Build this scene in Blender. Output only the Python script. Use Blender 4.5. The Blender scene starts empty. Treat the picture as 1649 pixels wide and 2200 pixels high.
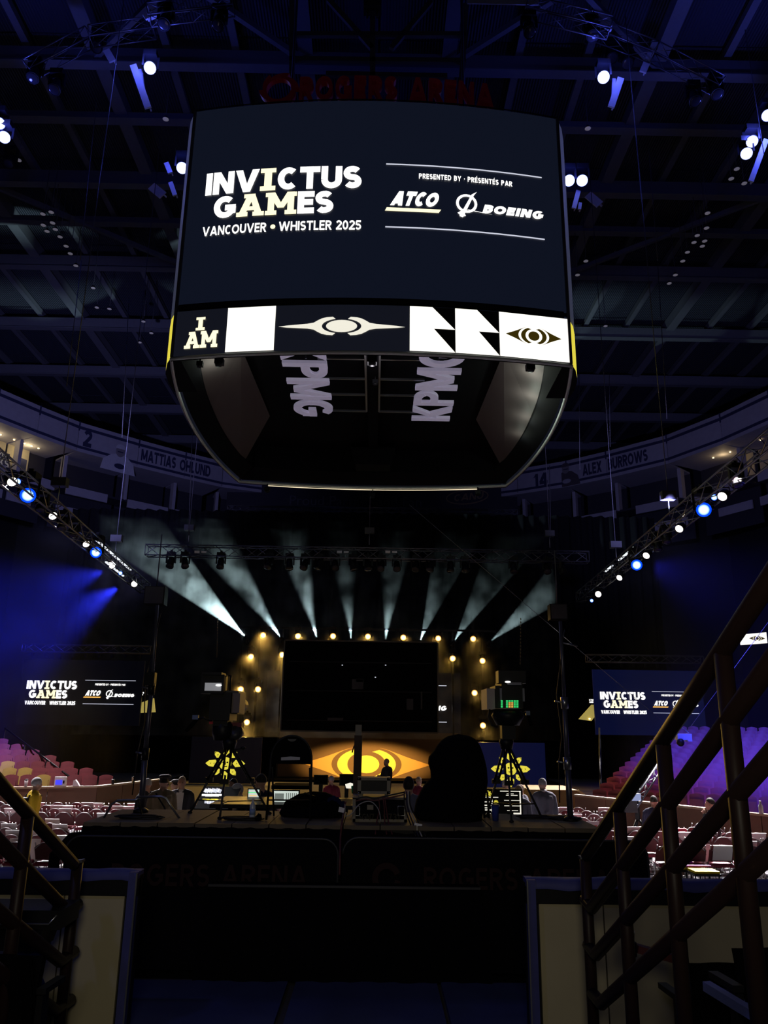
# Arena rehearsal before an opening ceremony, seen from the entrance tunnel.
import bpy, bmesh, math, random
from mathutils import Vector, Matrix, noise
from math import sin, cos, pi, atan2, sqrt, radians

random.seed(11)
sc = bpy.context.scene
col = sc.collection
V3 = Vector

# ------------------------------------------------------------------ camera
F = 1650.0                                  # focal length in pixels of the 1649 x 2200 frame
CAM = V3((0.38, 0.0, 2.9))
RM = (Matrix.Rotation(radians(-0.45), 3, 'Z') @ Matrix.Rotation(radians(105.5), 3, 'X')
      @ Matrix.Rotation(radians(0.8), 3, 'Z'))
cd = bpy.data.cameras.new('camera')
cd.sensor_fit = 'VERTICAL'; cd.sensor_height = 36.0; cd.sensor_width = 27.0
cd.lens = F / 2200 * 36.0; cd.clip_end = 400; cd.clip_start = 0.05
cam = bpy.data.objects.new('camera', cd)
cam.matrix_world = Matrix.Translation(CAM) @ RM.to_4x4()
col.objects.link(cam); sc.camera = cam


def ray(x, y): return RM @ V3(((x - 824.5) / F, -(y - 1100) / F, -1))
def PY(x, y, Y): d = ray(x, y); return CAM + d * (Y / d.y)          # point of the pixel's ray at depth Y
def PZ(x, y, z): d = ray(x, y); return CAM + d * ((z - CAM.z) / d.z)
def PX(x, y, X): d = ray(x, y); return CAM + d * ((X - CAM.x) / d.x)


# ------------------------------------------------------------------ world, view
w = bpy.data.worlds.new('world'); sc.world = w; w.use_nodes = True
w.node_tree.nodes['Background'].inputs[0].default_value = (0.10, 0.14, 0.55, 1)
w.node_tree.nodes['Background'].inputs[1].default_value = 0.006
sc.view_settings.view_transform = 'Standard'; sc.view_settings.look = 'None'
sc.view_settings.exposure = 0.0; sc.view_settings.gamma = 1.0
sc.view_settings.use_curve_mapping = False
cy = sc.cycles
cy.max_bounces = 3; cy.diffuse_bounces = 2; cy.glossy_bounces = 2; cy.transmission_bounces = 2
cy.volume_bounces = 0; cy.transparent_max_bounces = 6; cy.sample_clamp_indirect = 2.0
cy.caustics_reflective = False; cy.caustics_refractive = False
cy.use_denoising = True; cy.volume_step_rate = 1.0; cy.volume_max_steps = 48
try: cy.use_light_tree = True
except Exception: pass


# ------------------------------------------------------------------ lights of the hall
def lamp(name, kind, loc, energy, color, aim=None, size=60, blend=0.3, rad=0.1):
    d = bpy.data.lights.new(name, kind); d.energy = energy; d.color = color
    if kind == 'SPOT': d.spot_size = radians(size); d.spot_blend = blend
    if kind == 'AREA': d.size = rad
    else: d.shadow_soft_size = rad
    o = bpy.data.objects.new(name, d); col.objects.link(o); o.location = loc
    if aim is not None: o.rotation_euler = (V3(aim) - V3(loc)).to_track_quat('-Z', 'Y').to_euler()
    return o


WHT = (1.0, 0.93, 0.95); BLU = (0.05, 0.09, 1.0); COOL = (0.55, 0.62, 1.0)
# white work light over the floor seats (side trusses)
for (x, y, tx, ty, e) in ((-10.6, 26, -7.0, 19.5, 30000), (-11.1, 33, -6, 21.5, 30000), (10.4, 24, 7.0, 18.5, 30000),
                          (11.2, 33, 6, 21.5, 30000), (-10.2, 21, -8.5, 17.5, 12000), (10.2, 20, 8.8, 16.8, 12000)):
    lamp('truss_work_light', 'SPOT', (x, y, 9.6), e, WHT, (tx, ty, 0), 40, 0.6, 0.15)
# blue wash on the seating banks and the roof
lamp('blue_wash', 'SPOT', (10.3, 19.5, 9.4), 24000, (0.075, 0.075, 1.0), (14.5, 26.5, 1.5), 70, 1.0, 0.15)
lamp('blue_wash', 'SPOT', (-10.4, 21.5, 9.4), 9000, (0.22, 0.14, 1.0), (-15.5, 27, 2.0), 60, 1.0, 0.15)
lamp('truss_work_light', 'SPOT', (-10.2, 20.5, 9.5), 3000, (1.0, 0.8, 0.85), (-10.5, 25.6, 1.2), 50, 1.0, 0.15)  # added soft pink fill to brighten the seats, no fixture of its own
# blue lamps at the stage ends of the side trusses, raking the haze; then added fill for the galleries
lamp('blue_rake', 'SPOT', (-11.9, 36.2, 9.0), 10000, (0.02, 0.03, 1.0), (-24, 36.0, 1.0), 60, 1.0, 0.12)
lamp('blue_rake', 'SPOT', (-11.6, 33.2, 9.2), 7000, (0.02, 0.03, 1.0), (-26, 34.5, 4.5), 66, 1.0, 0.12)
lamp('blue_rake', 'SPOT', (11.2, 30.2, 9.3), 1500, (0.03, 0.03, 1.0), (26, 34.0, 5.0), 80, 1.0, 0.12)
for sx in (-1, 1):
    lamp('gallery_fill', 'SPOT', (sx * 10.6, 26, 10.6), 12500, (0.36, 0.36, 1.0), (sx * 25, 66, 27), 60, 1.0, 0.3)  # added fill that lifts the gallery fascia, no fixture of its own
# ------------------------------------------------------------------ materials
MATS = {}


def mk(name, c, rough=0.6, metal=0.0, emit=None, es=0.0, vary=0.12, scale=6.0, bump=0.0, spec=0.3):
    m = bpy.data.materials.new(name); m.use_nodes = True; nt = m.node_tree
    b = nt.nodes['Principled BSDF']; b.inputs['Roughness'].default_value = rough
    b.inputs['Metallic'].default_value = metal
    b.inputs['Specular IOR Level'].default_value = spec
    c4 = (c[0], c[1], c[2], 1)
    b.inputs['Base Color'].default_value = c4
    if vary:
        tc = nt.nodes.new('ShaderNodeTexCoord'); nz = nt.nodes.new('ShaderNodeTexNoise')
        nz.inputs['Scale'].default_value = scale; nz.inputs['Detail'].default_value = 3
        nt.links.new(tc.outputs['Object'], nz.inputs['Vector'])
        mx = nt.nodes.new('ShaderNodeMixRGB'); mx.inputs[1].default_value = tuple(k * (1 - vary) for k in c) + (1,)
        mx.inputs[2].default_value = tuple(min(1, k * (1 + vary)) for k in c) + (1,)
        nt.links.new(nz.outputs['Fac'], mx.inputs[0]); nt.links.new(mx.outputs[0], b.inputs['Base Color'])
        if bump:
            bp = nt.nodes.new('ShaderNodeBump'); bp.inputs['Strength'].default_value = bump
            bp.inputs['Distance'].default_value = 0.02
            nt.links.new(nz.outputs['Fac'], bp.inputs['Height']); nt.links.new(bp.outputs[0], b.inputs['Normal'])
    if emit:
        b.inputs['Emission Color'].default_value = tuple(emit) + (1,)
        b.inputs['Emission Strength'].default_value = es
        m.cycles.emission_sampling = 'NONE'
    MATS[name] = m
    return m


def lens_mat(name, core, rim, ec, er, p0=.08, p1=.17):
    """lamp lens: bright centre, coloured reflector rim (object space, lens faces +Z)"""
    m = mk(name, (0.02, 0.02, 0.02), 0.2, vary=0); nt = m.node_tree; b = nt.nodes['Principled BSDF']
    tc = nt.nodes.new('ShaderNodeTexCoord'); g = nt.nodes.new('ShaderNodeVectorMath'); g.operation = 'LENGTH'
    sp = nt.nodes.new('ShaderNodeSeparateXYZ'); cb = nt.nodes.new('ShaderNodeCombineXYZ')
    nt.links.new(tc.outputs['Object'], sp.inputs[0]); nt.links.new(sp.outputs[0], cb.inputs[0]); nt.links.new(sp.outputs[1], cb.inputs[1])
    nt.links.new(cb.outputs[0], g.inputs[0])
    r = nt.nodes.new('ShaderNodeValToRGB'); r.color_ramp.elements[0].position = p0; r.color_ramp.elements[1].position = p1
    r.color_ramp.elements[0].color = tuple(k * ec for k in core) + (1,); r.color_ramp.elements[1].color = tuple(k * er for k in rim) + (1,)
    nt.links.new(g.outputs['Value'], r.inputs[0]); nt.links.new(r.outputs[0], b.inputs['Emission Color'])
    b.inputs['Emission Strength'].default_value = 1.0
    m.cycles.emission_sampling = 'NONE'
    return m


BLACK = mk('black_metal', (0.009, 0.009, 0.011), 0.45, spec=0.2)
MATTE = mk('black_cloth', (0.004, 0.004, 0.005), 0.95, bump=0.3, scale=14, spec=0.03)
DRAPE = mk('black_drape', (0.004, 0.004, 0.005), 0.9, bump=0.2, spec=0.04)
DGREY = mk('dark_grey_metal', (0.05, 0.05, 0.055), 0.45, 0.3)
STEEL = mk('brushed_steel', (0.42, 0.43, 0.46), 0.3, 0.9, vary=0.08)
ALU = mk('truss_aluminium', (0.16, 0.16, 0.18), 0.4, 0.7)
ROOF = mk('roof_deck_steel', (0.045, 0.05, 0.075), 0.7)
BEAM = mk('roof_beam_paint', (0.13, 0.135, 0.16), 0.6)
FASC = mk('fascia_grey', (0.36, 0.35, 0.38), 0.7, scale=2)
NAVY = mk('navy_stripe', (0.03, 0.035, 0.08), 0.7)
SUITE = mk('suite_dark', (0.03, 0.03, 0.04), 0.8)
CREAM = mk('cream_board', (0.42, 0.37, 0.24), 0.75, vary=0.10, scale=2.5)
BLUEP = mk('blue_paint', (0.055, 0.06, 0.22), 0.55, vary=0.25)
RAILM = mk('brown_rail_paint', (0.020, 0.010, 0.009), 0.45, spec=0.2)
DECKB = mk('blue_deck', (0.035, 0.045, 0.13), 0.7, vary=0.35, scale=3)
FLOORM = mk('grey_floor', (0.16, 0.155, 0.17), 0.75, vary=0.2, scale=1.2)
WOOD = mk('platform_plywood', (0.14, 0.11, 0.075), 0.7, vary=0.3, scale=5)
DASH = mk('wood_dasher', (0.12, 0.06, 0.035), 0.6, vary=0.3, scale=3)
DASHCAP = mk('dasher_cap', (0.35, 0.27, 0.17), 0.5)
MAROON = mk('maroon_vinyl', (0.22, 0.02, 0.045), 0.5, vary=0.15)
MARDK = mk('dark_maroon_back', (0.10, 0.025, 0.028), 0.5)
CHROME = mk('chair_tube', (0.35, 0.33, 0.34), 0.35, 0.8)
PAPER = mk('white_paper', (0.85, 0.84, 0.86), 0.8, vary=0.04)
REDSEAT = mk('red_stadium_seat', (0.26, 0.075, 0.09), 0.5, vary=0.2)
TANSEAT = mk('tan_seat_cover', (0.55, 0.42, 0.12), 0.6)
CONC = mk('dark_concrete', (0.05, 0.045, 0.05), 0.85, vary=0.25, bump=0.2)
HULL = mk('scoreboard_hull', (0.004, 0.004, 0.005), 0.8, spec=0.05)
BRONZE = mk('scoreboard_inner_panel', (0.07, 0.055, 0.055), 0.6, vary=0.06, spec=0.1)
PALE = mk('pale_trim', (0.55, 0.60, 0.57), 0.5)
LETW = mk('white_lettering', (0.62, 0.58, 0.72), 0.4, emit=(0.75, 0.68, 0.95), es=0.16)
SIGNRED = mk('red_sign_letter', (0.75, 0.05, 0.09), 0.4)
PADRED = mk('faded_red_print', (0.022, 0.006, 0.006), 0.8)
CASE = mk('tan_flight_case', (0.26, 0.23, 0.17), 0.6, vary=0.2)
SKIN = mk('skin', (0.55, 0.32, 0.24), 0.55, vary=0.05)
YJ = mk('yellow_jacket', (0.75, 0.50, 0.03), 0.7)
KHAKI = mk('khaki_uniform', (0.28, 0.21, 0.13), 0.8)
SUITD = mk('dark_suit', (0.03, 0.03, 0.038), 0.7)
SUITG = mk('grey_suit', (0.13, 0.13, 0.17), 0.75)
NAVYC = mk('navy_jacket', (0.02, 0.02, 0.05), 0.8)
SHIRT = mk('white_shirt', (0.75, 0.74, 0.78), 0.7)
HAIRG = mk('grey_hair', (0.42, 0.41, 0.43), 0.8, bump=0.4, scale=40)
HAIRD = mk('dark_hair', (0.02, 0.016, 0.014), 0.7, bump=0.4, scale=40)
HAIRB = mk('fair_hair', (0.40, 0.30, 0.20), 0.8, bump=0.4, scale=40)
RED = mk('red_paint', (0.45, 0.02, 0.03), 0.5)
BLUECL = mk('blue_cloth', (0.03, 0.05, 0.30), 0.85)
PLAST = mk('clear_bottle', (0.5, 0.55, 0.62), 0.15, vary=0.05)
GREEN = mk('green_cap', (0.02, 0.35, 0.10), 0.5)
WIRE = mk('rigging_wire', (0.10, 0.10, 0.12), 0.5, 0.5)
CABLE = mk('black_cable', (0.014, 0.012, 0.016), 0.5)
CABLER = mk('maroon_cable', (0.10, 0.03, 0.035), 0.5)
CABLEG = mk('grey_cable', (0.35, 0.34, 0.36), 0.5)
# things that give light, with a few painted glows
SCRN = mk('screen_navy', (0.004, 0.004, 0.006), 0.35, emit=(0.32, 0.45, 1.0), es=0.014, vary=0)
SCRN2 = mk('screen_navy_side', (0.004, 0.004, 0.006), 0.35, emit=(0.10, 0.16, 1.0), es=0.022, vary=0)
SCRN3 = mk('screen_black', (0.004, 0.004, 0.005), 0.3, emit=(0.5, 0.55, 1.0), es=0.002, vary=0)
RIBB = mk('ribbon_dark', (0.004, 0.004, 0.006), 0.35, emit=(0.45, 0.52, 0.9), es=0.013, vary=0)
EWHITE = mk('lit_white', (0.8, 0.8, 0.8), 0.5, emit=(1.0, 0.98, 0.94), es=1.6, vary=0)
ELINE = mk('lit_line', (0.8, 0.8, 0.8), 0.5, emit=(0.82, 0.85, 1.0), es=0.75, vary=0)
ECREAM = mk('lit_cream', (0.8, 0.8, 0.7), 0.5, emit=(1.0, 0.96, 0.80), es=1.15, vary=0)
EPALE = mk('lit_soft_cream', (0.8, 0.8, 0.7), 0.5, emit=(1.0, 0.96, 0.82), es=0.88, vary=0)
EGOLD = mk('lit_gold', (0.8, 0.7, 0.2), 0.5, emit=(1.0, 0.91, 0.58), es=1.35, vary=0)
EWARMS = mk('bezel_glow', (0.8, 0.7, 0.5), 0.5, emit=(1.0, 0.86, 0.6), es=0.9, vary=0)  # screen glow on the scoreboard's far bezel, put into the colour
EYELL = mk('lit_yellow', (0.8, 0.7, 0.1), 0.5, emit=(1.0, 0.86, 0.08), es=0.75, vary=0)
EAMB = mk('lit_amber', (0.8, 0.5, 0.1), 0.5, emit=(1.0, 0.52, 0.10), es=1.0, vary=0)
EGREEN = mk('lit_green', (0.1, 0.8, 0.2), 0.5, emit=(0.05, 1.0, 0.25), es=0.8, vary=0)
EBLUE = mk('lit_blue', (0.1, 0.1, 0.8), 0.5, emit=(0.04, 0.05, 1.0), es=0.9, vary=0)
EWARM = mk('lit_warm', (0.8, 0.7, 0.4), 0.5, emit=(1.0, 0.72, 0.34), es=3.0, vary=0)
EBLK = mk('screen_print_black', (0.01, 0.01, 0.01), 0.6, vary=0)
EDARKG = mk('screen_print_gold', (0.02, 0.015, 0.0), 0.6, emit=(0.30, 0.20, 0.02), es=0.12, vary=0)
L_ORANGE = lens_mat('lens_amber', (1.0, 0.84, 0.50), (1.0, 0.40, 0.03), 3.2, 1.1, .05, .15)
L_WHITE = lens_mat('lens_white', (1.0, 0.96, 0.92), (1.0, 0.85, 0.7), 3.5, 0.9)
L_BLUE = lens_mat('lens_blue', (0.45, 0.8, 1.0), (0.0, 0.05, 1.0), 3.5, 1.6, .05, .125)
L_COOL = lens_mat('lens_cool', (0.9, 1.0, 1.0), (0.4, 0.6, 0.65), 5.0, 1.2)
L_ROOF = lens_mat('lens_roof_blue', (0.85, 0.92, 1.0), (0.12, 0.18, 1.0), 5.0, 2.2)
L_OFF = mk('lens_dark', (0.03, 0.03, 0.04), 0.1, vary=0)
L_GREYGLASS = mk('unlit_glass_glow', (0.35, 0.34, 0.40), 0.3, emit=(0.8, 0.75, 0.95), es=0.10, vary=0)  # unlit lamps: a faint glow is put into the glass


# ------------------------------------------------------------------ mesh builder
class MB:
    def __init__(s): s.v = []; s.f = []; s.m = []; s.sm = []

    def add(s, vs, fs, mi=0, smooth=False):
        o = len(s.v); s.v += [V3(p) for p in vs]
        for f in fs: s.f.append([o + i for i in f]); s.m.append(mi); s.sm.append(smooth)
        return s

    def box(s, c, d, rot=None, mi=0, taper=1.0):
        hx, hy, hz = d[0] / 2, d[1] / 2, d[2] / 2
        vs = [V3((x * (taper if z > 0 else 1), y * (taper if z > 0 else 1), z)) for z in (-hz, hz) for y in (-hy, hy) for x in (-hx, hx)]
        if rot is not None: vs = [rot @ p for p in vs]
        return s.add([p + V3(c) for p in vs], [(0, 2, 3, 1), (4, 5, 7, 6), (0, 1, 5, 4), (2, 6, 7, 3), (0, 4, 6, 2), (1, 3, 7, 5)], mi)

    def bx(s, x0, x1, y0, y1, z0, z1, mi=0):
        return s.box(((x0 + x1) / 2, (y0 + y1) / 2, (z0 + z1) / 2), (x1 - x0, y1 - y0, z1 - z0), mi=mi)

    def bar(s, p, q, w_, h_, up=(0, 0, 1), mi=0):
        p, q = V3(p), V3(q); d = (q - p)
        if d.length < 1e-6: return s
        z = d.normalized(); u = V3(up)
        if abs(z.dot(u)) > 0.97: u = V3((0, 1, 0))
        x = u.cross(z).normalized(); y = z.cross(x)
        rot = Matrix((x, y, z)).transposed()
        return s.box((p + q) / 2, (w_, h_, d.length), rot, mi)

    def path(s, pts, r, n=6, mi=0, cap=True, radii=None, closed=False):
        pts = [V3(p) for p in pts]; N = len(pts); vs = []; prev = None
        for i, p in enumerate(pts):
            if closed: t = pts[(i + 1) % N] - pts[i - 1]
            else: t = pts[min(i + 1, N - 1)] - pts[max(i - 1, 0)]
            t.normalize()
            if prev is None:
                a = V3((0, 0, 1)) if abs(t.z) < 0.9 else V3((1, 0, 0)); x = a.cross(t).normalized()
            else:
                x = (prev - t * prev.dot(t)).normalized()
            prev = x; y = t.cross(x); rr = radii[i] if radii else r
            for k in range(n):
                a = 2 * pi * k / n; vs.append(p + x * (cos(a) * rr) + y * (sin(a) * rr))
        fs = []
        for i in range(N if closed else N - 1):
            j = (i + 1) % N
            for k in range(n): fs.append((i * n + k, i * n + (k + 1) % n, j * n + (k + 1) % n, j * n + k))
        s.add(vs, fs, mi, True)
        if cap and not closed:
            o = len(s.v) - N * n
            s.f.append([o + k for k in reversed(range(n))]); s.m.append(mi); s.sm.append(False)
            s.f.append([o + (N - 1) * n + k for k in range(n)]); s.m.append(mi); s.sm.append(False)
        return s

    def tube(s, p, q, r, n=6, mi=0, r2=None):
        return s.path([p, q], r, n, mi, radii=[r, r if r2 is None else r2])

    def lathe(s, prof, n=12, M=None, mi=0, smooth=True):
        vs = []
        for (r, z) in prof:
            for k in range(n):
                a = 2 * pi * k / n; p = V3((r * cos(a), r * sin(a), z)); vs.append(M @ p if M else p)
        fs = [(i * n + k, i * n + (k + 1) % n, (i + 1) * n + (k + 1) % n, (i + 1) * n + k) for i in range(len(prof) - 1) for k in range(n)]
        s.add(vs, fs, mi, smooth); o = len(s.v) - len(vs); e = o + (len(prof) - 1) * n
        s.f.append([o + k for k in reversed(range(n))]); s.m.append(mi); s.sm.append(False)
        s.f.append([e + k for k in range(n)]); s.m.append(mi); s.sm.append(False)
        return s

    def ell(s, c, r, n=10, k=6, rot=None, mi=0):
        vs = []; fs = []
        for i in range(k + 1):
            t = pi * i / k
            for j in range(n):
                a = 2 * pi * j / n; p = V3((r[0] * sin(t) * cos(a), r[1] * sin(t) * sin(a), r[2] * cos(t)))
                vs.append((rot @ p if rot else p) + V3(c))
        for i in range(k):
            for j in range(n): fs.append((i * n + j, (i + 1) * n + j, (i + 1) * n + (j + 1) % n, i * n + (j + 1) % n))
        return s.add(vs, fs, mi, True)

    def prism(s, poly, fn, d0, d1, mi=0):
        """poly: convex or simple 2-D outline; fn(u, v, d) -> world"""
        n = len(poly); a = [fn(u, v, d0) for u, v in poly]; b = [fn(u, v, d1) for u, v in poly]
        return s.add(a + b, [list(reversed(range(n))), list(range(n, 2 * n))] + [(i, (i + 1) % n, n + (i + 1) % n, n + i) for i in range(n)], mi)

    def build(s, name, mats, parent=None, at=None, smooth=None):
        """verts are world coordinates; stored relative to the parent thing's base (or to `at`)"""
        mats = mats if isinstance(mats, (list, tuple)) else [mats]
        org = V3((0, 0, 0))
        if at is not None: org = V3(at)
        if parent is not None: org = wpos(parent)
        me = bpy.data.meshes.new(name)
        me.from_pydata([p - org for p in s.v], [], s.f)
        for m in mats: me.materials.append(m)
        me.polygons.foreach_set('material_index', s.m)
        me.polygons.foreach_set('use_smooth', s.sm)
        me.update()
        o = bpy.data.objects.new(name, me); col.objects.link(o)
        if parent is not None: o.parent = parent
        elif at is not None: o.location = at
        return o


def wpos(o):
    p = V3(o.location)
    while o.parent: o = o.parent; p += V3(o.location)
    return p


def tag(o, label, cat, group=None, kind=None):
    if label: o['label'] = label
    if cat: o['category'] = cat
    if group: o['group'] = group
    if kind: o['kind'] = kind
    return o


def thing(name, label, cat, loc=(0, 0, 0), group=None, kind=None):
    o = bpy.data.objects.new(name, None); col.objects.link(o); o.location = loc
    o.empty_display_size = 0.2
    return tag(o, label, cat, group, kind)


def copy_tree(o, parent=None):
    c = o.copy(); col.objects.link(c); c.parent = parent
    for ch in list(o.children): copy_tree(ch, c)
    return c


def mesh_obj(name, me, parent=None, loc=None, rot=None, M=None):
    o = bpy.data.objects.new(name, me); col.objects.link(o)
    if parent is not None: o.parent = parent
    if loc is not None: o.location = loc
    if rot is not None: o.rotation_euler = rot
    return o


ORD = ['first', 'second', 'third', 'fourth', 'fifth', 'sixth', 'seventh', 'eighth', 'ninth', 'tenth', 'eleventh', 'twelfth',
       'thirteenth', 'fourteenth', 'fifteenth', 'sixteenth', 'seventeenth', 'eighteenth', 'nineteenth', 'twentieth']


def ordn(i):
    if i < 20: return ORD[i]
    t = i + 1
    tens = {2: 'twenty', 3: 'thirty', 4: 'forty'}[t // 10]
    return (tens[:-1] + 'ieth') if t % 10 == 0 else tens + '-' + ORD[t % 10 - 1]


# ------------------------------------------------------------------ stroke lettering
def arc(cx, cy_, rx, ry, a0, a1, n=12):
    return [(cx + rx * cos(radians(a0 + (a1 - a0) * i / n)), cy_ + ry * sin(radians(a0 + (a1 - a0) * i / n))) for i in range(n + 1)]


def stroke(pts, t):
    """flat-ended ribbon of quads along a polyline"""
    L = []; n = len(pts); closed = (pts[0][0] - pts[-1][0]) ** 2 + (pts[0][1] - pts[-1][1]) ** 2 < 1e-9
    for i in range(n):
        if closed: a = pts[i - 1] if i else pts[-2]; b = pts[i + 1] if i < n - 1 else pts[1]
        else: a = pts[max(i - 1, 0)]; b = pts[min(i + 1, n - 1)]
        dx, dy = b[0] - a[0], b[1] - a[1]; l = sqrt(dx * dx + dy * dy) or 1
        nx, ny = -dy / l, dx / l; k = t / 2
        L.append(((pts[i][0] + nx * k, pts[i][1] + ny * k), (pts[i][0] - nx * k, pts[i][1] - ny * k)))
    return [[L[i][0], L[i][1], L[i + 1][1], L[i + 1][0]] for i in range(n - 1)]


def glyph(ch, t):
    a = t / 2; b = 1 - a; q = []

    def S(*p): q.extend(stroke(list(p), t))
    def P(*p): q.append(list(p))
    k = t * 1.12
    if ch == 'I': S((a, 0), (a, 1)); w_ = t
    elif ch == '1': S((a + .18, 0), (a + .18, 1)); P((0, .72), (.2, .72 + t), (.3, .98), (.25, .8)); w_ = t + .22
    elif ch == 'N': w_ = .86; S((a, 0), (a, 1)); S((w_ - a, 0), (w_ - a, 1)); P((0, 1), (k, 1), (w_, 0), (w_ - k, 0))
    elif ch == 'V': w_ = .98; P((0, 1), (k, 1), (w_ / 2 + a * .9, 0), (w_ / 2 - a * 1.1, 0)); P((w_ - k, 1), (w_, 1), (w_ / 2 + a * 1.1, 0), (w_ / 2 - a * .9, 0))
    elif ch == 'W':
        w_ = 1.42
        for x0, x1 in ((0, .28), (.97 - .28, .42 - .0), (.60, .88), (w_ - .13, 1.02)):
            pass
        h = t * 1.05
        P((0, 1), (h, 1), (.40 + h / 2, 0), (.40 - h / 2, 0)); P((.71 - h / 2, 1), (.71 + h / 2, 1), (.40 + h / 2, 0), (.40 - h / 2, 0))
        P((.71 - h / 2, 1), (.71 + h / 2, 1), (1.02 + h / 2, 0), (1.02 - h / 2, 0)); P((w_ - h, 1), (w_, 1), (1.02 + h / 2, 0), (1.02 - h / 2, 0))
    elif ch == 'C': w_ = .86; S(*arc(w_ / 2 + .03, .5, w_ / 2 - a, .5 - a, 48, 312, 20))
    elif ch == 'G': w_ = .92; S(*arc(w_ / 2 + .01, .5, w_ / 2 - a, .5 - a, 48, 335, 20)); S((w_ * .52, .5 - a * .3), (w_, .5 - a * .3)); S((w_ - a, .5), (w_ - a, .2))
    elif ch == 'O' or ch == '0': w_ = .98 if ch == 'O' else .72; S(*arc(w_ / 2, .5, w_ / 2 - a, .5 - a, 0, 360, 26))
    elif ch == 'T': w_ = .80; S((0, b), (w_, b)); S((w_ / 2, 0), (w_ / 2, 1))
    elif ch == 'U': w_ = .82; r = w_ / 2 - a; S((a, 1), (a, r + a)); S((w_ - a, 1), (w_ - a, r + a)); S(*arc(w_ / 2, r + a, r, r, 180, 360, 14))
    elif ch in 'S2':
        w_ = .72; rx = w_ / 2 - a; ry = (1 - t) / 4
        if ch == 'S': S(*(arc(w_ / 2, .5 + ry, rx, ry, 32, 270, 14) + arc(w_ / 2, .5 - ry, rx, ry, 90, -148, 14)[1:]))
        else: S(*(arc(w_ / 2, .5 + ry, rx, ry, 165, -35, 12) + [(a * .9, a)])); S((0, a), (w_, a))
    elif ch == '5': w_ = .70; S((w_ - .04, b), (.1, b)); S((a + .03, b), (a, .5)); S(*arc(w_ / 2 - .03, .32, w_ / 2 - a + .03, .32 - a, 120, -150, 14))
    elif ch == '4': w_ = .75; S((w_ * .7, 0), (w_ * .7, 1)); S((0, .28), (w_, .28)); S((.08, .3), (w_ * .68, .98))
    elif ch == '7': w_ = .70; S((0, b), (w_, b)); P((w_ - k, 1), (w_, 1), (.25 + k, 0), (.25, 0))
    elif ch == '3': w_ = .68; S(*arc(w_ / 2 - .03, .73, w_ / 2 - a, .27 - a, 140, -90, 12)); S(*arc(w_ / 2 - .03, .29, w_ / 2 - a, .29 - a, 90, -140, 12))
    elif ch == '9': w_ = .72; S(*arc(w_ / 2, .68, w_ / 2 - a, .32 - a, 0, 360, 16)); S((w_ - a, .68), (w_ * .55, 0))
    elif ch in 'AÁ': w_ = .98; P((w_ / 2 - k * .55, 1), (w_ / 2 + k * .5, 1), (k, 0), (0, 0)); P((w_ / 2 - k * .5, 1), (w_ / 2 + k * .55, 1), (w_, 0), (w_ - k, 0)); S((.2, .28), (w_ - .2, .28))
    elif ch == 'M': w_ = 1.06; S((a, 0), (a, 1)); S((w_ - a, 0), (w_ - a, 1)); P((0, 1), (k, 1), (w_ / 2 + k * .5, .12), (w_ / 2 - k * .5, .12)); P((w_ - k, 1), (w_, 1), (w_ / 2 + k * .5, .12), (w_ / 2 - k * .5, .12))
    elif ch in 'EÉF':
        w_ = .66; S((a, 0), (a, 1)); S((a, b), (w_, b)); S((a, .51), (w_ * .93, .51))
        if ch != 'F': S((a, a), (w_, a))
        if ch == 'É': P((.3, 1.08), (.45, 1.28), (.62, 1.28), (.42, 1.08))
    elif ch == 'L': w_ = .62; S((a, 0), (a, 1)); S((a, a), (w_, a))
    elif ch == 'H': w_ = .84; S((a, 0), (a, 1)); S((w_ - a, 0), (w_ - a, 1)); S((a, .5), (w_ - a, .5))
    elif ch == 'K': w_ = .86; S((a, 0), (a, 1)); P((w_ - k * 1.25, 1), (w_, 1), (k * 1.5, .36), (t, .36)); P((t * 1.25, .55), (t * 2.3, .62), (w_, 0), (w_ - k * 1.25, 0))
    elif ch in 'PRB':
        w_ = .76; ry = (.60 - t) / 2 if ch != 'B' else (.54 - t) / 2; cyy = 1 - a - ry; rx = .36 - a + .04
        S((a, 0), (a, 1)); x0 = w_ - a - rx; S(*([(a, b)] + arc(x0, cyy, rx, ry, 90, -90, 12) + [(a, cyy - ry)]))
        if ch == 'R': P((.28, .45), (.28 + k, .45), (w_ + .04, 0), (w_ + .04 - k * 1.1, 0))
        if ch == 'B': ry2 = (cyy - ry - a) / 2; S(*([(a, a + 2 * ry2)] + arc(x0, a + ry2, rx, ry2, 90, -90, 12) + [(a, a)]))
    elif ch == 'D': w_ = .86; S((a, 0), (a, 1)); S(*([(a, b)] + arc(w_ - a - .42 + a, .5, .42 - a + 0.0, .5 - a, 90, -90, 16) + [(a, a)])); w_ = .86
    elif ch == 'Y': w_ = .92; P((0, 1), (k, 1), (w_ / 2 + a, .4), (w_ / 2 - a, .4)); P((w_ - k, 1), (w_, 1), (w_ / 2 + a, .4), (w_ / 2 - a, .4)); S((w_ / 2, 0), (w_ / 2, .45))
    elif ch == 'X': w_ = .88; P((0, 1), (k * 1.1, 1), (w_, 0), (w_ - k * 1.1, 0)); P((w_ - k * 1.1, 1), (w_, 1), (k * 1.1, 0), (0, 0))
    elif ch == '·': w_ = .22; q.append(arc(.11, .5, .11, .11, 0, 330, 11))
    elif ch == '-': w_ = .4; S((0, .45), (.4, .45))
    else: w_ = .38
    return q, w_


SER = .13


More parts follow.
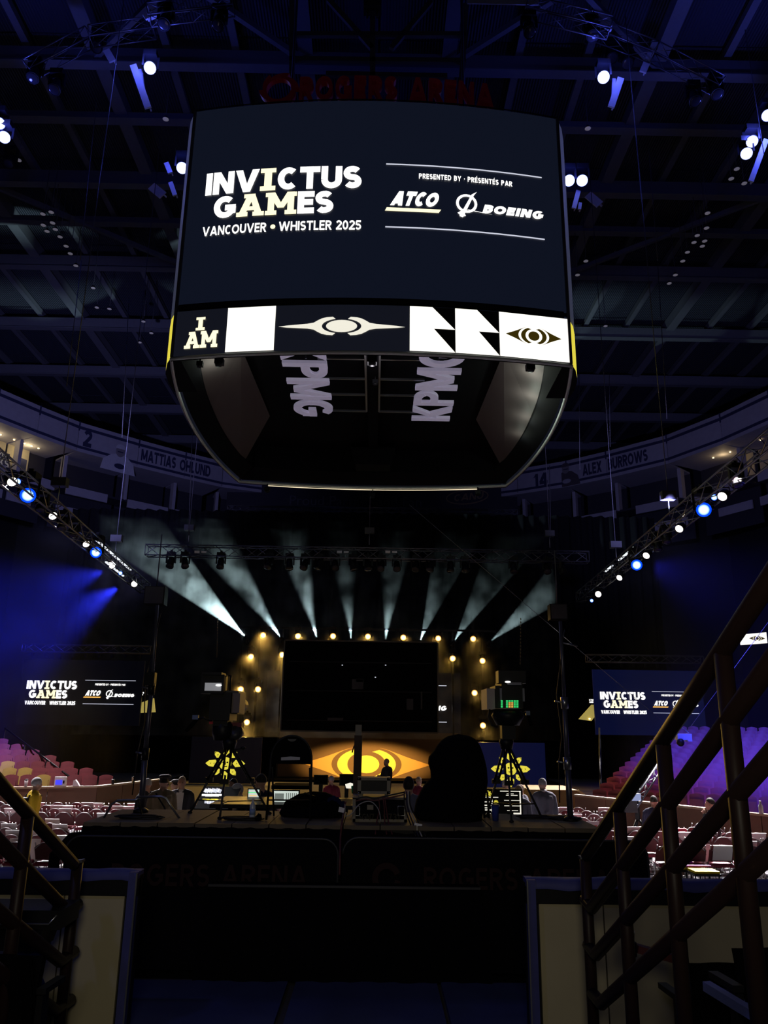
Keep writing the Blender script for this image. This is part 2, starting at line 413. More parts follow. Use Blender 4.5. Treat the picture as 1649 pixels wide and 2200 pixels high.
def slab(ch):
    q = []
    if ch == 'I': q = [[(.16, 0), (.46, 0), (.46, 1), (.16, 1)], [(0, 0), (.62, 0), (.62, .2), (0, .2)], [(0, .8), (.62, .8), (.62, 1), (0, 1)]]; return q, .62
    if ch == 'A':
        w_ = 1.12; q = [[(.44, 1), (.74, 1), (.36, .1), (.08, .1)], [(.48, 1), (.72, 1), (1.04, .1), (.76, .1)], [(.3, .26), (.85, .26), (.85, .44), (.3, .44)],
                        [(0, 0), (.46, 0), (.46, .19), (0, .19)], [(.66, 0), (w_, 0), (w_, .19), (.66, .19)], [(.28, .82), (.74, .82), (.74, 1), (.28, 1)]]
        return q, w_
    if ch == 'M':
        w_ = 1.25; q = [[(.1, 0), (.36, 0), (.36, 1), (.1, 1)], [(w_ - .36, 0), (w_ - .1, 0), (w_ - .1, 1), (w_ - .36, 1)], [(.08, 1), (.38, 1), (.75, .3), (.5, .3)],
                        [(w_ - .38, 1), (w_ - .08, 1), (.75, .3), (.5, .3)], [(0, 0), (.46, 0), (.46, .19), (0, .19)], [(w_ - .46, 0), (w_, 0), (w_, .19), (w_ - .46, .19)],
                        [(0, .81), (.3, .81), (.3, 1), (0, 1)], [(w_ - .3, .81), (w_, .81), (w_, 1), (w_ - .3, 1)]]
        return q, w_


def word(body, t=0.22, gap=0.09, slabs=()):
    """-> list of (quads, is_slab), total width, letter height 1"""
    x = 0; out = []
    for i, ch in enumerate(body):
        sl = i in slabs
        q, w_ = slab(ch) if sl else glyph(ch, t)
        out.append(([[(u + x, v) for u, v in p] for p in q], sl)); x += w_ + gap
    return out, x - gap


def put_word(mb, fn, body, u0, u1, v0, v1, t=0.22, gap=0.09, slabs=(), mi=0, mislab=1, d=0.0, shear=0.0, thick=0.0):
    letters, W_ = word(body, t, gap, slabs)
    k = (u1 - u0) / W_; h = v1 - v0; d0 = d
    nq = 0
    for quads, sl in letters:
        for p in quads:
            nq += 1; d = d0 + .0009 * (nq % 11)
            pts = [(u0 + u * k + shear * v * h, v0 + v * h) for u, v in p]
            if thick: mb.prism(pts, fn, d, d + thick, mislab if sl else mi)
            else: mb.add([fn(u, v, d) for u, v in pts], [list(range(len(pts)))], mislab if sl else mi)


def put_poly(mb, fn, poly, d=0.0, mi=0):
    mb.add([fn(u, v, d) for u, v in poly], [list(range(len(poly)))], mi)


def plane_fn(o, ux, uz, nrm):
    o, ux, uz, nrm = V3(o), V3(ux), V3(uz), V3(nrm)
    return lambda u, v, d: o + ux * u + uz * v + nrm * d
# ================================================================== SETTING
def struct(name, mb, mats, label, parent=None, cat=None, at=None):
    o = mb.build(name, mats, parent, at)
    if parent is None: tag(o, label, cat or name.split('_')[0], kind='structure')
    return o


b = MB().bx(-42, 42, 8.5, 86, -0.3, 0)
struct('floor', b, FLOORM, 'grey arena floor under the rows of folding chairs', cat='floor')
b = MB().bx(-42, -40, -4, 86, 0, 36); struct('wall_left', b, SUITE, 'dark side wall behind the gallery above the seating bank with yellow seats', cat='wall')
b = MB().bx(40, 42, -4, 86, 0, 36); struct('wall_right', b, SUITE, 'dark side wall behind the gallery above the blue-lit seating bank', cat='wall')
b = MB().bx(-42, 42, 84, 86, 0, 36); struct('wall_back', b, SUITE, 'dark end wall behind the stage curtain', cat='wall')

# ---- entrance floor: blue deck sheets with dark gaps
fl = MB().bx(-3.4, 3.6, -4, 8.55, 0.0, 0.46)
fo = struct('floor_entrance', fl, CONC, 'dark floor of the entrance laid with blue deck sheets', cat='floor', at=(0, 2, 0))
for i, (x0, x1, y0, y1) in enumerate(((-1.98, -0.42, 6.15, 8.38), (-0.34, 1.02, 6.15, 8.38), (1.06, 2.0, 6.15, 8.38),
                                      (-1.98, -0.2, 3.9, 6.1), (-0.16, 1.1, 3.9, 6.1), (1.14, 2.0, 3.9, 6.1))):
    MB().bx(x0, x1, y0, y1, 0.461, 0.5 + 0.004 * (i % 3)).build('deck_sheet', DECKB, fo)

# ---- roof: deck panels between beams
ZR = 33.0
cw = mk('roof_deck_ribbed', (0.05, 0.055, 0.08), 0.7, vary=0)
nt = cw.node_tree; tc = nt.nodes.new('ShaderNodeTexCoord'); wv = nt.nodes.new('ShaderNodeTexWave'); wv.bands_direction = 'X'
wv.inputs['Scale'].default_value = 2.2; wv.inputs['Distortion'].default_value = 0.0
bp = nt.nodes.new('ShaderNodeBump'); bp.inputs['Strength'].default_value = 0.8; bp.inputs['Distance'].default_value = 0.08
nt.links.new(tc.outputs['Object'], wv.inputs['Vector']); nt.links.new(wv.outputs['Fac'], bp.inputs['Height'])
nt.links.new(bp.outputs[0], nt.nodes['Principled BSDF'].inputs['Normal'])
ce = struct('ceiling', MB().bx(-42, 42, -4, 86, ZR + 1.75, ZR + 2.2), ROOF, 'dark blue ribbed steel arena roof with a grid of beams', cat='ceiling', at=(0, 40, ZR))
XB = (-36.7, -33.4, -30.1, -26.8, -23.4, -20.1, -16.8, -13.4, -10.1, -6.8, -3.4, 3.4, 6.8, 10.1, 13.4, 16.8, 20.1, 23.4, 26.8, 30.1, 33.4, 36.7)
YB = (3.8, 12.4, 21.0, 29.5, 38.0, 46.5, 55.0, 63.5, 72.0, 80.5)
pm = MB().bx(-1.62, 1.62, -4.2, 4.2, 0.0, 0.06).build('deck_panel', cw, None, at=(0, 0, 0)); pme = pm.data
bpy.data.objects.remove(pm)
XC = [(-38.4 + 3.345 * i) for i in range(24)]
for yi, y in enumerate(YB[:-1]):
    for xi, x in enumerate(XC):
        if y < 20 and abs(x) > 22: continue
        mesh_obj('deck_panel', pme, ce, (x, y + 4.27 - 40, 1.66 - 0.05 * ((xi + yi) % 2)))
for x in XB:
    big = abs(abs(x) - 13.4) < .1 or abs(abs(x) - 23.4) < .1 or abs(abs(x) - 3.4) < .1
    wd, hd = (0.42, 0.9) if big else (0.22, 0.4)
    bm_ = MB().bx(x - wd / 2, x + wd / 2, 3, 84, ZR + 1.45 - hd, ZR + 1.5)
    bm_.bx(x - wd * .8, x + wd * .8, 3, 84, ZR + 1.42 - hd, ZR + 1.48 - hd)
    bm_.build('beam', BEAM, ce)
for y in YB + (33.5, 42.2):
    sm_ = y in (33.5, 42.2)
    hd = 0.35 if sm_ else 0.8
    bm_ = MB().bx(-38, 38, y - .12, y + .12, ZR + 0.6 - hd, ZR + 0.7).bx(-38, 38, y - .26, y + .26, ZR + 0.56 - hd, ZR + 0.62 - hd)
    bm_.build('cross_beam', BEAM, ce)
for x0, x1, y0, y1 in ((-13.4, -3.4, 21, 29.5), (-3.4, -13.4, 21, 29.5), (13.4, 3.4, 21, 29.5), (3.4, 13.4, 21, 29.5), (-3.4, 3.4, 21, 25.2), (3.4, -3.4, 21, 25.2),
                       (-23.4, -13.4, 38, 46.5), (23.4, 13.4, 38, 46.5), (-23.4, -13.4, 29.5, 21), (23.4, 13.4, 29.5, 21)):
    MB().bar((x0, y0, ZR + .2), (x1, y1, ZR + .2), .22, .3).build('brace', BEAM, ce)

# ---- gallery ring: fascia with stripes, names and portraits, suites below
ZT = 28.9


def gallery(pts, name, label, sgn):
    root = struct(name, MB().bx(0, .1, 0, .1, 0, .1), FASC, label, cat='gallery', at=(0, 0, 0)) if False else thing(name, label, 'gallery', (0, 60, 25), kind='structure')
    n = len(pts)
    for i in range(n - 1):
        p, q = V3(pts[i]), V3(pts[i + 1]); d = (q - p); L = d.length; ux = d.normalized(); nr = V3((-ux.y, ux.x, 0))
        if nr.dot(V3((0, 20, 0)) - p) < 0: nr = -nr
        fn = plane_fn(p, ux, (0, 0, 1), nr)
        MB().prism([(0.03, -2.6), (L - .03, -2.6), (L - .03, 0), (0.03, 0)], fn, -0.25, 0).build('fascia_panel', FASC, root)
        MB().prism([(0.0, -.62), (L, -.62), (L, -.36), (0.0, -.36)], fn, 0.0, 0.03).build('stripe', NAVY, root)
        MB().prism([(0.0, -2.44), (L, -2.44), (L, -2.2), (0.0, -2.2)], fn, 0.0, 0.03).build('stripe', NAVY, root)
        MB().prism([(-.06, -.8), (.06, -.8), (.06, .05), (-.06, .05)], fn, -.1, 0.06).build('joint_cover', NAVY, root)
        MB().prism([(0, -2.75), (L, -2.75), (L, -2.6), (0, -2.6)], fn, -4.2, 0).build('soffit', FASC, root)
        MB().prism([(0, -9.0), (L, -9.0), (L, -2.75), (0, -2.75)], fn, -4.3, -4.2).build('suite_wall', SUITE, root)
        MB().prism([(-.16, -5.6), (.16, -5.6), (.16, -2.75), (-.16, -2.75)], fn, -2.6, -1.9).build('mullion', FASC, root)
        MB().prism([(0, -5.75), (L, -5.75), (L, -5.55), (0, -5.55)], fn, -4.2, -1.9).build('suite_floor', SUITE, root)
        e = L * (.72 if i % 2 else .9)
        MB().prism([(L * .05, -6.3), (e, -6.3), (e, -5.5), (L * .05, -5.5)], fn, -1.95, -1.8).build('parapet', FASC, root)
        e2 = L * (.95 if i % 2 else .6)
        MB().prism([(L * .02, -7.9), (e2, -7.9), (e2, -7.15), (L * .02, -7.15)], fn, -3.2, -3.05).build('parapet', FASC, root)
    return root


lp = [PZ(x, y, ZT) for x, y in ((-150, 762), (0, 835), (88, 873), (172, 907), (300, 945), (400, 972), (480, 992), (600, 1010))]
rp = [PZ(x, y, ZT) for x, y in ((1790, 760), (1649, 838), (1545, 889), (1430, 935), (1300, 970), (1215, 990), (1110, 1008), (1000, 1024))]
GL = gallery(lp, 'wall_gallery_left', 'pale curved press gallery with navy stripes, lit suite at its near end', -1)
GR = gallery(rp, 'wall_gallery_right', 'pale curved press gallery with navy stripes above the blue seating bank', 1)


def seg_fn(pts, i, flip=False):
    p, q = V3(pts[i]), V3(pts[i + 1])
    if flip: p, q = q, p
    ux = (q - p).normalized(); nr = V3((-ux.y, ux.x, 0))
    if nr.dot(V3((0, 20, 0)) - p) < 0: nr = -nr
    return plane_fn(p, ux, (0, 0, 1), nr), (q - p).length


def suv(fn_o, ux, nr, px, py):
    """pixel -> (u, v) on a vertical plane"""
    d = ray(px, py); t = (fn_o - CAM).dot(nr) / d.dot(nr); P = CAM + d * t
    return (P - fn_o).dot(ux), P.z - fn_o.z


def print_on(root, pts, i, flip, items, name='lettering', mat=NAVY):
    fn, L = seg_fn(pts, i, flip); o = fn(0, 0, 0); ux = fn(1, 0, 0) - o; nr = fn(0, 0, 1) - o
    mb = MB()
    for it in items:
        if it[0] == 'w':
            _, body, x0, y0, x1, y1, vb, vt, t = it
            u0 = suv(o, ux, nr, x0, y0)[0]; u1 = suv(o, ux, nr, x1, y1)[0]
            put_word(mb, fn, body, u0, u1, vb, vt, t=t, d=.04, thick=.03)
        else:
            mb.prism([suv(o, ux, nr, x, y) for x, y in it[1]], fn, .04, .06)
    return mb.build(name, mat, root)


print_on(GL, lp, 4, False, [('w', 'MATTIAS', 302, 985, 378, 985, -2.0, -.85, .22)])
print_on(GL, lp, 5, False, [('w', 'OHLUND', 386, 995, 452, 1000, -2.0, -.85, .22)])
print_on(GL, lp, 3, False, [('w', '2', 178, 950, 196, 950, -2.15, -.55, .24)], 'numeral')
print_on(GR, rp, 3, True, [('w', 'BURROWS', 1306, 1000, 1391, 980, -2.0, -.85, .22)])
print_on(GR, rp, 4, True, [('w', 'ALEX', 1251, 1005, 1292, 1000, -2.0, -.85, .22)])
print_on(GR, rp, 5, True, [('w', '14', 1146, 1030, 1176, 1025, -2.3, -.9, .24)], 'numeral')


def portrait(root, pts, i, flip, cx, cy_, s, jersey, name='portrait'):
    fn, L = seg_fn(pts, i, flip); o = fn(0, 0, 0); ux = fn(1, 0, 0) - o; nr = fn(0, 0, 1) - o
    u, v = suv(o, ux, nr, cx, cy_)
    P_ = lambda poly: [(u + a * s, v + c * s) for a, c in poly]
    po = MB().prism(P_([(-1.7, -1.3), (1.6, -1.3), (1.35, -.3), (.7, .25), (.3, .35), (-.3, .35), (-.8, .2), (-1.5, -.35)]), fn, .06, .09).build(name, jersey, root)
    MB().prism(P_(arc(0, .62, .42, .52, 0, 345, 15)), fn, .09, .12).build('print_face', FASC2, po)
    MB().prism(P_(arc(0, .86, .5, .42, 0, 180, 10)), fn, .12, .15).build('print_helmet', jersey if jersey is not FASC3 else FASC3, po)
    MB().prism(P_(arc(.05, -.75, .5, .25, 0, 330, 11)), fn, .09, .11).build('print_crest', FASC if jersey is NAVY2 else NAVY, po)
    MB().prism(P_([(-.28, .62), (.28, .62), (.26, .52), (-.26, .52)]), fn, .12, .13).build('print_eyes', NAVY, po)
    return po


FASC2 = mk('print_face_grey', (0.22, 0.20, 0.20), 0.7); FASC3 = mk('print_white', (0.5, 0.5, 0.52), 0.7); NAVY2 = mk('print_dark_jersey', (0.09, 0.075, 0.08), 0.7)
portrait(GL, lp, 3, False, 256, 985, 1.05, FASC3)
portrait(GR, rp, 4, True, 1216, 1020, 0.95, NAVY2)

# lit suite at the near end of the gallery, with team sign
fn, L = seg_fn(lp, 1, True); o_ = fn(0, 0, 0)
for i_, (ii, a0, a1) in enumerate(((0, 0, 1), (1, 0, 1), (2, 0.0, .52))):
    fn, L = seg_fn(lp, ii)
    MB().prism([(L * a0, -5.5), (L * a1, -5.5), (L * a1, -2.76), (L * a0, -2.76)], fn, -3.9, -3.8).build('suite_back', MATS['cream_board'], GL)
    MB().prism([(L * a0 + .3, -5.3), (L * a1 - (.6 if ii == 2 else 0), -5.3), (L * a1 - (.6 if ii == 2 else 0), -3.9), (L * a0 + .3, -3.9)], fn, -3.2, -3.1).build('suite_sign', NAVY, GL)
    for k in range(3):
        if ii == 0 and k == 0: continue
        c = fn(L * (a0 + (a1 - a0) * (k + .7) / 3), -2.80, -2.3)
        MB().lathe([(.0, 0), (.09, 0), (.09, -.06), (.0, -.06)], 8, Matrix.Translation(c)).build('downlight', EWARM, GL)
    pl = fn(L * (a0 + a1) / 2, -3.3, -2.6)
    lamp('suite_light', 'POINT', pl, 55 if ii else 40, (1.0, .78, .42), rad=.2)
    mbs = MB()
    if ii == 1: put_word(mbs, fn, 'VANCOUVER', L * .02, L * .98, -4.3, -4.0, t=.16, d=-3.08)
    if ii == 1: put_word(mbs, fn, 'CANUCKS', L * .05, L * 1.0, -5.2, -4.45, t=.2, d=-3.08)
    if mbs.v: mbs.build('lettering', MATS['pale_trim'], GL)
fn, L = seg_fn(rp, 2)
MB().prism([(0, -5.5), (L * .55, -5.5), (L * .2, -2.76), (0, -2.76)], fn, -3.9, -3.8).build('suite_back', CREAM, GR)
for k in range(2):
    c = fn(L * (.15 + .3 * k), -2.80, -2.0); MB().lathe([(.0, 0), (.08, 0), (.08, -.06), (.0, -.06)], 8, Matrix.Translation(c)).build('downlight', EWARM, GR)
lamp('suite_light', 'POINT', fn(L * .3, -3.2, -2.2), 26, (1.0, .72, .36), rad=.2)
fn, L = seg_fn(rp, 1)
MB().prism([(L * .6, -5.5), (L, -5.5), (L, -2.76), (L * .4, -2.76)], fn, -3.9, -3.8).build('suite_back', CREAM, GR)
c = fn(L * .6, -2.80, -2.0); MB().lathe([(.0, 0), (.08, 0), (.08, -.06), (.0, -.06)], 8, Matrix.Translation(c)).build('downlight', EWARM, GR)

# ---- end board with sponsor lettering, between the galleries
A, B_ = PY(489, 1040, 77), PY(1110, 1052, 77)
bd = thing('end_sign_board', 'dark wide sign board with faint lettering above the stage curtain', 'sign', (0, 77, A.z - 2))
MB().bx(A.x, B_.x, 77, 77.3, A.z - 3.0, A.z + .6).build('board', MATS['suite_dark'], bd)
bd.name = 'end_sign_board'


def font_mesh(body, size):
    c = bpy.data.curves.new('t', 'FONT'); c.body = body; c.size = size; o = bpy.data.objects.new('t', c); col.objects.link(o)
    dg = bpy.context.evaluated_depsgraph_get(); me = bpy.data.meshes.new_from_object(o.evaluated_get(dg)); bpy.data.objects.remove(o); bpy.data.curves.remove(c)
    return me


def put_font(mb, fn, body, u0, u1, v0, vh, d=0.0, mi=0):
    me = font_mesh(body, 1.0); xs = [v.co.x for v in me.vertices]; x0, x1 = min(xs), max(xs); k = (u1 - u0) / (x1 - x0)
    mb.add([fn(u0 + (v.co.x - x0) * k, v0 + v.co.y * vh, d) for v in me.vertices], [list(p.vertices) for p in me.polygons], mi)
    bpy.data.meshes.remove(me)


ux0, ux1 = PY(622, 1080, 77).x, PY(905, 1085, 77).x; zb = PY(760, 1087, 77).z
mb = MB(); put_font(mb, plane_fn((0, 76.97, 0), (1, 0, 0), (0, 0, 1), (0, -1, 0)), 'Proud Partner and Fan', ux0, ux1, zb, 1.5)
DIML = mk('dim_letter', (0.075, 0.075, 0.085), 0.7); mb.build('lettering', DIML, bd)
c0 = PY(1003, 1068, 77); fnb = plane_fn((c0.x, 76.95, c0.z), (cos(.12), 0, sin(.12)), (-sin(.12), 0, cos(.12)), (0, -1, 0))
mb = MB()
for p in stroke(arc(0, 0, 2.2, .75, 0, 360, 30), .12): mb.prism(p, fnb, 0, .05)
put_word(mb, fnb, 'CANU', -1.5, 1.6, -.35, .4, t=.2, d=.02, shear=.3)
mb.build('emblem', mk('dim_emblem', (0.18, 0.13, 0.06), 0.6), bd)
A, B_ = PY(312, 1140, 70), PY(430, 1136, 70)
sg = thing('gallery_letter_sign', 'small pale letter sign hung behind the stage truss beside the seating', 'sign', (A.x, 70, A.z - .4))
MB().bx(A.x - .1, B_.x + .2, 70.1, 70.2, A.z - .15, A.z + 1.0).build('backing', SUITE, sg)
mb = MB(); put_word(mb, plane_fn((0, 70, 0), (1, 0, 0), (0, 0, 1), (0, -1, 0)), 'VANCOUVER CANUCKS', A.x, B_.x, A.z, A.z + .75, t=.2, d=.03, thick=.05); mb.build('lettering', FASC, sg)
# ================================================================== SCOREBOARD
JX, JY0, JR = 0.10, 21.5, 31.0
ZB, ZT2 = 13.95, 23.45


def jfront(s, z, d):          # s = arc length along the curved front screen, d = outwards
    a = s / JR; r = JR + d
    return V3((JX + r * sin(a), JY0 + JR - r * cos(a), z))


def outline(off=0.0, n=20):   # plan of the scoreboard, counter-clockwise from the front corner
    hw = 6.35; pts = []
    cx, cy_ = JX, 28.45
    for side in range(4):
        for i in range(n):
            a = (-hw + 2 * hw * i / n) / JR; r = JR + off
            x, y = r * sin(a), -(r * cos(a)) + JR - 6.95
            th = side * pi / 2
            pts.append(V3((cx + x * cos(th) - y * sin(th), cy_ + x * sin(th) + y * cos(th), 0)))
    return pts


jb = thing('scoreboard', 'huge four-sided curved hanging scoreboard showing the games logo', 'scoreboard', (JX, 28.45, ZB))


def ring_wall(mb, pts, z0, z1, mi=0):
    n = len(pts)
    mb.add([V3((p.x, p.y, z0)) for p in pts] + [V3((p.x, p.y, z1)) for p in pts], [(i, (i + 1) % n, n + (i + 1) % n, n + i) for i in range(n)], mi)


o0 = outline(-.12); om = outline(-.9)
mb = MB(); ring_wall(mb, o0, ZB + .25, ZT2); n_ = len(o0)
mb.add([V3((p.x, p.y, ZT2)) for p in o0], [list(range(n_))]); mb.build('hull', HULL, jb)
# screens on the four faces
for k in range(4):
    th = k * pi / 2
    rot = Matrix.Rotation(th, 4, 'Z'); C = V3((JX, 28.45, 0))
    J = lambda s, z, d, rot=rot: C + rot @ (jfront(s, z, d) - C)
    mb = MB(); N = 24
    for i in range(N):
        s0, s1 = -6.3 + 12.6 * i / N, -6.3 + 12.6 * (i + 1) / N
        mb.add([J(s0, 15.85, 0), J(s1, 15.85, 0), J(s1, 23.4, 0), J(s0, 23.4, 0)], [(0, 1, 2, 3)])
    main = mb.build('main_screen', SCRN, jb)
    mb = MB()
    for i in range(N):
        s0, s1 = -6.34 + 12.68 * i / N, -6.34 + 12.68 * (i + 1) / N
        mb.add([J(s0, 14.02, 0), J(s1, 14.02, 0), J(s1, 15.6, 0), J(s0, 15.6, 0)], [(0, 1, 2, 3)])
    rib = mb.build('ribbon_screen', RIBB, jb)
    for z, h in ((15.72, .14), (13.9, .12), (23.43, .05)):
        mb = MB()
        for i in range(N):
            s0, s1 = -6.36 + 12.72 * i / N, -6.36 + 12.72 * (i + 1) / N
            mb.add([J(s0, z - h / 2, .03), J(s1, z - h / 2, .03), J(s1, z + h / 2, .03), J(s0, z + h / 2, .03)], [(0, 1, 2, 3)])
        mb.build('bezel', BLACK, jb)
    for sg_ in (-1, 1): MB().bar(J(sg_ * 6.37, 14.0, .0), J(sg_ * 6.37, 23.4, .0), .07, .1).build('corner_trim', ALU, jb)
    if k == 0: JMAIN, JRIB = main, rib
    elif k in (1, 3):
        mb = MB()
        for i in range(24):
            s0, s1 = -6.2 + 12.4 * i / 24, -6.2 + 12.4 * (i + 1) / 24
            mb.add([J(s0, 14.1, .03), J(s1, 14.1, .03), J(s1, 15.55, .03), J(s0, 15.55, .03)], [(0, 1, 2, 3)])
        mb.build('ribbon_graphic', EYELL, rib)
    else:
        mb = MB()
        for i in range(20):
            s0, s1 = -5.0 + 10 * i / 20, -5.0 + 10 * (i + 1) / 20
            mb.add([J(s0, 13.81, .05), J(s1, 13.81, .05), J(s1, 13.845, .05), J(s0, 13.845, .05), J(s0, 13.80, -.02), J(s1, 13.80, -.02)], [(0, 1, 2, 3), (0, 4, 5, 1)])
        mb.build('bezel_glow_strip', EWARMS, jb)  # far ribbon screen's glow on the bezel, painted as an emissive strip


def eye_shapes(cx, cy_, W_, H_, kind=0):
    """eye emblem: (list of outlines). kind 0: wings + bracket + disc, kind 1: wings, crescents, disc"""
    out = []
    m = lambda pts, s: [(cx + s * u * W_ / 2, cy_ + v * H_ / 2) for u, v in pts]
    if kind == 0:
        out.append([(cx + .245 * W_ / 2 * cos(a), cy_ + .66 * H_ / 2 * sin(a)) for a in [2 * pi * i / 28 for i in range(28)]])
        for s in (-1, 1):
            inner = arc(0, 0, .31, .80, 72, -72, 14); inner = [(u, v) for u, v in inner]
            outer = [(.14, -1.0), (.26, -.95), (.36, -.72), (.42, -.4), (.55, -.25), (1.0, -.05), (1.0, .05), (.55, .25), (.42, .4), (.36, .72), (.26, .95), (.14, 1.0)]
            n = len(inner)
            # strip between inner arc (top->bottom) and outer outline (bottom->top), emitted as quads
            o2 = list(reversed(outer))
            for i in range(n - 1):
                f = lambda L, t: (lambda x: (L[int(x)][0] + (L[min(int(x) + 1, len(L) - 1)][0] - L[int(x)][0]) * (x - int(x)), L[int(x)][1] + (L[min(int(x) + 1, len(L) - 1)][1] - L[int(x)][1]) * (x - int(x))))(t * (len(L) - 1))
                out.append(m([inner[i], f(o2, i / (n - 1)), f(o2, (i + 1) / (n - 1)), inner[i + 1]], s))
    else:
        out.append([(cx + .20 * W_ / 2 * cos(a), cy_ + .55 * H_ / 2 * sin(a)) for a in [2 * pi * i / 28 for i in range(28)]])
        for s in (-1, 1):
            A_ = arc(.02, 0, .44, .98, 66, -66, 14); B2 = arc(.0, 0, .30, .80, 74, -74, 14)
            for i in range(14): out.append(m([A_[i], A_[i + 1], B2[i + 1], B2[i]], s))
            In = arc(.03, 0, .52, 1.08, 70, -70, 14)
            ou = []
            for i in range(15):
                v = In[i][1]; t = abs(v) / 1.02
                ou.append((min(1.0, In[i][0] + .47 * max(0, 1 - t) ** 2.2 + .012), v))
            for i in range(14): out.append(m([In[i], In[i + 1], ou[i + 1], ou[i]], s))
    return out


def logo_graphic(parent, fn, k, kv=None, fine=True, shift=0.0):
    """title graphic; coordinates in scoreboard metres about the screen centre, scaled by k"""
    kv = kv or k
    g = lambda u, v, d: fn(u * k, v * kv, d)
    mb = MB()
    put_word(mb, g, 'INVICTUS', -5.70, -.44, .27, 1.14, t=.26, gap=.05, slabs=(3,), mi=0, mislab=1, d=.03)
    mb.build('title_lettering', [EWHITE, EGOLD], parent); mb = MB()
    put_word(mb, g, 'GAMES', -5.36, -1.34, -.67, .18, t=.26, gap=.04, slabs=(1, 2), mi=0, mislab=1, d=.03)
    mb.build('title_lettering', [EWHITE, EGOLD], parent); mb = MB()
    if fine:
        put_word(mb, g, 'VANCOUVER', -5.68, -3.52, -1.30, -.95, t=.19, gap=.10, d=.03)
        put_poly(mb, g, arc(-3.3, -1.12, .085, .085, 0, 330, 11), .03, 1)
        put_word(mb, g, 'WHISTLER 2025', -3.10, -.42, -1.30, -.95, t=.19, gap=.10, d=.03)
    else:
        put_word(mb, g, 'VANCOUVER', -5.68, -3.52, -1.32, -.93, t=.27, gap=.06, d=.03)
        put_word(mb, g, 'WHISTLER 2025', -3.10, -.42, -1.32, -.93, t=.27, gap=.06, d=.03)
    mb.build('place_lettering', [EWHITE, EGOLD], parent)
    for zz in (1.24, -1.17):
        mb = MB()
        for i in range(10):
            a, b2 = .36 + 5.3 * i / 10, .36 + 5.3 * (i + 1) / 10
            mb.add([g(a, zz - .025, .03), g(b2, zz - .025, .03), g(b2, zz + .025, .03), g(a, zz + .025, .03)], [(0, 1, 2, 3)])
        mb.build('rule_line', ELINE, parent)
    mb = MB(); put_word(mb, g, 'PRESENTED BY · PRÉSENTÉS PAR', 1.45, 4.6, .72, .92, t=.22, gap=.16, d=.03)
    mb.build('caption_lettering', EWHITE, parent)
    mb = MB(); put_word(mb, g, 'ATCO', .50, 2.0, -.35, .20, t=.30, gap=.03, d=.03, shear=.33)
    mb.build('sponsor_lettering', EWHITE, parent)
    mb = MB(); put_word(mb, g, 'BOEING', 3.55, 5.60, -.42, -.10, t=.30, gap=.10, d=.03, shear=.30)
    # ring and swoosh emblem
    for p in stroke(arc(3.03, -.12, .31, .31, 0, 360, 24), .09): put_poly(mb, g, p, .03)
    put_poly(mb, g, [(2.78, -.62), (2.90, -.66), (3.28, .22), (3.38, .36), (3.20, .24)], .03)
    put_poly(mb, g, [(2.95, -.32), (3.9, -.46), (3.3, -.40)], .03)
    put_poly(mb, g, [(2.72, -.50), (2.86, -.64), (3.0, -.60), (2.95, -.50), (2.84, -.42)], .03)
    mb.build('sponsor_lettering', EWHITE, parent)
    mb = MB(); mb.add([g(.34, -.56, .03), g(2.1, -.56, .03), g(2.18, -.43, .03), g(.40, -.43, .03)], [(0, 1, 2, 3)])
    mb.build('underline', EGOLD if fine else EAMB, parent)


logo_graphic(JMAIN, lambda u, v, d: jfront(u, 19.6 + v, d), 1.0)
# ribbon graphics (front)
RF = lambda u, v, d: jfront(u - .2, v, d)
mb = MB()
put_word(mb, RF, 'I', -5.42, -5.12, 14.86, 15.32, slabs=(0,), mislab=0, d=.03); put_word(mb, RF, 'AM', -5.76, -4.66, 14.24, 14.82, slabs=(0, 1), gap=.02, mislab=0, d=.03)
mb.build('ribbon_lettering', EGOLD, JRIB)
EW2 = mk('lit_panel_white', (0.8, 0.8, 0.7), 0.5, emit=(1.0, 0.97, 0.86), es=1.25, vary=0)
put = lambda poly, m=EW2, nm='ribbon_tile', d=.03: (lambda b_: (put_poly(b_, RF, poly, d), b_.build(nm, m, JRIB)))(MB())
put([(-4.39, 14.04), (-2.84, 14.04), (-2.84, 15.58), (-4.39, 15.58)])
for x0, x1 in ((1.37, 2.79), (2.80, 4.20)):
    wq = x1 - x0
    put([(x0, 14.04), (x1, 14.04), (x0 + wq * .53, 14.83), (x0, 14.83)]); put([(x0, 14.83), (x1, 14.83), (x0 + wq * .5, 15.58), (x0, 15.58)])
    put([(x0 + wq * .53, 14.83), (x1, 14.83), (x1, 14.04)], EBLK, 'ribbon_tile_dark', .02); put([(x0 + wq * .5, 15.58), (x1, 14.83), (x1, 15.58)], EBLK, 'ribbon_tile_dark', .02)
put([(4.21, 14.04), (6.5, 14.04), (6.5, 15.58), (4.21, 15.58)])
mb = MB()
for p in eye_shapes(-.75, 14.84, 3.96, .64, 0): put_poly(mb, RF, p, .03)
mb.build('ribbon_eye', EPALE, JRIB)
mb = MB()
for p in eye_shapes(5.33, 14.82, 1.85, .60, 1): put_poly(mb, RF, p, .05)
mb.build('ribbon_eye_dark', EDARKG, JRIB)

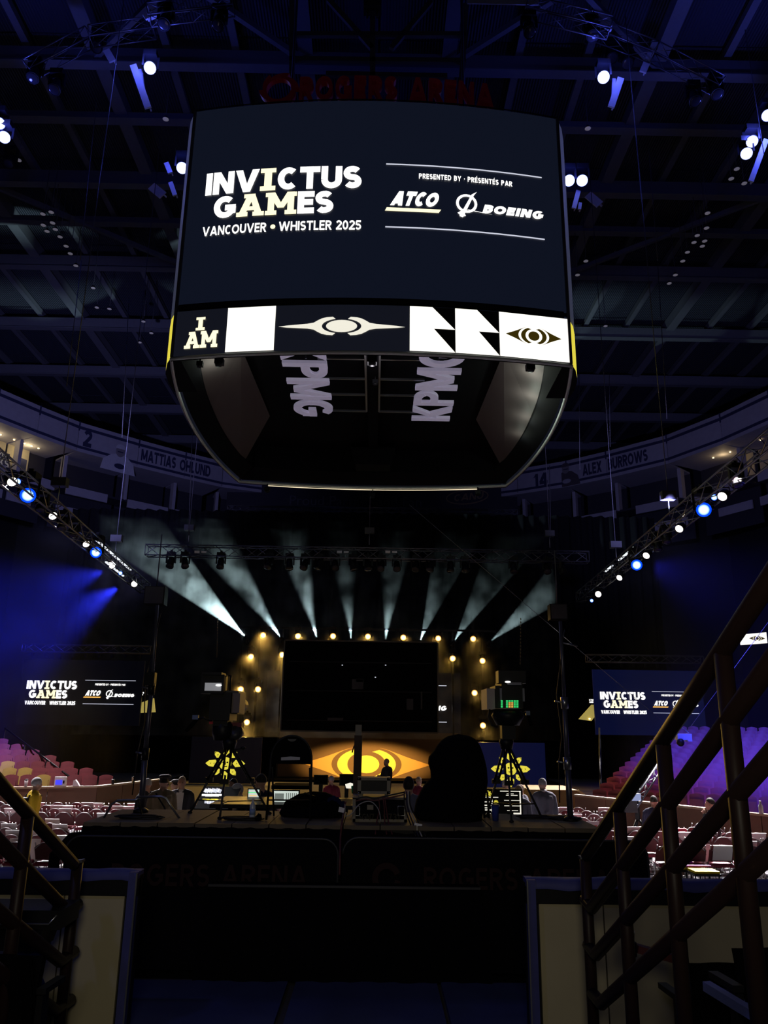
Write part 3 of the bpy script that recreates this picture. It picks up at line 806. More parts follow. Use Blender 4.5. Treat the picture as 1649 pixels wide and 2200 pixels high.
# rounded corner screens turning from the front to the sides
EDGEW = mk('lit_side_sliver', (.5, .5, .5), .5, emit=(.55, .62, .9), es=.05, vary=0)
for sg_ in (-1, 1):
    c0 = jfront(sg_ * 6.37, 0, 0)
    cp = [V3((c0.x, c0.y, 0)), V3((c0.x + sg_ * .25, c0.y + .45, 0)), V3((c0.x + sg_ * .44, c0.y + 1.0, 0)), V3((c0.x + sg_ * .52, c0.y + 1.7, 0)), V3((c0.x + sg_ * .5, c0.y + 2.4, 0))]
    for z0, z1, nm, m_ in ((14.02, 15.6, 'corner_ribbon', EYELL), (15.85, 23.4, 'corner_screen', EDGEW)):
        mb = MB()
        for i in range(4): mb.add([V3((cp[i].x, cp[i].y, z0)), V3((cp[i + 1].x, cp[i + 1].y, z0)), V3((cp[i + 1].x, cp[i + 1].y, z1)), V3((cp[i].x, cp[i].y, z1))], [(0, 1, 2, 3)], 0, True)
        mb.build(nm, m_, jb)
    mb = MB()
    for i in range(4): mb.add([V3((cp[i].x, cp[i].y, 13.9)), V3((cp[i + 1].x, cp[i + 1].y, 13.9)), V3((cp[i + 1].x, cp[i + 1].y, 14.02)), V3((cp[i].x, cp[i].y, 14.02)), V3((c0.x - sg_ * .3, cp[i].y, 13.9)), V3((c0.x - sg_ * .3, cp[i + 1].y, 13.9))], [(0, 1, 2, 3), (0, 4, 5, 1)])
    mb.build('corner_bezel', HULL, jb)
# underside: rim, recess, slanted inner panels, lettering frames
rim = outline(.02)
mb = MB(); mb.path([V3((p.x, p.y, ZB - .02)) for p in rim], .07, 6, closed=True); mb.build('lower_rim', MATS['pale_trim'], jb)
mb = MB(); r0 = outline(-.12); r1 = outline(-.75); n_ = len(r0)
mb.add([V3((p.x, p.y, ZB + .05)) for p in r0] + [V3((p.x, p.y, ZB + .5)) for p in r1], [(i, n_ + i, n_ + (i + 1) % n_, (i + 1) % n_) for i in range(n_)]); mb.build('rim_skirt', HULL, jb)
r2 = outline(-.75)
mb = MB(); ring_wall(mb, r2, ZB + .5, ZB + 1.6); mb.add([V3((p.x, p.y, ZB + 1.6)) for p in r2], [list(reversed(range(n_)))]); mb.build('underside', HULL, jb)
for sg_ in (-1, 1):
    A_, B2, C_, D_ = V3((JX + sg_ * 6.3, 23.2, ZB + .55)), V3((JX + sg_ * 4.5, 23.9, ZB + 1.35)), V3((JX + sg_ * 4.35, 30.2, ZB + 1.45)), V3((JX + sg_ * 6.15, 34.0, ZB + .4))
    mid = V3((JX + sg_ * 6.65, 28.6, ZB + .5))
    MB().add([A_, B2, C_, D_, mid], [(0, 1, 2, 3, 4)]).build('inner_panel', BRONZE, jb)
for sg_ in (-1, 1):        # two big four-letter words lying under the board
    x0 = JX + sg_ * 2.35; hgt = 1.55
    if sg_ > 0: f2 = lambda u, v, d: V3((x0 + hgt / 2 - v, 29.2 - u, ZB + 1.05 - d))
    else: f2 = lambda u, v, d: V3((x0 - hgt / 2 + v, 22.6 + u, ZB + 1.05 - d))
    mb = MB(); put_word(mb, f2, 'KPMG', 0, 6.3, 0, hgt, t=.19, gap=.13, thick=.12)
    # letters read along the depth of the board
    mb.build('underside_letters', LETW, jb)
    fr = MB(); xa, xb = JX + sg_ * .25, JX + sg_ * 1.9
    for y in (22.6, 24.2, 25.8, 27.2, 28.8): fr.bar((xa, y, ZB + 1.15), (xb, y, ZB + 1.15), .07, .07)
    fr.bar((xa, 22.4, ZB + 1.15), (xa, 28.8, ZB + 1.15), .07, .07)
    for y in (24.2, 27.0): fr.bar((JX + sg_ * 2.3, y, ZB + 1.12), (JX + sg_ * 2.3, y, ZB + 1.6), .05, .05)
    fr.build('letter_frame', MATS['brushed_steel'], jb)
mb = MB().bx(JX - .22, JX + .22, 22.3, 34.5, ZB + 1.2, ZB + 1.6); mb.build('keel', HULL, jb)
mb = MB().box((JX, 34.0, ZB + .9), (1.6, 1.0, .8), taper=1.3); mb.build('service_hatch', HULL, jb)
for (x, y, z, s) in ((JX, 23.4, ZB + .7, .4), (JX - 5.0, 23.0, ZB + .35, .35), (JX + 5.2, 23.0, ZB + .35, .35), (JX - 5.6, 22.9, ZB + .2, .25),
                     (JX - 5.0, 34.9, ZB - .35, .3), (JX + 5.0, 34.9, ZB - .35, .3), (JX, 35.4, ZB - .4, .3), (JX + .1, 25.3, ZB + .8, .25)):
    mb = MB().box((x, y, z), (s * .8, s * .7, s * .6)).tube((x, y, z + s * .3), (x, y, z + s * .9), s * .1)
    mb.lathe([(.0, 0), (s * .3, .0), (s * .3, s * .3), (0, s * .3)], 8, Matrix.Translation((x, y - s * .2, z - s * .55)))
    mb.build('underside_camera', BLACK, jb)
lamp('scoreboard_underlight', 'POINT', (JX, 24.2, ZB + .35), 20, (.95, .9, 1.0), rad=.12)
for (x, y, z, e) in ((JX - 5.3, 24.15, ZB + .45, 34), (JX + 5.4, 24.5, ZB + .45, 40), (JX + 5.75, 26.2, ZB + .35, 34), (JX + 5.95, 28.0, ZB + .3, 18), (JX + 6.0, 29.6, ZB + .25, 9)):
    lamp('scoreboard_underlight', 'POINT', (x, y, z), e, (.86, 1.0, .84), rad=.1)
# red arena name on top
mb = MB(); put_word(mb, lambda u, v, d: jfront(u, 23.5 + v, d - .4), 'ROGERS ARENA', -2.7, 4.1, .12, 1.12, t=.2, gap=.14, thick=.25)
lt = mb.build('roof_sign_letters', SIGNRED, jb)
mb = MB()
for j in range(6):
    a0 = j * 60
    A_ = [(-3.45 + (.72 - .18 * i / 8) * cos(radians(a0 + 9 * i)), .72 + (.72 - .18 * i / 8) * sin(radians(a0 + 9 * i))) for i in range(9)]
    B2 = [(-3.45 + .44 * cos(radians(a0 + 9 * i)), .72 + .44 * sin(radians(a0 + 9 * i))) for i in range(9)]
    for i in range(8): mb.prism([A_[i], A_[i + 1], B2[i + 1], B2[i]], lambda u, v, d: jfront(u, 23.5 + v, d - .4), 0, .2)
mb.build('roof_sign_ring', SIGNRED, jb)
for x, y in ((-3.2, 24.2), (3.4, 24.2), (-3.2, 32.6), (3.4, 32.6)): MB().tube((x, y, ZT2), (x, y, ZR + .5), .06).build('hanger', WIRE, jb)
# ================================================================== RIGGING
def truss(name, label, p, q, sz=.5, bay=.9, group=None, mat=ALU, r=.03, parent=None, cat='truss'):
    p, q = V3(p), V3(q); d = q - p; L = d.length; z = d.normalized(); x = V3((0, 0, 1)).cross(z).normalized(); y = z.cross(x)
    root = parent or thing(name, label, cat, (p + q) / 2, group)
    cor = [x * sx * sz / 2 + y * sy * sz / 2 for sx, sy in ((-1, -1), (1, -1), (1, 1), (-1, 1))]
    for c in cor: MB().tube(p + c, q + c, r, 6).build('chord', mat, root)
    n = max(2, int(L / bay))
    for k in range(4):
        mb = MB(); a, b2 = cor[k], cor[(k + 1) % 4]
        for i in range(n):
            P0, P1 = p + d * (i / n), p + d * ((i + 1) / n)
            mb.tube(P0 + (a if i % 2 else b2), P1 + (b2 if i % 2 else a), r * .6, 4)
        mb.tube(p + a, p + b2, r * .7, 4); mb.tube(q + a, q + b2, r * .7, 4)
        mb.build('lacing', mat, root)
    return root


FX = {}


def fx_mesh(key, fn):
    if key not in FX:
        o = fn().build(key[0] if isinstance(key, tuple) else key, key[1] if isinstance(key, tuple) else BLACK); FX[key] = o.data; bpy.data.objects.remove(o)
    return FX[key]


def fixture(name, label, pos, aim, lens, s=1.0, group=None, hang=True, cat='spotlight'):
    """moving-head lamp: base box, two yoke arms, round head, lens. pos = head centre"""
    pos = V3(pos); d = V3(aim).normalized()
    root = thing(name, label, cat, pos + V3((0, 0, .42 * s if hang else -.42 * s)), group)
    sg_ = 1 if hang else -1
    yaw = atan2(d.y, d.x) - pi / 2
    b_ = mesh_obj('base', fx_mesh(('base', BLACK), lambda: MB().box((0, 0, 0), (.36, .30, .16)).box((0, 0, .12), (.10, .05, .12))), root, (0, 0, 0)); b_.scale = (s, s, s * sg_)
    for sx in (-1, 1):
        y_ = mesh_obj('yoke_arm', fx_mesh(('yoke_arm', BLACK), lambda: MB().box((0, 0, -.24), (.05, .12, .40))), root, (sx * .20 * s * cos(yaw), sx * .20 * s * sin(yaw), 0), (0, 0, yaw)); y_.scale = (s, s, s * sg_)
    q = d.to_track_quat('Z', 'Y').to_euler()
    h = mesh_obj('head', fx_mesh(('head', BLACK), lambda: MB().lathe([(.0, -.26), (.13, -.25), (.16, -.10), (.15, .05), (.18, .18), (.18, .235), (.165, .235), (.165, .2), (0, .2)], 14)), root, pos - V3(root.location), q); h.scale = (s, s, s)
    mesh_obj('lens', fx_mesh(('lens', lens), lambda: MB().lathe([(.0, .205), (.165, .205), (.163, .225), (.12, .24), (.0, .245)], 16)), h)
    return root


def can(name, label, pos, aim, lens, s=1.0, group=None):
    """par can on a short yoke"""
    pos = V3(pos); d = V3(aim).normalized(); root = thing(name, label, 'spotlight', pos + V3((0, 0, .3 * s)), group)
    MB().tube(pos + V3((0, 0, .3 * s)), pos + V3((0, 0, .2 * s)), .03 * s).build('clamp', BLACK, root)
    mb = MB().path([pos + V3((-.17 * s, 0, 0)), pos + V3((-.17 * s, 0, .2 * s)), pos + V3((.17 * s, 0, .2 * s)), pos + V3((.17 * s, 0, 0))], .018 * s, 5); mb.build('yoke', BLACK, root)
    h = mesh_obj('can', fx_mesh(('can', BLACK), lambda: MB().lathe([(.0, -.2), (.08, -.2), (.14, -.08), (.15, .2), (.135, .2), (.135, .16), (0, .16)], 14)), root, pos - V3(root.location), d.to_track_quat('Z', 'Y').to_euler()); h.scale = (s, s, s)
    mesh_obj('lens', fx_mesh(('can_lens', lens), lambda: MB().lathe([(.0, .165), (.135, .165), (.13, .18), (0, .185)], 14)), h)
    return root


def hoist(label, pos, ztop, group='chain hoists on the trusses'):
    pos = V3(pos); root = thing('chain_hoist', label, 'hoist', pos, group)
    MB().box(pos, (.5, .28, .3)).lathe([(0, -.2), (.14, -.2), (.14, .2), (0, .2)], 10, Matrix.Translation(pos) @ Matrix.Rotation(pi / 2, 4, 'Y')).build('motor', DGREY, root)
    MB().tube(pos - V3((0, 0, .15)), pos - V3((0, 0, .75)), .02, 5).build('hook_chain', STEEL, root)
    MB().tube(pos + V3((0, 0, .15)), V3((pos.x, pos.y, ztop)), .018, 4).build('lift_chain', WIRE, root)
    return root


# ---- front truss over the stage
A, B_ = PY(315, 1183, 39), PY(1262, 1198, 39); zt = (A.z + B_.z) / 2
truss('front_truss', 'long dark box truss hung across the hall in front of the stage', (A.x, 39, zt), (B_.x, 39, zt), .55, .7)
cam_to = lambda p: CAM - V3(p)
for i, x in enumerate((368, 398, 475, 578, 622, 655, 685, 720, 757, 790, 819, 852, 893, 925, 967, 998, 1102, 1174, 1205)):
    p = PY(x, 1206 + (x - 800) * .016, 39)
    fixture('moving_head_lamp', 'unlit black moving head, %s from the curtain end under the front truss' % ordn(i), (p.x, 38.95, zt - .62), (random.uniform(-.35, .35), random.uniform(-.8, -.2), -1), L_OFF, 1.12, 'moving heads under the front truss')
for i, (x, nm) in enumerate(((405, 'smoke-lit end'), (793, 'middle'), (1180, 'far dark end'))):
    p = PY(x, 1158, 39); hoist('grey chain hoist above the front truss, at its %s' % nm, (p.x, 39, zt + 1.25), ZR)
for i, x in enumerate((430, 736, 840)):
    p = PY(x, 1186, 38.6)
    o = MB().bx(p.x - .3, p.x - .05, 38.62, 38.68, p.z - .05, p.z + .07).bx(p.x + .05, p.x + .3, 38.62, 38.68, p.z - .03, p.z + .05).build('cable_tag', mk('tag_white_%d' % i, (.8, .8, .8), .6), None, at=(p.x, 38.65, p.z))
    tag(o, 'pale tag taped on the front truss, %s of three along it' % ordn(i), 'tag', 'tags on the front truss')

# ---- side trusses with lamps (run along the hall)
LT = (V3((-9.45, 17.0, 9.35)), V3((-12.35, 42.0, 9.95))); RT = (V3((9.95, 15.6, 9.7)), V3((11.9, 43.0, 10.0)))
for (p, q), nm in ((LT, 'smoke-lit side, beside the gallery suite'), (RT, 'side of the stair rail')):
    truss('side_truss', 'long lighting truss running up the hall on the ' + nm, p, q, .5, .75, 'side lighting trusses')


def on_truss(T, px, py, dz=0.0):
    """nearest point of the truss line to the pixel's ray in plan: same image x"""
    lo, hi = 0.0, 1.0
    f = lambda t: (lambda P: (RM.transposed() @ (P - CAM)))(T[0].lerp(T[1], t))
    g = lambda t: 824.5 - F * f(t).x / f(t).z - px
    a, b2 = (0.0, 1.0)
    for _ in range(40):
        m_ = (a + b2) / 2
        if (g(a) > 0) == (g(m_) > 0): a = m_
        else: b2 = m_
    P = T[0].lerp(T[1], (a + b2) / 2)
    return P


side_l = ((22, 1030, 'w'), (35, 1034, 'b2'), (60, 1063, 'b'), (110, 1104, 'w'), (160, 1142, 'o'), (182, 1165, 'w'), (206, 1186, 'b'), (238, 1212, 'w'), (257, 1231, 'b2'), (287, 1253, 'W'), (135, 1125, 'o'), (90, 1085, 'o'))
side_r = ((1555, 1062, 'w'), (1536, 1068, 'b2'), (1511, 1094, 'b'), (1582, 1030, 'o'), (1462, 1132, 'w'), (1411, 1172, 'o'), (1391, 1190, 'w'), (1367, 1213, 'b'), (1333, 1238, 'w'), (1286, 1275, 'W'), (1272, 1290, 'b2'), (1430, 1155, 'o'))
cnt = {}
for T, lst, nm in ((LT, side_l, 'smoke-lit side truss'), (RT, side_r, 'stair-rail side truss')):
    for px, py, kd in sorted(lst, key=lambda a: abs(a[0] - 825)):
        P = on_truss(T, px, py); P = PY(px, py, P.y)
        c = cam_to(P).normalized(); k_ = cnt.get((nm, kd), 0); cnt[(nm, kd)] = k_ + 1
        inward = V3((-P.x, -8, -9)).normalized()
        if kd == 'b': fixture('blue_moving_head', 'bright blue round lamp, %s from the stage on the %s' % (ordn(k_), nm), P, c * 1.0 + V3((0, 0, -.06)), L_BLUE, 1.35, 'blue lamps on the side trusses')
        elif kd == 'b2': can('blue_par_can', 'small pale blue lamp under the %s, %s from the stage' % (nm, ordn(k_)), P, c + V3((.35 if P.x < 0 else -.35, 0, -.1)), L_BLUE, .7, 'small blue lamps on the side trusses')
        elif kd == 'w': can('white_par_can', 'white lamp tilted down under the %s, %s from the stage' % (nm, ordn(k_)), P, c + V3((.75 if P.x < 0 else -.75, -.2, -.75)), L_WHITE, 1.0, 'white lamps on the side trusses')
        elif kd == 'W': can('white_par_can', 'glaring white lamp at the stage end of the %s' % nm, P, c + V3((.2 if P.x < 0 else -.2, 0, -.2)), L_WHITE, 1.15, 'white lamps on the side trusses')
        else: fixture('moving_head_lamp', 'unlit moving head under the %s, %s from the stage' % (nm, ordn(k_)), P, (0, -.3, -1), L_OFF, .9, 'dark moving heads on the side trusses')
for T, nm, pts in ((LT, 'smoke-lit side truss', (245, 120)), (RT, 'stair-rail side truss', (1325, 1440))):
    for k, px in enumerate(pts):
        P = on_truss(T, px, 0); hoist('chain hoist above the %s, %s from the stage' % (nm, ordn(k)), P + V3((0, 0, 1.1)), ZR)
# bright reflective edge strips of the trusses with the far lamps' light put in as glow
STRIP = mk('strip_glint', (.8, .8, .8), .4, emit=(.9, .95, 1.0), es=1.0, vary=0)
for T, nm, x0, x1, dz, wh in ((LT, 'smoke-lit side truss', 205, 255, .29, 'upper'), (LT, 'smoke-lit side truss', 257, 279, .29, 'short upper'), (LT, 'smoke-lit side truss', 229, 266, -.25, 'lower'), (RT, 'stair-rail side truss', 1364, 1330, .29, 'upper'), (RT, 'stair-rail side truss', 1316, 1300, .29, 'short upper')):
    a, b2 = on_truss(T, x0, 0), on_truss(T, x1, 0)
    o = MB().bar(a + V3((0, 0, dz)), b2 + V3((0, 0, dz)), .08, .06).build('glint_strip', STRIP, None, at=(a + b2) / 2)
    tag(o, '%s thin white truss edge with painted glow along the %s' % (wh, nm), 'edge strip', 'strips on the side trusses')
# line-array style boxes on stands at the truss ends
for (x, y, s, nm) in ((335, 1281, 1.0, 'smoke-lit side'), (1197, 1316, .85, 'dark side')):
    p = PY(x, y, 36); w_ = .95 * s
    r_ = thing('hanging_speaker', 'black loudspeaker box hung at the stage corner on the ' + nm, 'loudspeaker', (p.x, 36, p.z), 'hung loudspeakers')
    MB().box(p, (w_, .6, .85 * s)).build('cabinet', BLACK, r_); MB().box(p + V3((0, -.32, 0)), (w_ * .9, .04, .78 * s)).build('grille', DGREY, r_)
    MB().tube(p + V3((0, 0, .42 * s)), p + V3((0, 0, 3.0)), .03).build('hanger', WIRE, r_)

# ================================================================== STAGE
YS = 43.0
# black curtain with folds
mb = MB(); X0, X1, n_ = -19.0, 18.0, 240; vs = []
for i in range(n_ + 1):
    x = X0 + (X1 - X0) * i / n_; y = 47.2 + .22 * sin(i * 1.35) + .1 * sin(i * .37)
    vs += [V3((x, y, .02)), V3((x, y + .05 * sin(i * .9), 8)), V3((x, y, 15.9))]
mb.add(vs, [(3 * i + j, 3 * i + 3 + j, 3 * i + 4 + j, 3 * i + 1 + j) for i in range(n_) for j in (0, 1)], 0, True)
tag(mb.build('stage_curtain', MATTE, None, at=(0, 47.2, 0)), 'black folded backdrop curtain hanging behind the stage', 'curtain')
pA, pB = PY(490, 1092, 48), PY(1110, 1101, 48)
truss('curtain_truss', 'thin pale truss carrying the top of the black curtain', (pA.x, 48, pA.z), (pB.x, 48, pB.z), .3, .5)

# stage deck and fascia with the golden eye
zs = PY(800, 1676, YS).z
st = thing('stage', 'low black stage below the dark video wall', 'stage', (0, YS + 1, 0))
MB().bx(-10, 10, YS - 1.0, YS + 3.6, 0, max(.12, zs - .02)).build('deck', DRAPE, st)
MB().bx(-10, 10, YS - 1.05, YS - 1.0, 0, max(.12, zs - .02)).build('skirt', MATTE, st)
# backdrop panel with eye emblem
a, b2 = PY(600, 1570, YS + 1.2), PY(985, 1680, YS + 1.2)
KRAFT = mk('kraft_backdrop', (0.20, 0.12, 0.05), 0.8, vary=.06); GOLDP = mk('gold_eye_paint', (0.75, 0.42, 0.10), 0.7, vary=.03); YELP = mk('yellow_eye_paint', (0.95, 0.78, 0.12), 0.7, vary=.03)  # the projected eye's light is put into flat emblem colours
bk = thing('eye_backdrop', 'tan backdrop panel with a large projected golden eye painted on', 'backdrop panel', (0, YS + 1.2, zs))
MB().bx(a.x, b2.x, YS + 1.2, YS + 1.3, zs, a.z).build('panel', KRAFT, bk)
ce_ = PY(787, 1642, YS + 1.2); wE = PY(922, 1642, YS + 1.2).x - PY(648, 1642, YS + 1.2).x; hE = PY(787, 1607, YS + 1.2).z - PY(787, 1677, YS + 1.2).z
fE = plane_fn((0, YS + 1.2, 0), (1, 0, 0), (0, 0, 1), (0, -1, 0))
sh = eye_shapes(ce_.x, ce_.z, wE, hE, 1)
MB().prism(sh[0], fE, .01, .03).build('emblem_disc', YELP, bk)
for i0, i1, nm, m_ in ((1, 15, 'emblem_crescent', YELP), (15, 29, 'emblem_wing', GOLDP), (29, 43, 'emblem_crescent', YELP), (43, 57, 'emblem_wing', GOLDP)):
    mb = MB()
    for p in sh[i0:i1]: mb.prism(p, fE, .01, .02)
    mb.build(nm, m_, bk)
el = lamp('eye_profile_light', 'SPOT', (ce_.x, YS - 4.0, zs + 1.9), 2600, (1.0, .60, .20), (ce_.x, YS + 1.2, ce_.z), 78, .55, .1); el.scale = (1, .30, 1)

# video wall with the title graphic, and the dark screen in front of it
a, b2 = PY(575, 1440, YS + 1.6), PY(990, 1578, YS + 1.6)
vw = thing('stage_video_wall', 'back stage video wall, its lit edge peeping past the dark screen', 'video wall', (0, YS + 1.6, b2.z))
MB().bx(a.x, b2.x, YS + 1.6, YS + 1.8, b2.z, a.z).build('panel', SCRN3, vw)
cu, cz = (a.x + b2.x) / 2, PY(790, 1511, YS + 1.6).z; kk = (b2.x - a.x) / 12.76
logo_graphic(vw.children[0], lambda u, v, d: V3((cu + u, YS + 1.57 - d, cz + v)), kk * .963, None, False)
a, b2 = PY(612, 1376, 41.5), PY(940, 1574, 41.5)
dk = thing('dark_stage_screen', 'large dark unlit screen hung in front of the stage, thin pale frame', 'screen', ((a.x + b2.x) / 2, 41.5, b2.z))
MB().bx(a.x, b2.x, 41.5, 41.75, b2.z, a.z).build('panel', MATTE, dk)
EDGE = mk('screen_edge', (0.10, 0.095, 0.08), 0.5)
for x0, x1, z0, z1 in ((a.x - .05, a.x + .02, b2.z, a.z), (b2.x - .02, b2.x + .05, b2.z, a.z), (a.x, b2.x, b2.z - .05, b2.z + .02), (a.x, b2.x, a.z - .02, a.z + .05)): MB().bx(x0, x1, 41.45, 41.77, z0, z1).build('frame_bar', EDGE, dk)
for i in range(3): MB().bx(a.x + .3, b2.x - .3, 41.44, 41.5, b2.z + .5 + i * 1.5, b2.z + .56 + i * 1.5).build('rear_rail', BLACK, dk)
for (px, py, w_, h_) in ((772, 1462, .35, .16), (768, 1470, .6, .5), (720, 1545, .8, .15), (880, 1513, .35, .55), (905, 1505, .08, .9)):
    p = PY(px, py, 41.4); MB().box(p, (w_, .12, h_)).build('rear_box', DGREY, dk)
for i, (px, py) in enumerate(((735, 1429), (770, 1461), (806, 1455), (828, 1429))):
    p = PY(px, py, 41.38); MB().box(p, (.07, .03, .04)).build('tiny_indicator', MATS['lit_line'], dk)

# lamp arch: pipes and lamps
arch = thing('lamp_arch', 'black pipe arch carrying the amber and cool lamps around the stage', 'lamp frame', (0, 42.6, zs))
zl = PY(790, 1362, 42.6).z
xl, xr = PY(515, 1366, 42.6).x, PY(1065, 1377, 42.6).x
MB().bar((xl, 42.6, zl + .25), (xr, 42.6, zl + .25), .12, .12).build('top_pipe', BLACK, arch)
for px in (517, 554, 606, 972, 1036): x = PY(px, 1400, 42.6).x; MB().bar((x, 42.7, zs), (x, 42.7, zl + .2), .1, .1).build('upright_pipe', BLACK, arch)
amb = [(565, 1365), (640, 1367), (715, 1367), (790, 1368), (866, 1370), (941, 1372), (1016, 1373), (539, 1411), (606, 1407), (517, 1481), (554, 1481), (530, 1552), (972, 1415), (1036, 1420), (1019, 1489), (1037, 1559)]
desc = ['%s from the smoke along the top row of the arch' % ordn(i) for i in range(7)] + ['outer upper lamp on the smoke side', 'inner upper lamp on the smoke side', 'outer middle lamp on the smoke side', 'inner middle lamp on the smoke side', 'lowest lamp on the smoke side', 'inner upper lamp on the dark side', 'outer upper lamp on the dark side', 'middle lamp on the dark side', 'lowest lamp on the dark side']
for (px, py), dd in zip(amb, desc):
    p = PY(px, py, 42.5)
    fixture('amber_lamp', 'glowing amber stage lamp, ' + dd, p, cam_to(p) + V3((0, 0, 1)), L_ORANGE, 1.0, 'amber lamps on the stage arch', hang=True)
    lamp('amber_light', 'SPOT', p + V3((0, -.35, 0)), 330, (1.0, .56, .10), p + V3((random.uniform(-.8, .8), -3, -2.4)), 125, .9, .12)
beams = [((525, 1366), (300, 1150), 1.7), ((602, 1369), (468, 1170), 2.0), ((680, 1370), (634, 1180), 2.0), ((754, 1372), (738, 1180), .55),
         ((828, 1374), (846, 1190), .7), ((903, 1375), (950, 1240), .6), ((976, 1377), (1050, 1250), .5), ((1055, 1376), (1190, 1262), .45)]
for i, ((x0, y0), (x1, y1), e) in enumerate(beams):
    p, q = PY(x0, y0, 42.5), PY(x1, y1, 43.7); d = q - p
    fixture('cool_beam_lamp', 'cool white beam lamp aimed upward, %s from the smoke on the arch' % ordn(i), p - d.normalized() * .2, d, L_COOL, .62, 'cool beam lamps on the stage arch', hang=False)
    lamp('beam', 'SPOT', p, 13500 * e, (.62, .88, .92), q, 21.5, .15, .03)

# sun emblem screens either side of the stage
for (px, py, s, nm) in ((484, 1640, 1.0, 'behind the tripod beside the amber haze'), (1096, 1652, 1.0, 'behind the tripod on the dark side')):
    p = PY(px, py, 40); r_ = thing('sun_emblem_screen', 'dark standing screen with a yellow sun emblem, ' + nm, 'screen', (p.x, 40, 0), 'sun emblem screens')
    MB().bx(p.x - 1.75, p.x + 1.75, 40, 40.15, .02, p.z + 1.25).build('panel', SCRN2 if px > 800 else SCRN3, r_)
    fS = plane_fn((p.x, 39.98, p.z), (1, 0, 0), (0, 0, 1), (0, -1, 0))
    MB().prism(arc(0, 0, .30, .30, 0, 345, 23), fS, 0, .02).build('emblem_face', EYELL, r_)
    mb = MB()
    for sx in (-1, 1): mb.prism(arc(sx * .1, .05, .05, .035, 0, 330, 11), fS, .02, .03)
    mb.prism([(-.12, -.12), (.12, -.12), (.08, -.16), (-.08, -.16)], fS, .02, .03); mb.prism([(-.03, -.06), (.03, -.06), (.015, .1), (-.015, .1)], fS, .02, .03); mb.build('emblem_marks', EBLK, r_)
    for j in range(8):
        an = radians(90 + 45 * j); L_ = (.98 if j % 4 == 2 else .85) if j % 2 == 0 else .78; wd = .17 if j % 2 == 0 else .13
        ax, ay = cos(an), sin(an)
        pet = [(.36, 0), (.5, wd), (.72 * L_ + .1, wd * .8), (L_, 0), (.72 * L_ + .1, -wd * .8), (.5, -wd)]
        MB().prism([(u * ax - v * ay, u * ay + v * ax) for u, v in pet], fS, 0, .02).build('emblem_ray', EYELL, r_)
        mb = MB()
        for k in range(2):
            c0 = .52 + .17 * k
            mb.prism([(u * ax - v * ay, u * ay + v * ax) for u, v in ((c0, .05), (c0 + .07, 0), (c0, -.05), (c0 + .03, 0))], fS, .02, .03)
        mb.build('ray_chevron', EBLK, r_)

# side screens with title graphic
for (x0, y0, x1, y1, m_, nm) in ((52, 1418, 298, 1558, SCRN3, 'black hung side screen with the white title, above the yellow-jacketed person'), (1272, 1440, 1518, 1580, SCRN2, 'navy hung side screen with the white title, behind the stair rail')):
    a, b2 = PY(x0, y0, 38), PY(x1, y1, 38); b2z = (PY(x0, y1, 38).z + b2.z) / 2; az = (a.z + PY(x1, y0, 38).z) / 2
    r_ = thing('side_screen', nm, 'screen', ((a.x + b2.x) / 2, 38, b2z), 'side screens')
    pn = MB().bx(a.x, b2.x, 38, 38.12, b2z, az).build('panel', m_, r_)
    cx, cz = (a.x + b2.x) / 2, (az + b2z) / 2
    logo_graphic(pn, lambda u, v, d: V3((cx + u, 37.97 - d, cz + v)), (b2.x - a.x) / 12.76, None, False)
    truss('screen_truss', '', (a.x - .2, 38.2, az + .55), (b2.x + .2, 38.2, az + .55), .35, .5, parent=r_)
    for k in range(9): x = a.x + (b2.x - a.x) * (k + .5) / 9; MB().box((x, 38.1, az + .22), (.1, .1, .16)).build('bracket', BLACK, r_)
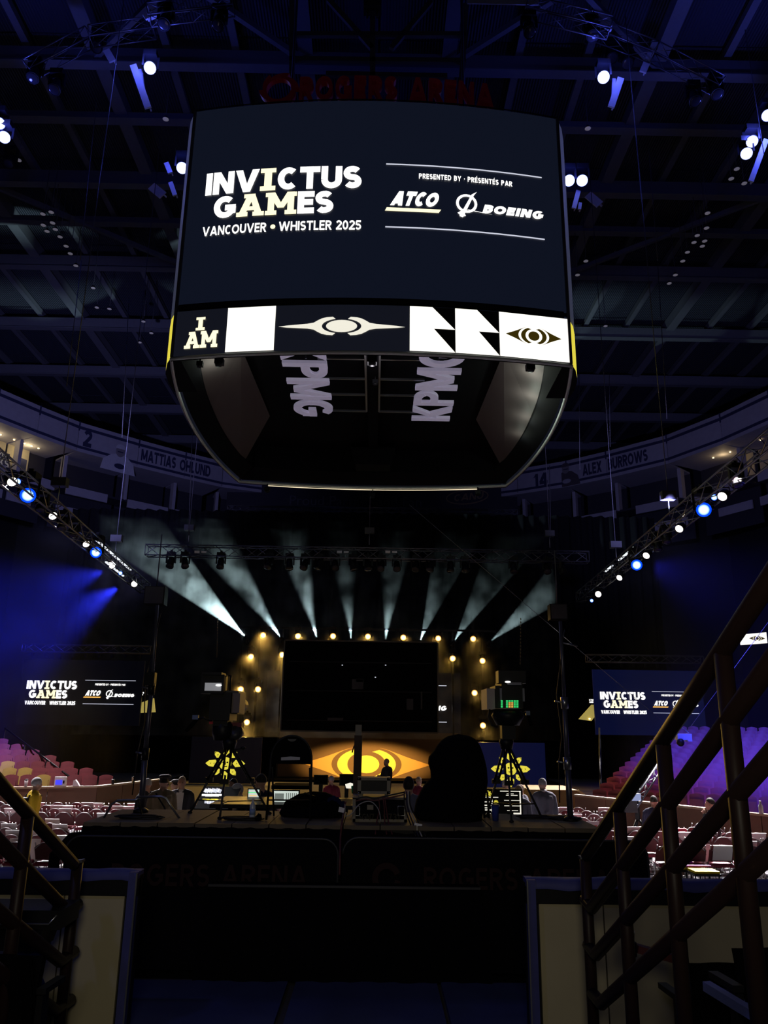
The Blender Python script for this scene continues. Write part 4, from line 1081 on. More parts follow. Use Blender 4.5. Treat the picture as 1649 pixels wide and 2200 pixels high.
# ribbon board piece on the upper bowl, small suite niches
a, b2 = PY(1588, 1370, 36), PY(1646, 1384, 36)
rb = thing('ribbon_board', 'small lit white ribbon board with eye logo high above the blue seats', 'ribbon board', (a.x, 36, b2.z))
pn = MB().prism([(a.x, PY(1588, 1386, 36).z), (b2.x, PY(1645, 1382, 36).z), (b2.x, PY(1645, 1359, 36).z), (a.x, PY(1588, 1364, 36).z)], plane_fn((0, 36, 0), (1, 0, 0), (0, 0, 1), (0, -1, 0)), 0, .1).build('panel', ECREAM, rb)
mb = MB(); cE = PY(1621, 1372, 36)
for p in eye_shapes(cE.x + .05, cE.z, .75, .24, 1): mb.prism(p, plane_fn((0, 36, 0), (1, 0, 0), (0, 0, 1), (0, -1, 0)), .1, .12)
mb.build('eye_logo', EDARKG, rb)
for (poly, scr, nm) in ((((296, 1512), (330, 1500), (333, 1530), (296, 1532)), (295, 1485, 311, 1497), 'beside the speaker stand near the amber haze'), (((1243, 1545), (1276, 1508), (1277, 1540), (1270, 1549)), (1263, 1500, 1276, 1514), 'beside the navy side screen')):
    pts = [PY(x, y, 39) for x, y in poly]; c = sum(pts, V3()) / 4
    r_ = thing('lit_suite_window', 'small warm lit suite opening ' + nm, 'suite window', c, 'lit suite openings')
    MB().prism([(p.x, p.z) for p in pts], plane_fn((0, 39, 0), (1, 0, 0), (0, 0, 1), (0, -1, 0)), -.1, 0).build('lit_wall', mk('suite_glow_' + nm[-4:], (.5, .42, .12), .6, emit=(1.0, .8, .2), es=.32, vary=0), r_)
    q0, q1 = PY(scr[0], scr[1], 38.9), PY(scr[2], scr[3], 38.9)
    MB().bx(q0.x, q1.x, 38.85, 38.9, q1.z, q0.z).build('monitor', EBLK, r_)
    mb = MB(); fW = plane_fn((0, 38.84, 0), (1, 0, 0), (0, 0, 1), (0, -1, 0)); h_ = q0.z - q1.z; w_ = q1.x - q0.x
    put_word(mb, fW, 'ICTUS', q0.x + w_ * .1, q0.x + w_ * .9, q1.z + h_ * .58, q1.z + h_ * .85, t=.26); put_word(mb, fW, 'GAMES', q0.x + w_ * .1, q0.x + w_ * .8, q1.z + h_ * .25, q1.z + h_ * .5, t=.26)
    mb.build('monitor_lettering', EWHITE, r_)
    MB().lathe([(0, -.05), (.06, 0), (0, .05)], 8, Matrix.Translation(V3((pts[3].x - (.1 if c.x > 0 else .5), 38.95, pts[3].z + .1)))).build('downlight', EWARM, r_)

# hanging dark ropes / chains by the arch
for px, y0, y1, nm in ((467, 1330, 1410, 'smoke side'), (1118, 1330, 1425, 'dark side')):
    p, q = PY(px, y0, 42), PY(px - 1, y1, 42)
    MBc = MB()
    for k in range(14): t = k / 13; MBc.box(p.lerp(q, t), (.05, .05, .11), Matrix.Rotation(k * pi / 2, 3, 'Z'))
    o = MBc.build('hanging_chain', mk('chain_amber_' + nm[:2], (.30, .22, .12), .4, .5), None, at=(p + q) / 2); tag(o, 'short hanging chain beside the stage arch on the ' + nm, 'chain', 'hanging chains by the arch')

# ================================================================== HAZE
def haze(name, label, x0, x1, y0, y1, z0, z1, dens, scale, thr, aniso=.25, colr=(1, 1, 1), grad=None, falloff=.0):
    m = bpy.data.materials.new(name); m.use_nodes = True; nt = m.node_tree; nt.nodes.clear()
    out = nt.nodes.new('ShaderNodeOutputMaterial'); vs = nt.nodes.new('ShaderNodeVolumeScatter')
    vs.inputs['Color'].default_value = tuple(colr) + (1,); vs.inputs['Anisotropy'].default_value = aniso
    nt.links.new(vs.outputs[0], out.inputs['Volume'])
    tc = nt.nodes.new('ShaderNodeTexCoord'); nz = nt.nodes.new('ShaderNodeTexNoise'); nz.inputs['Scale'].default_value = scale; nz.inputs['Detail'].default_value = 2.0
    nt.links.new(tc.outputs['Object'], nz.inputs['Vector'])
    mr = nt.nodes.new('ShaderNodeMapRange'); mr.inputs[1].default_value = thr[0]; mr.inputs[2].default_value = thr[1]; mr.inputs[3].default_value = dens * thr[2]; mr.inputs[4].default_value = dens
    nt.links.new(nz.outputs['Fac'], mr.inputs[0])
    src = mr.outputs[0]
    if grad:                       # smoke thins out along the hall width and height (object coordinates)
        sp = nt.nodes.new('ShaderNodeSeparateXYZ'); nt.links.new(tc.outputs['Object'], sp.inputs[0])
        for ax, a_, b_, v0, v1 in grad:
            g = nt.nodes.new('ShaderNodeMapRange'); g.inputs[1].default_value = a_; g.inputs[2].default_value = b_; g.inputs[3].default_value = v0; g.inputs[4].default_value = v1
            nt.links.new(sp.outputs[ax], g.inputs[0]); mu = nt.nodes.new('ShaderNodeMath'); mu.operation = 'MULTIPLY'
            nt.links.new(src, mu.inputs[0]); nt.links.new(g.outputs[0], mu.inputs[1]); src = mu.outputs[0]
    nt.links.new(src, vs.inputs['Density'])
    c = V3(((x0 + x1) / 2, (y0 + y1) / 2, (z0 + z1) / 2))
    o = MB().bx(x0, x1, y0, y1, z0, z1).build(name, m, None, at=c)
    return tag(o, label, 'haze', kind='stuff')


haze('stage_haze', 'drifting theatrical smoke around the stage lamps', -15.5, 10.5, 41.8, 46.8, 2.2, 14.2, .27, .8, (.44, .60, .06),
     grad=((0, -8, 7, 1.0, .22), (2, .5, 5.0, 1.0, .06)))
haze('blue_haze', 'blue lit haze beside the smoke-lit side truss', -27, -11.4, 29, 40.5, .5, 10.4, .02, .3, (.40, .62, .30))
haze('thin_blue_haze', 'thin navy haze before the wall over the blue-lit seats', 11.6, 27, 29, 39.5, .5, 10.4, .009, .3, (.40, .62, .5))
# ================================================================== ENTRANCE: boards, rails, steps
def boards(name, label, x0, x1, zt_, panels, post_x, side):
    r_ = thing(name, label, 'boards', ((x0 + x1) / 2, 7.08, .5), 'rink boards at the entrance')
    for a, b2 in panels: MB().bx(a + .006, b2 - .006, 7.0, 7.03, .5, zt_ - .19).build('panel', CREAM, r_)
    MB().bx(x0, x1, 7.03, 7.12, .5, zt_ - .04).build('backing', BLACK, r_)
    MB().bx(x0, x1, 6.985, 7.06, zt_ - .19, zt_ - .06).build('top_band', BLACK, r_)
    # draped blue cap: slightly uneven sheet over the top edge
    n = 26; vs = []
    for i in range(n + 1):
        x = x0 + (x1 - x0) * i / n; w1 = .008 * sin(i * 2.1) + .006 * sin(i * 5.3)
        vs += [V3((x, 6.965 + w1, zt_ - .075 + w1)), V3((x, 6.96 + w1, zt_ - .01 + w1 * .5)), V3((x, 7.05, zt_ + .004 + w1)), V3((x, 7.14, zt_ - .01))]
    MB().add(vs, [(4 * i + j, 4 * i + 4 + j, 4 * i + 5 + j, 4 * i + 1 + j) for i in range(n) for j in range(3)], 0, True).build('cap_cover', BLUEP, r_)
    MB().bx(post_x - .035, post_x + .035, 6.955, 7.14, .5, zt_ - .005).build('end_post', BLUEP, r_)
    MB().bx(post_x + side * .035 - .006, post_x + side * .035 + .006, 6.94, 6.96, .5, zt_ - .01).build('edge_strip', STEEL, r_)
    return r_


boards('rink_boards', 'cream rink boards with blue cap behind the short handrail end', -5.2, -1.56, 1.70, ((-5.2, -3.3), (-3.3, -2.16), (-2.16, -1.66)), -1.60, 1)
boards('rink_boards', 'cream rink boards with a blue draped cap behind the tall stair rail', 1.66, 6.2, 1.68, ((1.76, 2.30), (2.30, 3.5), (3.5, 6.2)), 1.70, -1)


def rail(name, label, X, lines, posts, r=.045):
    r_ = thing(name, label, 'handrail', (X, 5, .5), 'stair handrails')
    for ln in lines:
        pts = [PX(x, y, X) for x, y in ln[0]]
        a, b2 = pts[0], pts[-1]; d = (b2 - a).normalized(); a2 = a; b3 = b2 + d * 1.2
        mids = [a2, b3]
        if ln[1] is not None:
            e = PX(ln[1][0], ln[1][1], X); mids = [V3((X + (-.09 if X > 0 else .09) * 0, e.y + .02, e.z)), a2, b3]
        MB().path(mids, r, 10).build('rail', RAILM, r_)
    for (x0, y0), zb in posts:
        t = PX(x0, y0, X); MB().path([V3((X, t.y, zb)), V3((X, t.y, t.z))], r * .95, 10).build('post', RAILM, r_)
        MB().lathe([(0, 0), (r * 1.9, 0), (r * 1.9, .02), (0, .02)], 10, Matrix.Translation((X, t.y, zb))).build('foot_plate', RAILM, r_)
    return r_


XRR, XRL = 2.05, -1.98
rr = rail('stair_handrail', 'tall brown four-bar handrail climbing in front of the blue seats', XRR,
          ((((1259, 1838), (1649, 1250)), None), (((1271, 1951), (1649, 1433)), (1257, 1934)), (((1280, 2051), (1649, 1630)), (1264, 2032)), (((1291, 2156), (1649, 1833)), (1274, 2136))),
          (((1256, 1842), .5), ((1330, 1745), .75), ((1424, 1600), 1.05), ((1552, 1404), 1.45)))
rl = rail('stair_handrail', 'brown four-bar handrail end beside the cream boards below the yellow jacket', XRL,
          ((((158, 1856), (0, 1683)), None), (((144, 1957), (0, 1810)), (165, 1944)), (((129, 2065), (0, 1960)), (157, 2046)), (((116, 2171), (0, 2089)), (149, 2150))),
          (((167, 1852), .5), ((60, 1752), .75)))
for nm, o, X, p in (('a', rr, XRR, (1256, 1842)), ('b', rl, XRL, (167, 1852))):
    t = PX(p[0], p[1], X); MB().bar(t + V3((-.045, 0, .0)), t + V3((.045, -.0, .012)), .07, .02).build('end_cap', STEEL, o)
# stairs of the seating beside the rails
for sx, nm, X in ((1, 'dark steps and riser under the tall handrail', 2.16), (-1, 'dark steps and riser under the handrail end', -2.09)):
    r_ = thing('seating_steps', nm, 'stairs', (X + sx * 1.5, 4, .5), 'seating steps beside the entrance', )
    for k in range(7):
        y1 = 6.2 - k * .75; z1 = .5 + .06 + k * .28
        x0, x1 = sorted((X, X + sx * 3.4)); MB().bx(x0, x1, y1 - .75, y1, .3, z1).build('step', CONC, r_)
        MB().bx(x0, x1, y1 - .05, y1 + .01, z1 - .03, z1 + .012).build('nosing', BLUEP if k in (1, 2) else CONC, r_)


def arena_seat(label, x, y, z, rot=0, group='black seats beside the handrails'):
    r_ = thing('arena_seat', label, 'seat', (x, y, z), group); r_.rotation_euler = (0, 0, rot)
    if 'arena' not in FX:
        parts = []
        n = 8; vs = []
        for i in range(n + 1):
            t = i / n; a = V3((-.23 + .46 * t, .0, 0))
            for zz, yy in ((.40, .22), (.62, .27), (.86, .33)): vs.append(V3((a.x * (1 if zz < .8 else .86), yy - .05 * sin(pi * t), zz)))
        mb = MB(); mb.add(vs, [(3 * i + j, 3 * i + 3 + j, 3 * i + 4 + j, 3 * i + 1 + j) for i in range(n) for j in (0, 1)], 0, True)
        mb.add([p + V3((0, .04, 0)) for p in vs], [(3 * i + 1 + j, 3 * i + 4 + j, 3 * i + 3 + j, 3 * i + j) for i in range(n) for j in (0, 1)], 0, True)
        parts.append(('backrest', mb, MATTE)); parts.append(('seat_pan', MB().box((0, .18, .62), (.42, .07, .40), Matrix.Rotation(.25, 3, 'X')), MATTE))
        for sx in (-1, 1): parts.append(('arm_frame', MB().bar((sx * .26, .2, 0), (sx * .26, .22, .62), .04, .10).bar((sx * .26, -.08, .62), (sx * .26, .26, .64), .06, .035), BLACK))
        FX['arena'] = [(nm, (lambda o: (o.data, bpy.data.objects.remove(o))[0])(mb_.build(nm, m_))) for nm, mb_, m_ in parts]
    for nm, me in FX['arena']: mesh_obj(nm, me, r_)
    return r_


for i, (px, py, Y, nm) in enumerate(((1470, 2060, 5.88, 'beside the cup holder'), (1555, 2050, 5.88, 'second from the cup holder'), (1640, 2050, 5.88, 'third from the cup holder'), (1600, 2160, 5.1, 'in the row above the cup holder'))):
    p = PY(px, py, Y); arena_seat('black tip-up seat behind the tall handrail, ' + nm, p.x + .12, Y, .575 if Y > 5.5 else .86, pi)
for i, (px, Y, nm) in enumerate(((40, 5.88, 'behind the handrail end'), (-40, 5.88, 'beyond the handrail end'))):
    p = PY(px, 2100, Y); arena_seat('black tip-up seat ' + nm, p.x, Y, .575, pi)
# cup in a holder, ledge, black tray
p = PY(1350, 1998, 6.3); r_ = thing('paper_cup', 'white lidded paper cup in a dark holder behind the tall handrail', 'cup', (p.x, 6.3, p.z - .16))
MB().lathe([(.0, 0), (.03, 0), (.04, .12), (.0, .12)], 12, Matrix.Translation((p.x, 6.3, p.z - .14))).build('cup_body', NAVYC, r_)
MB().lathe([(.0, 0), (.043, 0), (.043, .012), (.034, .022), (0, .022)], 12, Matrix.Translation((p.x, 6.3, p.z - .02))).build('lid', PAPER, r_)
MB().lathe([(.048, 0), (.05, .09), (.044, .09), (.042, .01), (0, .01)], 12, Matrix.Translation((p.x, 6.3, p.z - .17))).build('holder', BLACK, r_)
a, b2 = PY(1365, 2025, 6.35), PY(1420, 2050, 6.3)
MB().bar(V3((p.x + .05, 6.3, p.z - .12)), V3((b2.x + .12, 6.28, b2.z - .03)), .09, .05).build('holder_arm', MATS['dark_maroon_back'], r_)
a, b2 = PY(-20, 1932, 6.45), PY(152, 1968, 6.45)
r_ = thing('equipment_tray', 'black open tray with a steel lip on the seats below the handrail end', 'tray', ((a.x + b2.x) / 2, 6.45, b2.z - .1))
MB().bx(a.x - .3, b2.x, 6.25, 6.62, b2.z - .05, a.z - .03).build('tray_body', BLACK, r_)
MB().box(((a.x + b2.x) / 2 - .1, 6.44, b2.z - .12), (abs(b2.x - a.x) * .8, .3, .16), taper=1.15).build('tray_bottom', BLACK, r_)
MB().path([(a.x - .3, 6.24, b2.z - .01), (b2.x - .08, 6.24, b2.z - .01), (b2.x - .03, 6.24, b2.z + .05)], .008, 6).build('steel_lip', STEEL, r_)
a = PY(60, 2075, 6.6)
n = 8; mb = MB(); vs = [V3((a.x - .12 + .24 * i / n + .04 * sin(j * 1.7), 6.62 - .02 * sin(i * 1.9), a.z + .22 - .5 * j / 6)) for i in range(n + 1) for j in range(7)]
mb.add(vs, [(7 * i + j, 7 * i + j + 1, 7 * i + 8 + j, 7 * i + 7 + j) for i in range(n) for j in range(6)], 0, True)
tag(mb.build('hanging_cloth', BLUECL, None, at=(a.x, 6.6, a.z)), 'dark blue cloth hanging below the black tray', 'cloth')
a, b2 = PY(1572, 2065, 5.0), PY(1590, 2080, 5.0)
r_ = thing('blue_ledge', 'blue painted ledge edge low behind the tall handrail', 'ledge', (PY(1580, 2150, 4.8).x, 4.8, 1.2))
MB().bar(PY(1517, 2118, 5.0), PY(1660, 2205, 4.5), .05, .05).build('ledge_edge', mk('ledge_blue_edge', (.10, .12, .36), .5), r_)
P4 = [PY(1530, 2122, 5.0), PY(1640, 2128, 5.2), PY(1640, 2192, 4.55)]
MB().add(P4 + [p - V3((0, 0, .03)) for p in P4], [(0, 1, 2), (5, 4, 3), (0, 3, 4, 1), (1, 4, 5, 2), (2, 5, 3, 0)]).build('ledge_top', mk('ledge_blue', (.04, .05, .26), .7), r_)
# ---- black draped box, padded boards with faded print, riser
zb0, zb1 = .5, PY(740, 1906, 8.42).z
xl, xr = PY(446, 1906, 8.42).x, PY(1032, 1912, 8.42).x
xl2, xr2 = PY(415, 2100, 8.4).x, PY(1055, 2105, 8.4).x
n = 40; mb = MB(); vs = []
for i in range(n + 1):
    t = i / n; w1 = .012 * sin(i * 1.7) + .008 * sin(i * .6)
    vs += [V3((xl2 + (xr2 - xl2) * t, 8.36 + w1 * 1.5, .502)), V3((xl + (xr - xl) * t, 8.42 + w1, zb1 - .03)), V3((xl + (xr - xl) * t, 8.45, zb1)), V3((xl + (xr - xl) * t, 8.62, zb1 + .005))]
mb.add(vs, [(4 * i + j, 4 * i + 4 + j, 4 * i + 5 + j, 4 * i + 1 + j) for i in range(n) for j in range(3)], 0, True)
for i in (0, n): mb.add([vs[4 * i], vs[4 * i + 1], vs[4 * i + 3], V3((vs[4 * i + 3].x, 8.62, .502))], [(0, 1, 2, 3)])
r_ = thing('draped_box', 'low black cloth-covered box on the blue deck', 'box', ((xl + xr) / 2, 8.45, .5)); mb.build('cloth_cover', MATTE, r_)
MB().bx(xl, xr, 8.43, 8.455, zb1 - .012, zb1 + .01).build('top_edge', DGREY, r_)
PADM = mk('black_padding', (0.004, 0.004, 0.006), 0.7, spec=0.05)
for (x0, x1, ytop, nm, txt) in ((143, 727, 1798, 'end by the short handrail', ((235, 303, 1), (303, 662, 0))), (737, 1388, 1802, 'end under the tall handrail', ((845, 905, 1), (850 + 70, 1290, 0)))):
    a, b2 = PY(x0, ytop, 8.7), PY(x1, ytop + 3, 8.7); zt_ = (a.z + b2.z) / 2; w_ = b2.x - a.x; rc = .16
    r_ = thing('padded_board', 'black padded board with rounded corners, faded red print, ' + nm, 'padded board', ((a.x + b2.x) / 2, 8.7, .5), 'padded boards at the platform')
    ol = [(a.x, .5), (b2.x, .5)] + [(b2.x - rc + rc * cos(t), zt_ - rc + rc * sin(t)) for t in [pi / 2 * i / 6 for i in range(7)]] + [(a.x + rc + rc * cos(t), zt_ - rc + rc * sin(t)) for t in [pi / 2 + pi / 2 * i / 6 for i in range(7)]]
    fP = plane_fn((0, 8.7, 0), (1, 0, 0), (0, 0, 1), (0, -1, 0))
    MB().prism(ol, fP, -.06, .0).build('pad', PADM, r_)
    MB().path([fP(u, v, .0) for u, v in ol[1:]], .012, 6).build('piping', DGREY, r_)
    mb = MB(); zc = PY(760, 1886, 8.69).z
    u0, u1 = (PY(238, 1880, 8.69).x, PY(660, 1880, 8.69).x) if x0 < 500 else (PY(848, 1890, 8.69).x + .3, PY(1310, 1890, 8.69).x)
    put_word(mb, fP, 'ROGERS ARENA', u0, u1, zc - .10, zc + .11, t=.18, gap=.16, d=.012); mb.build('lettering', PADRED, r_)
    if x0 > 500:
        cx = PY(830, 1885, 8.69).x; mb = MB()
        for p in stroke(arc(cx, zc, .12, .12, 20, 350, 20), .06): mb.add([fP(u, v, .012) for u, v in p], [(0, 1, 2, 3)])
        mb.build('ring_print', PADRED, r_)
a = PY(137, 1812, 8.9)
o = MB().path([V3((a.x - .05, 8.82, .5)), V3((a.x - .05, 8.82, a.z - .1)), V3((a.x + .1, 8.82, a.z + .06)), V3((a.x + .5, 8.85, a.z + .1)), V3((a.x + .9, 8.9, a.z + .1))], .06, 8).build('rolled_drape', DRAPE, None, at=(a.x, 8.82, .5))
tag(o, 'rolled black drape behind the padded board by the chairs', 'drape')
lamp('tunnel_light', 'POINT', (.2, -1.6, 4.3), 270, (1.0, .91, .70), rad=.9)
lamp('tunnel_blue_spill', 'SPOT', (-4.5, 3.0, 8.5), 130, (.25, .3, 1.0), (0, 7.2, .6), 60, .6, .2)
# ================================================================== CAMERA PLATFORM
ZP = 1.845
pf = thing('camera_platform', 'raised black-draped camera platform with a plywood deck', 'platform', (0, 9.5, 0))
PX0, PX1 = -2.75, 2.86
npl = 14
for i in range(npl):
    x0 = PX0 + (PX1 - PX0) * i / npl; x1 = PX0 + (PX1 - PX0) * (i + 1) / npl
    MB().bx(x0 + .006, x1 - .006, 8.92, 10.25, ZP - .04, ZP + .003 * (i % 3)).build('plank', WOOD, pf)
MB().bx(PX0, PX1, 8.95, 10.22, ZP - .16, ZP - .045).build('deck_frame', BLACK, pf)
mb = MB(); n = 90; vs = []
for i in range(n + 1):
    x = PX0 + (PX1 - PX0) * i / n; y = 8.9 + .006 * sin(i * 1.9)
    zt_ = ZP - .012 - (.07 * max(0, 1 - abs(x - .75) / .55)) - (.04 * max(0, 1 - abs(x - 2.5) / .4)); vs += [V3((x, y - .02, .02)), V3((x, y, zt_ - .05)), V3((x, y + .04, zt_))]
mb.add(vs, [(3 * i + j, 3 * i + 3 + j, 3 * i + 4 + j, 3 * i + 1 + j) for i in range(n) for j in (0, 1)], 0, True); mb.build('front_drape', DRAPE, pf)
for x in (PX0 + .05, PX1 - .05, 0): MB().bx(x - .04, x + .04, 10.1, 10.18, 0, ZP - .1).build('leg', DGREY, pf)


def tripod(root, base, top_z, feet, col_=BLACK, r=.022):
    hub = V3((base.x, base.y, top_z))
    MB().lathe([(.0, -.06), (.07, -.06), (.09, .02), (.075, .06), (0, .06)], 10, Matrix.Translation(hub)).build('tripod_bowl', col_, root)
    for fx, fy in feet:
        f = V3((fx, fy, ZP + .015)); d = f - hub; sd = d.cross(V3((0, 0, 1))).normalized() * .035
        mb = MB(); mid = hub + d * .52
        for s in (-1, 1): mb.tube(hub + sd * s + d * .03, mid + sd * s, r * .62, 6)
        mb.box(mid, (.1, .05, .05)); leg = mb.build('leg', col_, root)
        MB().tube(mid - d * .08, f, r * .6, 6).build('lower_tube', DGREY, leg); MB().ell(f, (.03, .03, .02), 8, 4).build('rubber_foot', BLACK, leg)
    mb = MB(); sp = [hub + (V3((fx, fy, ZP)) - hub) * .80 for fx, fy in feet]; c = sum(sp, V3()) / 3
    for p_ in sp: mb.bar(c, p_, .02, .012)
    mb.build('spreader', col_, root)


def broadcast_camera(label, px, Y, flip, screen_mat, vf_tape):
    """px = image x of the tripod column; flip = +1 lens side towards image right"""
    c0 = PY(px, 1765, Y); base = V3((c0.x, Y, ZP)); root = thing('broadcast_camera', label, 'camera', base, 'broadcast cameras on the platform')
    at = lambda x, y, dy=0.0: PY(x, y, Y + dy)
    return root, base, at


# camera A (beside the folding chair): viewfinder seen from behind, pan handle to the aisle side
r_, base, at = broadcast_camera('broadcast camera on a tripod beside the black folding chair, pan handle out over the aisle', 482, 9.62, 1, None, None)
top = at(482, 1598)
tripod(r_, base, top.z, ((at(398, 1755).x, 9.85), (at(482, 1760).x, 9.32), (at(572, 1757).x, 9.88)))
S = lambda a, b2, y0, y1, nm, m_, ins=0: (lambda p, q: MB().bx(min(p.x, q.x), max(p.x, q.x), y0, y1, min(p.z, q.z), max(p.z, q.z)).build(nm, m_, r_))(at(*a), at(*b2))
S((458, 1488), (498, 1548), 9.45, 9.95, 'camera_body', BLACK)
S((478, 1484), (512, 1534), 9.55, 10.05, 'side_panel', DGREY)
S((503, 1490), (517, 1532), 9.5, 9.9, 'battery', mk('worn_plate', (.18, .14, .13), .5))
S((441, 1451), (487, 1492), 9.40, 9.62, 'viewfinder', BLACK)
S((449, 1469), (482, 1486), 9.385, 9.40, 'viewfinder_screen', mk('vf_grey', (.3, .3, .32), .4, emit=(.8, .8, .85), es=.22, vary=0))
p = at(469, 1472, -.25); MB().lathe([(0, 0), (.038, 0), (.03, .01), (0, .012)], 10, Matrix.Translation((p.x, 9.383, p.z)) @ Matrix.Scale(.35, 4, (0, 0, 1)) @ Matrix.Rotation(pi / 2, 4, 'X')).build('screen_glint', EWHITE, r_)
S((444, 1447), (485, 1453), 9.34, 9.62, 'viewfinder_hood', BLACK)
for x in (434, 495): p = at(x, 1468); MB().path([p + V3((.03 if x < 460 else -.03, 0, .09)), p + V3((0, 0, .09)), p + V3((0, 0, -.09))], .012, 6).build('viewfinder_handle', BLACK, r_)
S((462, 1546), (492, 1560), 9.5, 9.85, 'camera_plate', BLACK)
MB().lathe([(.0, -.10), (.10, -.10), (.125, -.02), (.125, .08), (.09, .12), (0, .12)], 12, Matrix.Translation(at(478, 1572))).build('pan_head', BLACK, r_)
p = at(507, 1574, .1); MB().lathe([(0, -.14), (.075, -.14), (.09, 0), (.08, .14), (0, .14)], 12, Matrix.Translation(p) @ Matrix.Rotation(pi / 2, 4, 'X')).build('tilt_drum', DGREY, r_)
S((494, 1552), (519, 1562), 9.6, 9.8, 'red_clamp', mk('dark_red_clamp', (.16, .02, .03), .5))
S((452, 1550), (465, 1556), 9.55, 9.6, 'red_lock', MATS['red_paint'])
a0, a1, a2, a3 = at(455, 1550), at(438, 1542), at(424, 1545), at(399, 1571)
MB().path([a0, a1, a2], .014, 6).build('pan_arm', BLACK, r_); MB().path([a2, a2.lerp(a3, .5), a3], .02, 8, radii=[.02, .028, .02]).build('pan_grip', MATTE, r_)
MB().box(at(420, 1541), (.07, .05, .05)).build('zoom_control', mk('blue_grey_control', (.15, .2, .35), .4), r_)
MB().tube(at(498, 1612), at(520, 1608), .008).build('bowl_lever', BLACK, r_); MB().ell(at(522, 1607), (.035, .03, .02), 8, 5).build('lever_knob', BLACK, r_)
MB().lathe([(.05, 0), (.075, .03), (.08, .3), (.06, .3), (0, .28)], 12, Matrix.Translation((base.x + .02, 9.95, at(480, 1512).z)) @ Matrix.Rotation(-pi / 2, 4, 'X')).build('lens', BLACK, r_)

# camera B (near the covered lump): rear with green meters
r_, base, at = broadcast_camera('broadcast camera on a tripod with glowing green meters, beside the grey-suited man', 1092, 9.62, -1, None, None)
top = at(1092, 1598)
tripod(r_, base, top.z, ((at(1052, 1757).x, 9.88), (at(1090, 1766).x, 9.35), (at(1170, 1762).x, 9.80)))
S((1072, 1466), (1118, 1522), 9.45, 9.95, 'camera_body', BLACK)
S((1064, 1443), (1122, 1470), 9.40, 9.62, 'viewfinder', BLACK)
p = at(1091, 1465, -.25); MB().lathe([(0, 0), (.036, 0), (.03, .01), (0, .012)], 10, Matrix.Translation((p.x, 9.39, p.z)) @ Matrix.Scale(.35, 4, (0, 0, 1)) @ Matrix.Rotation(pi / 2, 4, 'X')).build('tally_lamp', EWHITE, r_)
S((1083, 1468), (1112, 1474), 9.385, 9.40, 'tape_label', mk('grey_label', (.25, .25, .27), .6))
S((1042, 1480), (1060, 1524), 9.5, 10.0, 'side_plate', mk('worn_plate_b', (.42, .34, .31), .5))
S((1060, 1474), (1072, 1522), 9.5, 9.95, 'side_case', BLACK)
for x in (1071, 1119): S((x - 3, 1480), (x + 2, 1508), 9.44, 9.45, 'edge_strip', mk('strip_grey%d' % x, (.22, .22, .24), .5))
for j in range(4):
    for i in range(7):
        if i == 1: continue
        q = at(1078 + i * 5.6, 1506 + j * 4.2, -.2); MB().box((q.x, 9.44, q.z), (.022, .012, .014)).build('meter_segment', EGREEN if not (2 < i < 5 and j > 0) else MATS['lit_amber'], r_)
MB().lathe([(.0, -.12), (.14, -.11), (.20, .0), (.17, .06), (0, .06)], 14, Matrix.Translation(at(1090, 1538))).build('pan_head', BLACK, r_)
MB().box(at(1090, 1570), (.16, .16, .2)).build('head_mount', BLACK, r_)
MB().path([at(1118, 1533), at(1128, 1530), at(1134, 1535)], .014, 6).build('pan_arm', BLACK, r_); MB().path([at(1134, 1535), at(1137, 1545), at(1141, 1559)], .02, 8).build('pan_grip', MATTE, r_)
MB().box(at(1133, 1532), (.05, .05, .05)).build('zoom_control', mk('blue_grey_control_b', (.15, .2, .35), .4), r_)
MB().path([at(1052, 1520), at(1048, 1540), at(1056, 1558), at(1068, 1562)], .012, 6).build('cable_loop', CABLE, r_)
MB().lathe([(.05, 0), (.075, .03), (.08, .3), (.06, .3), (0, .28)], 12, Matrix.Translation((base.x + .02, 9.95, at(1092, 1495).z)) @ Matrix.Rotation(-pi / 2, 4, 'X')).build('lens', BLACK, r_)

